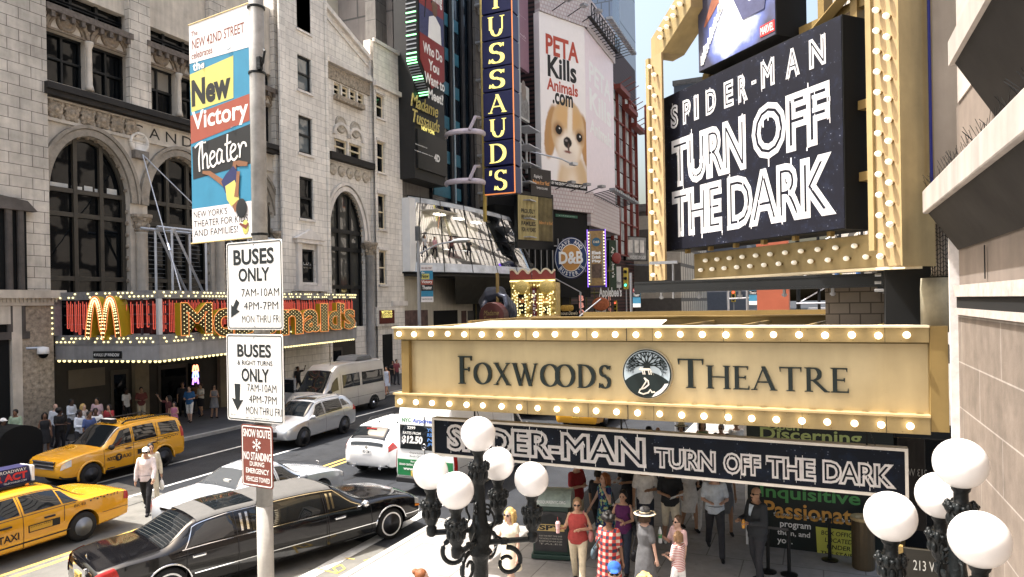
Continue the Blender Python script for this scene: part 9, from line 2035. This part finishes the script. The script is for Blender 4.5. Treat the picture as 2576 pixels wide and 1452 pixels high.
 if hat=='brim':
  c=MB();c.lathe([(r(.095),.0),(r(.10),r(.01)),(r(.20),r(.0)),(r(.205),r(-.012)),(r(.10),r(-.004))],24,tuple(hv(-.02,0,.07)));c.lathe([(r(.098),r(.0)),(r(.092),r(.09)),(r(.06),r(.115)),(.0001,r(.118))],20,tuple(hv(-.02,0,.07)));h2=c.build('hat',hatm,o,True);c=MB();c.lathe([(r(.1),r(.012)),(r(.101),r(.03)),(r(.098),r(.032))],20,tuple(hv(-.02,0,.07)));c.lathe([(r(.198),r(.003)),(r(.208),r(-.006)),(r(.198),r(-.014))],24,tuple(hv(-.02,0,.07)));c.build('hat_band',CREAM if hatm is not STRAW else BK_,h2,True)
 if bag:
  sd=bag[0];z_=bag[1];c=MB();q=V(-.02,(sw+.09)*sd,z_);c.sph(q,r(.15),r(.06),r(.12),12,8);s2=thing('shoulder_bag',bag[2],'bag',o.location,face);h2=rem_obj('bag_body',c,bagm,s2,r(.02),1);c=MB();c.tube([q+Vector((.08*k,0,.1*k)),V(.10,sw*.75*sd,1.30),V(0,sw*.72*sd*(1 if not bag[3:]else-1),1.50),V(-.12,sw*.75*sd,1.30),q+Vector((-.08*k,0,.1*k))],r(.012),6);c.build('strap',bagm,s2)
 if hold:
  sd,kind,hl=hold;p=J['wr',sd]+J['fd',sd]*r(.11);W=o.matrix_world
  loc=Matrix.Translation(Vector((pos[0],pos[1],base)))@Matrix.Rotation(face,4,'Z')@p
  h2=thing(kind[0],hl,kind[1],tuple(loc),face);c=MB()
  if kind[0]=='drink_cup':c.lathe([(.032,-.08),(.045,.10),(.048,.10),(.03,.13),(.0001,.135)],14);c.build('cup',M('pink cup',(.60,.38,.38),.5),h2);c=MB();c.cyl((0,0,.13),(.02,0,.22),.005,6);c.build('straw',RED,h2)
  elif kind[0]=='water_bottle':c.lathe([(.034,-.14),(.034,.07),(.014,.12),(.014,.145),(.0001,.145)],14);c.build('bottle',M('clear plastic',(.55,.6,.62),.1),h2);c=MB();c.lathe([(.0345,-.05),(.0345,.02)],14);c.build('bottle_label',M('green label',(.06,.28,.10),.5),h2)
  elif kind[0]=='juice_bottle':c.lathe([(.03,-.09),(.032,.03),(.016,.07),(.0001,.08)],12);c.build('bottle',M('amber juice',(.55,.25,.03),.2),h2)
  elif kind[0]=='paper':c.box(-.10,.10,-.15,.15,-.003,.003);ob=c.build('sheet',WHITE,h2);h2.rotation_euler=(.3,-.5,face)
  elif kind[0]=='phone':c.box(-.01,.01,-.04,.04,-.06,.08);c.build('case',BLACK,h2);c=MB();c.box(-.013,-.0105,-.034,.034,-.05,.07);c.build('screen',M('phone screen',(.2,.25,.3),.2),h2)
  elif kind[0]=='plastic_bag':c.sph((0,0,-.22),.10,.06,.16);rem_obj('bag_body',c,WHITE,h2,.02,1);c=MB();c.tube([(0,0,-.1),(0,0,.02)],.012,6);c.build('handle',WHITE,h2)
 return o
STRAW=M('straw hat',(.62,.54,.36),.8,var=.15,vs=30)
def at_h(px,py,z,g=.13):
 p=on_z(px,py,z);return(p.x,p.y)
D=radians
TO=lambda p:atan2(-p[1],-p[0])
# --- near pavement
H=1.8;p=at_h(1449,1192,.13+1.46);person('man in a red polo shirt with white cuffs, arms folded, behind the litter bin',p,TO(p)+.9,H,'pale','brown','short',cloth_m((.24,.022,.026)),bottom=KH_,legs='short',arms=('cross','cross'),stride=.03,fat=1.15,shoes=WH_)
p=at_h(1521,1192,.13+1.66);person('auburn-haired woman in a blue and green floral dress, head turned left',p,TO(p)-1.0,1.68,'pale','auburn','long',dress=FLORAL,sleeve='cap',skirt=.52,arms=('strap','swingf'),fem=True,fat=1.08,bag=(1,.95,'black handbag on the arm of the woman in the floral dress'),bagm=BK_,stride=.1)
p=at_h(1487,1200,.13+1.62);p=(p[0],p[1]+.5);person('person in black with a quilted backpack, behind the woman in the floral dress',p,TO(p)+2.6,1.66,'olive','black','short',BK_,bottom=BK_,arms=('down','down'),bag=(-1,1.2,'black quilted backpack behind the woman in the floral dress'),bagm=BLACKM)
p=at_h(1563,1192,.13+1.46);p=(p[0],p[1]+.6);person('man all in black holding a white sheet, just right of the auburn-haired woman',p,TO(p)-.7,1.8,'tan','black','short',BK_,bottom=BK_,arms=('hold','hold'),hold=(-1,('paper','paper'),'white sheet of paper held by the man all in black'))
p=at_h(1567,1238,.13+1.60);person('dark-haired woman in a purple tank top and dark jeans, looking down',p,TO(p)-.25,1.63,'tan','black','bun',cloth_m((.085,.016,.075)),sleeve='none',bottom=JN_,arms=('hold','belly'),fem=True,bag=(1,.92,'black studded shoulder bag of the woman in the purple top'),bagm=BK_)
p=at_h(1622,1196,.13+1.50);person('man in a plain white V-neck shirt with one hand on his stomach',p,TO(p)+.1,1.82,'olive','black','short',WH_,bottom=JN_,arms=('belly','down'),stride=.1,shoes=WH_)
p=at_h(1685,1204,.13+1.47);person('man in a black pinstriped shirt and cream cargo shorts reading a note',p,TO(p)+.15,1.8,'tan','brown','short',cloth_m((.020,.022,.026)),bottom=cloth_m((.58,.53,.42)),legs='short',arms=('hold','hold'),fat=1.12,shoes=WH_,hold=(1,('paper','paper'),'small white note in the hands of the man in cream shorts'))
p=at_h(1720,1200,.13+1.40);p=(p[0],p[1]+.7);person('woman in a white lace skirt, between cream shorts and white trousers',p,TO(p)+.4,1.68,'tan','brown','long',WH_,bottom=WH_,legs='skirt',skirt=.45,arms=('hold','down'),fem=True,detail=True)
p=at_h(1752,1322,.13);person('woman in white trousers and white flat shoes striding under the hanging sign',p,TO(p)-.1,1.72,'tan','black','short',BK_,bottom=WH_,arms=('down','down'),stride=.22,fem=True,shoes=WH_)
p=at_h(1800,1396,.13);person('man in a pale blue short-sleeved shirt and grey trousers walking',p,TO(p)+.1,1.8,'pale','grey','short',cloth_m((.52,.57,.64)),bottom=CHAR,arms=('hold','hold'),stride=.26,fat=1.1,belt=True)
p=at_h(1826,1340,.13);person('woman in a grey skirt with a dark handbag, behind the man in pale blue',p,TO(p)+.2,1.68,'olive','brown','long',cloth_m((.10,.11,.13)),sleeve='none',bottom=cloth_m((.16,.17,.19)),legs='skirt',skirt=.5,arms=('down','down'),fem=True,bag=(-1,.9,'dark handbag of the woman in the grey skirt'),bagm=BK_)
p=at_h(1903,1228,.13+1.78);person('bald man with moustache in a dark suit holding an amber bottle by the poster wall',p,TO(p)+.7-1.6,1.80,'olive','black','bald',cloth_m((.45,.52,.60)),bottom=CHAR,jacket=M('dark suit wool',(.028,.031,.036),.8,var=.1),arms=('hold','hold'),glasses=True,tache=True,fat=1.18,stride=.03,hold=(1,('juice_bottle','bottle'),'small amber juice bottle held by the man in the dark suit'))
p=at_h(1452,1256,.13+1.64);person('woman in a brick red sleeveless top and khaki trousers carrying a cup',p,TO(p)-.1,1.66,'tan','lightbrown','short',cloth_m((.30,.045,.04)),sleeve='none',bottom=KH_,arms=('belly','cup'),fem=True,fat=1.15,glasses=True,stride=.2,bag=(1,1.0,'rose pink shoulder bag of the woman in brick red'),bagm=cloth_m((.40,.17,.16)),hold=(-1,('drink_cup','cup'),'pink paper cup with a straw held by the woman in brick red'))
p=at_h(1530,1290,.13+1.70);person('woman in a red, navy and cream plaid dress, seen from behind',p,TO(p)+pi-.4,1.70,'brown','black','curly',dress=PLAID,sleeve='short',skirt=.25,arms=('down','down'),fem=True,fat=1.2,bag=(1,1.0,'slate blue shoulder bag of the woman in the plaid dress'),bagm=cloth_m((.06,.09,.11)))
p=at_h(1622,1276,.13+1.72);person('woman in a wide pale-rimmed grey hat and grey dress, seen from behind',p,TO(p)+pi-.9,1.68,'pale','brown','bob',dress=cloth_m((.10,.10,.105)),sleeve='short',skirt=.40,arms=('down','down'),fem=True,hat='brim',hatm=M('grey felt hat',(.055,.055,.058),.8,var=.1),bag=(1,.82,'black flap handbag of the woman in the wide grey hat'),bagm=BK_)
p=at_h(1706,1297,.13+1.50);person('brown-haired boy in glasses and a pink shirt with a water bottle',p,TO(p)-.9,1.50,'pale','brown','short',cloth_m((.56,.38,.38)),bottom=CHAR,legs='short',arms=('down','holdup'),glasses=True,hold=(-1,('water_bottle','bottle'),'clear water bottle with a green label held by the boy'))
p=at_h(1705,1337,.13+1.34);person('fair-haired girl in a red and white striped shirt, beside the boy',p,TO(p)-2.2,1.34,'pale','lightbrown','bob',STRIPE,sleeve='short',bottom=WH_,legs='short',arms=('hold','hold'),fem=True)
p=at_h(1545,1413,.13+1.80);person('man in a bright blue cap and dark sunglasses at the bottom edge',p,TO(p),1.78,'tan','brown','short',WH_,bottom=JN_,hat='cap',hatm=cloth_m((.02,.085,.34)),glasses=True)
p=at_h(1622,1442,.13+1.74);person('person with tousled fair curls just showing at the bottom edge',p,TO(p)+2,1.72,'pale','blonde','curly',WH_,bottom=JN_)
p=at_h(1282,1278,.13+1.68);person('blonde woman in sunglasses and a dotted cream dress, behind the globe lamp',p,TO(p)-.7,1.68,'pale','blonde','long',dress=DOTS,sleeve='cap',skirt=.62,arms=('down','swingf'),fem=True,glasses=True,stride=.15)
p=at_h(1060,1430,.13+1.68);person('person with auburn hair in a small bun, cut by the bottom edge',p,TO(p)+1.2,1.66,'pale','auburn','bun',WH_,bottom=JN_,fem=True)
# --- seen in the gap between marquee and hanging sign
for px,py,lb,kw in((1632,1072,'man in a dark cap and white collar, in the gap under the marquee',dict(skin='tan',top=WH_,hat='cap',hatm=BK_)),(1655,1073,'man in a bright turquoise shirt, in the gap under the marquee',dict(top=cloth_m((.03,.24,.40)),hs='bald',hair='brown')),(1714,1064,'woman in a big straw hat with a black band, in the gap under the marquee',dict(top=WH_,hat='brim',hatm=STRAW,fem=True,hs='bob')),(1766,1058,'long-haired woman with bare shoulders, in the gap under the marquee',dict(top=cloth_m((.15,.2,.1)),sleeve='none',hs='long',fem=True)),(1814,1066,'grey-haired man with glasses and a patterned shirt, in the gap under the marquee',dict(hair='grey',glasses=True,top=CHAR,fat=1.1)),(1852,1056,'person in a white shirt with a dark bag strap, in the gap under the marquee',dict(top=WH_,turn=pi,sleeve='long'))):
 p=at_h(px,py,.13+1.74);tr_=kw.pop('turn',0);person(lb,p,TO(p)+tr_+random.uniform(-.5,.5),1.72,bottom=JN_,detail=px in(1632,1814,1714),**kw)
 # --- man crossing between the cabs
p=on_z(370,1290);p=(p.x,p.y);mp_=p;person('man in a white cap, pale pink shirt and black trousers walking between the cabs',p,TO(p)-.25,1.76,'tan','black','short',cloth_m((.66,.58,.58)),sleeve='long',bottom=BK_,arms=('swingf','down'),stride=.22,hat='cap',hatm=WH_,glasses=True,base=0.0,belt=True)
p=(mp_[0]*1.035+.12,mp_[1]*1.035+.05);person('person in cream clothes with a plastic bag, behind the man in the white cap',p,TO(p)+.2,1.74,'tan','black','short',cloth_m((.55,.5,.4)),sleeve='long',bottom=cloth_m((.5,.46,.36)),arms=('down','down'),stride=.2,base=0.0,hold=(1,('plastic_bag','bag'),'white plastic bag carried behind the man in the white cap'))
# --- crowd on the far pavement
crowd=[(39,1030,'brown','black','short',(.32,.40,.28),'man in a pale green shirt at the far left of the crowd'),(8,1053,'dark','black','short',(.62,.62,.62),'person in a white cap and tank top, cut by the photo edge'),(112,1038,'brown','black','long',(.02,.02,.022),'woman in a black dress with a white neckline, in the crowd'),(149,1027,'dark','black','afro',(.015,.015,.016),'person with an afro and a black printed shirt, in the crowd'),(139,1016,'pale','grey','bald',(.5,.52,.56),'balding man in a pale shirt, in the crowd'),(179,1004,'dark','black','short',(.60,.63,.68),'tall man in a pale shirt with dark backpack straps, in the crowd'),(200,1031,'dark','black','short',(.60,.64,.70),'man in a pale blue shirt bending forward, in the crowd'),(209,1016,'pale','blonde','long',(.45,.40,.38),'fair-haired woman half hidden in the crowd'),(224,1035,'brown','black','short',(.06,.09,.22),'person in a blue striped shirt with a backpack, in the crowd'),(240,1027,'dark','black','short',(.66,.66,.66),'man in a bright white shirt behind the yellow utility cab'),(244,1001,'olive','black','short',(.52,.36,.38),'man in a pink shirt, in the crowd'),(274,1017,'tan','black','long',(.28,.03,.035),'woman in a red shirt with a hand to her face'),(317,977,'dark','black','short',(.64,.63,.62),'man in a white shirt standing by the restaurant wall'),(355,974,'olive','black','short',(.14,.04,.035),'man in a dark red shirt and khaki trousers by the restaurant wall'),(424,995,'tan','black','long',(.10,.03,.03),'woman holding up a phone to take a picture, under the canopy'),(438,1011,'tan','black','long',(.45,.16,.24),'girl in a striped pink dress, under the canopy'),(476,971,'pale','black','short',(.03,.11,.27),'man in a blue shirt and white shorts, under the canopy'),(505,965,'tan','brown','short',(.62,.58,.52),'woman in a white top reading a map, under the canopy'),(538,968,'tan','black','long',(.17,.17,.18),'woman in a short grey dress and sunglasses, right end of the canopy group'),(443,956,'olive','black','short',(.03,.035,.04),'man in dark clothes behind the woman with the phone'),(459,962,'olive','brown','short',(.025,.025,.03),'man in a black shirt left of the man in blue'),(493,962,'brown','black','short',(.16,.08,.035),'man in a brown shirt behind the woman with the map'),(526,947,'olive','black','short',(.025,.025,.03),'man in black with a backpack behind the woman in grey'),(749,922,'brown','black','short',(.02,.02,.022),'person in black raising an arm, left of the champagne van'),(773,910,'olive','black','short',(.02,.02,.024),'man in black wearing a cap, behind the champagne van'),(953,889,'olive','black','short',(.03,.03,.03),'man in dark clothes farther along the far pavement, behind the van'),(972,922,'tan','black','short',(.5,.55,.66),'person in a white and blue dress right of the champagne van'),(988,907,'tan','black','long',(.02,.02,.022),'long-haired woman in black and jeans right of the champagne van'),(997,904,'olive','black','short',(.2,.05,.06),'person in dark red, farthest right on the far pavement')]
random.seed(21)
for i,(px,py,sk,hc_,hs_,col,lb)in enumerate(crowd):
 Hh=1.72 if 'woman' not in lb and 'girl' not in lb else 1.64
 if 'girl' in lb:Hh=1.4
 p=at_h(px,py,.13+Hh);kw={}
 fem='woman' in lb or 'girl' in lb;face=TO(p)+random.uniform(-.9,.9)
 if lb.startswith('woman holding'):kw['arms']=('down','raise');face=TO(p)-1.4;kw['hold']=(-1,('phone','phone'),'phone held up by the woman under the canopy')
 elif 'reading a map' in lb:kw['arms']=('hold','hold');kw['hold']=(-1,('paper','map'),'white folded map held by the woman under the canopy')
 elif 'hand to' in lb:kw['arms']=('phone','down')
 elif 'raising' in lb:kw['arms']=('raise','down')
 else:kw['arms']=random.choice((('down','down'),('hold','down'),('swingf','swingb'),('hold','hold')))
 if 'cap' in lb:kw['hat']='cap';kw['hatm']=WH_ if 'white' in lb else BK_
 if 'sunglasses' in lb:kw['glasses']=True
 if 'dress' in lb:kw.update(dress=cloth_m(col),skirt=.55,sleeve='none')
 elif 'reading a map' in lb:kw.update(top=cloth_m(col),bottom=BK_,legs='skirt',skirt=.55)
 else:kw.update(top=cloth_m(col),bottom=WH_ if 'white shorts' in lb else KH_ if 'khaki' in lb else random.choice((BK_,JN_,CHAR)),legs='short' if 'shorts' in lb else 'long',sleeve='long' if 'pale' in lb and not fem else 'short')
 person(lb,p,face,Hh,sk,hc_,hs_,fem=fem,detail='sunglasses' in lb,stride=random.uniform(.03,.18),group='people on the far pavement',**kw)
 # --- visitors behind the balcony glass
for i,(px,col,lb)in enumerate(((1069,(.45,.45,.45),'visitor in a grey top with backpack straps behind the balcony glass, at the left end'),(1094,(.55,.30,.32),'visitor in a pink shirt behind the balcony glass, near the left end'),(1136,(.10,.04,.04),'visitor in dark red behind the balcony glass'),(1212,(.35,.40,.50),'visitor in a pale blue shirt behind the balcony glass, near the right end'),(1240,(.60,.50,.42),'visitor in a cream shirt behind the balcony glass, right end'),(1180,(.03,.03,.03),'visitor all in black behind the balcony glass, in the middle'))):
 X=-28.6+1.4*(i>=2);q=on_x(px,650,X);person(lb,(X,q.y),random.uniform(-.6,.6)-.5,1.7,'tan','brown','short' if i%2 else 'long',cloth_m(col),bottom=BK_ if i!=0 else JN_,arms=('hold','down'),detail=False,base=zb0+1.25,group='visitors behind the balcony glass')
 # --- newspaper and litter bin with an advertisement, newsstand, parcel box
c_=on_z(1380,1408,.13);s=thing('litter_bin','green street litter bin with a rounded lid and a black advertisement on its front','litter bin',(c_.x,c_.y+.3,.13),radians(12))
DG=M('dark green metal',(.022,.045,.036),.4,var=.15);p=MB();p.box(-.42,.42,-.36,.36,.02,.12);p.box(-.38,.38,-.33,.33,.12,1.12);p.build('body',DG,s,bevel=.02)
p=MB();p.add([(-.43,.36*cos(a),1.13+.30*sin(a))for a in[pi*i/14 for i in range(15)]]+[(.43,.36*cos(a),1.13+.30*sin(a))for a in[pi*i/14 for i in range(15)]],[tuple(range(15)),tuple(range(29,14,-1))]+[(i,i+15,i+16,i+1)for i in range(14)]+[(0,14,29,15)]);p.build('lid',M('worn green lid',(.30,.36,.32),.3,var=.35,vs=6),s)
p=MB();p.box(-.34,.34,-.355,-.332,.20,1.02);ad=p.build('advertisement',M('ad black',(.03,.03,.032),.4,var=.4,vs=3),s);p=MB();p.box(-.29,.29,-.362,-.356,.62,.76);p.build('ad_band',M('ad tan band',(.5,.36,.14),.5),ad);writing(ad,'ad_lettering','SPY',(-.24,.635,.24,.745),INK,.364,bold=.04);p=MB();p.prism([(-.30,.62),(-.24,.90),(.0,.98),(.24,.90),(.30,.62)],-.3595,-.3555);p.build('ad_hat',INK,ad)
for i,t_ in enumerate(('FOR THE FIRST TIME EVER','THE WORLD IS NOW IN ON','ESPIONAGE','TALES')):writing(ad,'ad_lettering',t_,(-.24,.50-.055*i,.24,.53-.055*i),M('ad grey print',(.4,.38,.33),.5,var=0),.358)
writing(s,'lid_lettering','TIMESSQUARENYC.ORG',(-.36,1.18,.32,1.25),WHITE,.36)
p=MB();p.box(.381,.40,-.25,.25,.25,.95);p.build('side_notice',M('side papers',(.3,.28,.25),.6,var=.7,vs=9),s)
c_=at_h(163,990,1.9,);s=thing('tall_menu_stand','white arched menu stand at the back of the crowd','stand',(c_[0],c_[1],.13));s.rotation_euler=(0,0,pi/2-.4);p=MB();p.prism([(-.4,0),(.4,0),(.4,1.75),(.25,1.95),(-.25,1.95),(-.4,1.75)],-.06,.06);p.build('panel',M('menu white',(.45,.44,.42),.5,var=.1),s);p=MB();p.box(-.3,.3,-.075,-.063,.7,1.4);p.build('menu_print',M('menu print',(.22,.12,.08),.5,var=.7,vs=6),s);p=MB();p.box(-.25,.25,-.075,-.063,1.55,1.75);p.build('heading',INK,s)
c_=on_z(45,1150,.13);s=thing('mailbox','black rounded mailbox in the shade at the far left kerb','mailbox',(XFK-1.2,on_x(60,1120,XFK-1.2).y-.4,.13));p=MB();p.box(-.55,.55,-.7,.7,.12,1.05);p.add([(-.55,.7*cos(a),1.05+.45*sin(a))for a in[pi*i/12 for i in range(13)]]+[(.55,.7*cos(a),1.05+.45*sin(a))for a in[pi*i/12 for i in range(13)]],[tuple(range(13)),tuple(range(25,12,-1))]+[(i,i+13,i+14,i+1)for i in range(12)]);p.build('body',BLACKM,s);p=MB();[p.box(x-.05,x+.05,y-.05,y+.05,0,.12)for x in(-.45,.45)for y in(-.6,.6)];p.build('feet',BLACK,s)
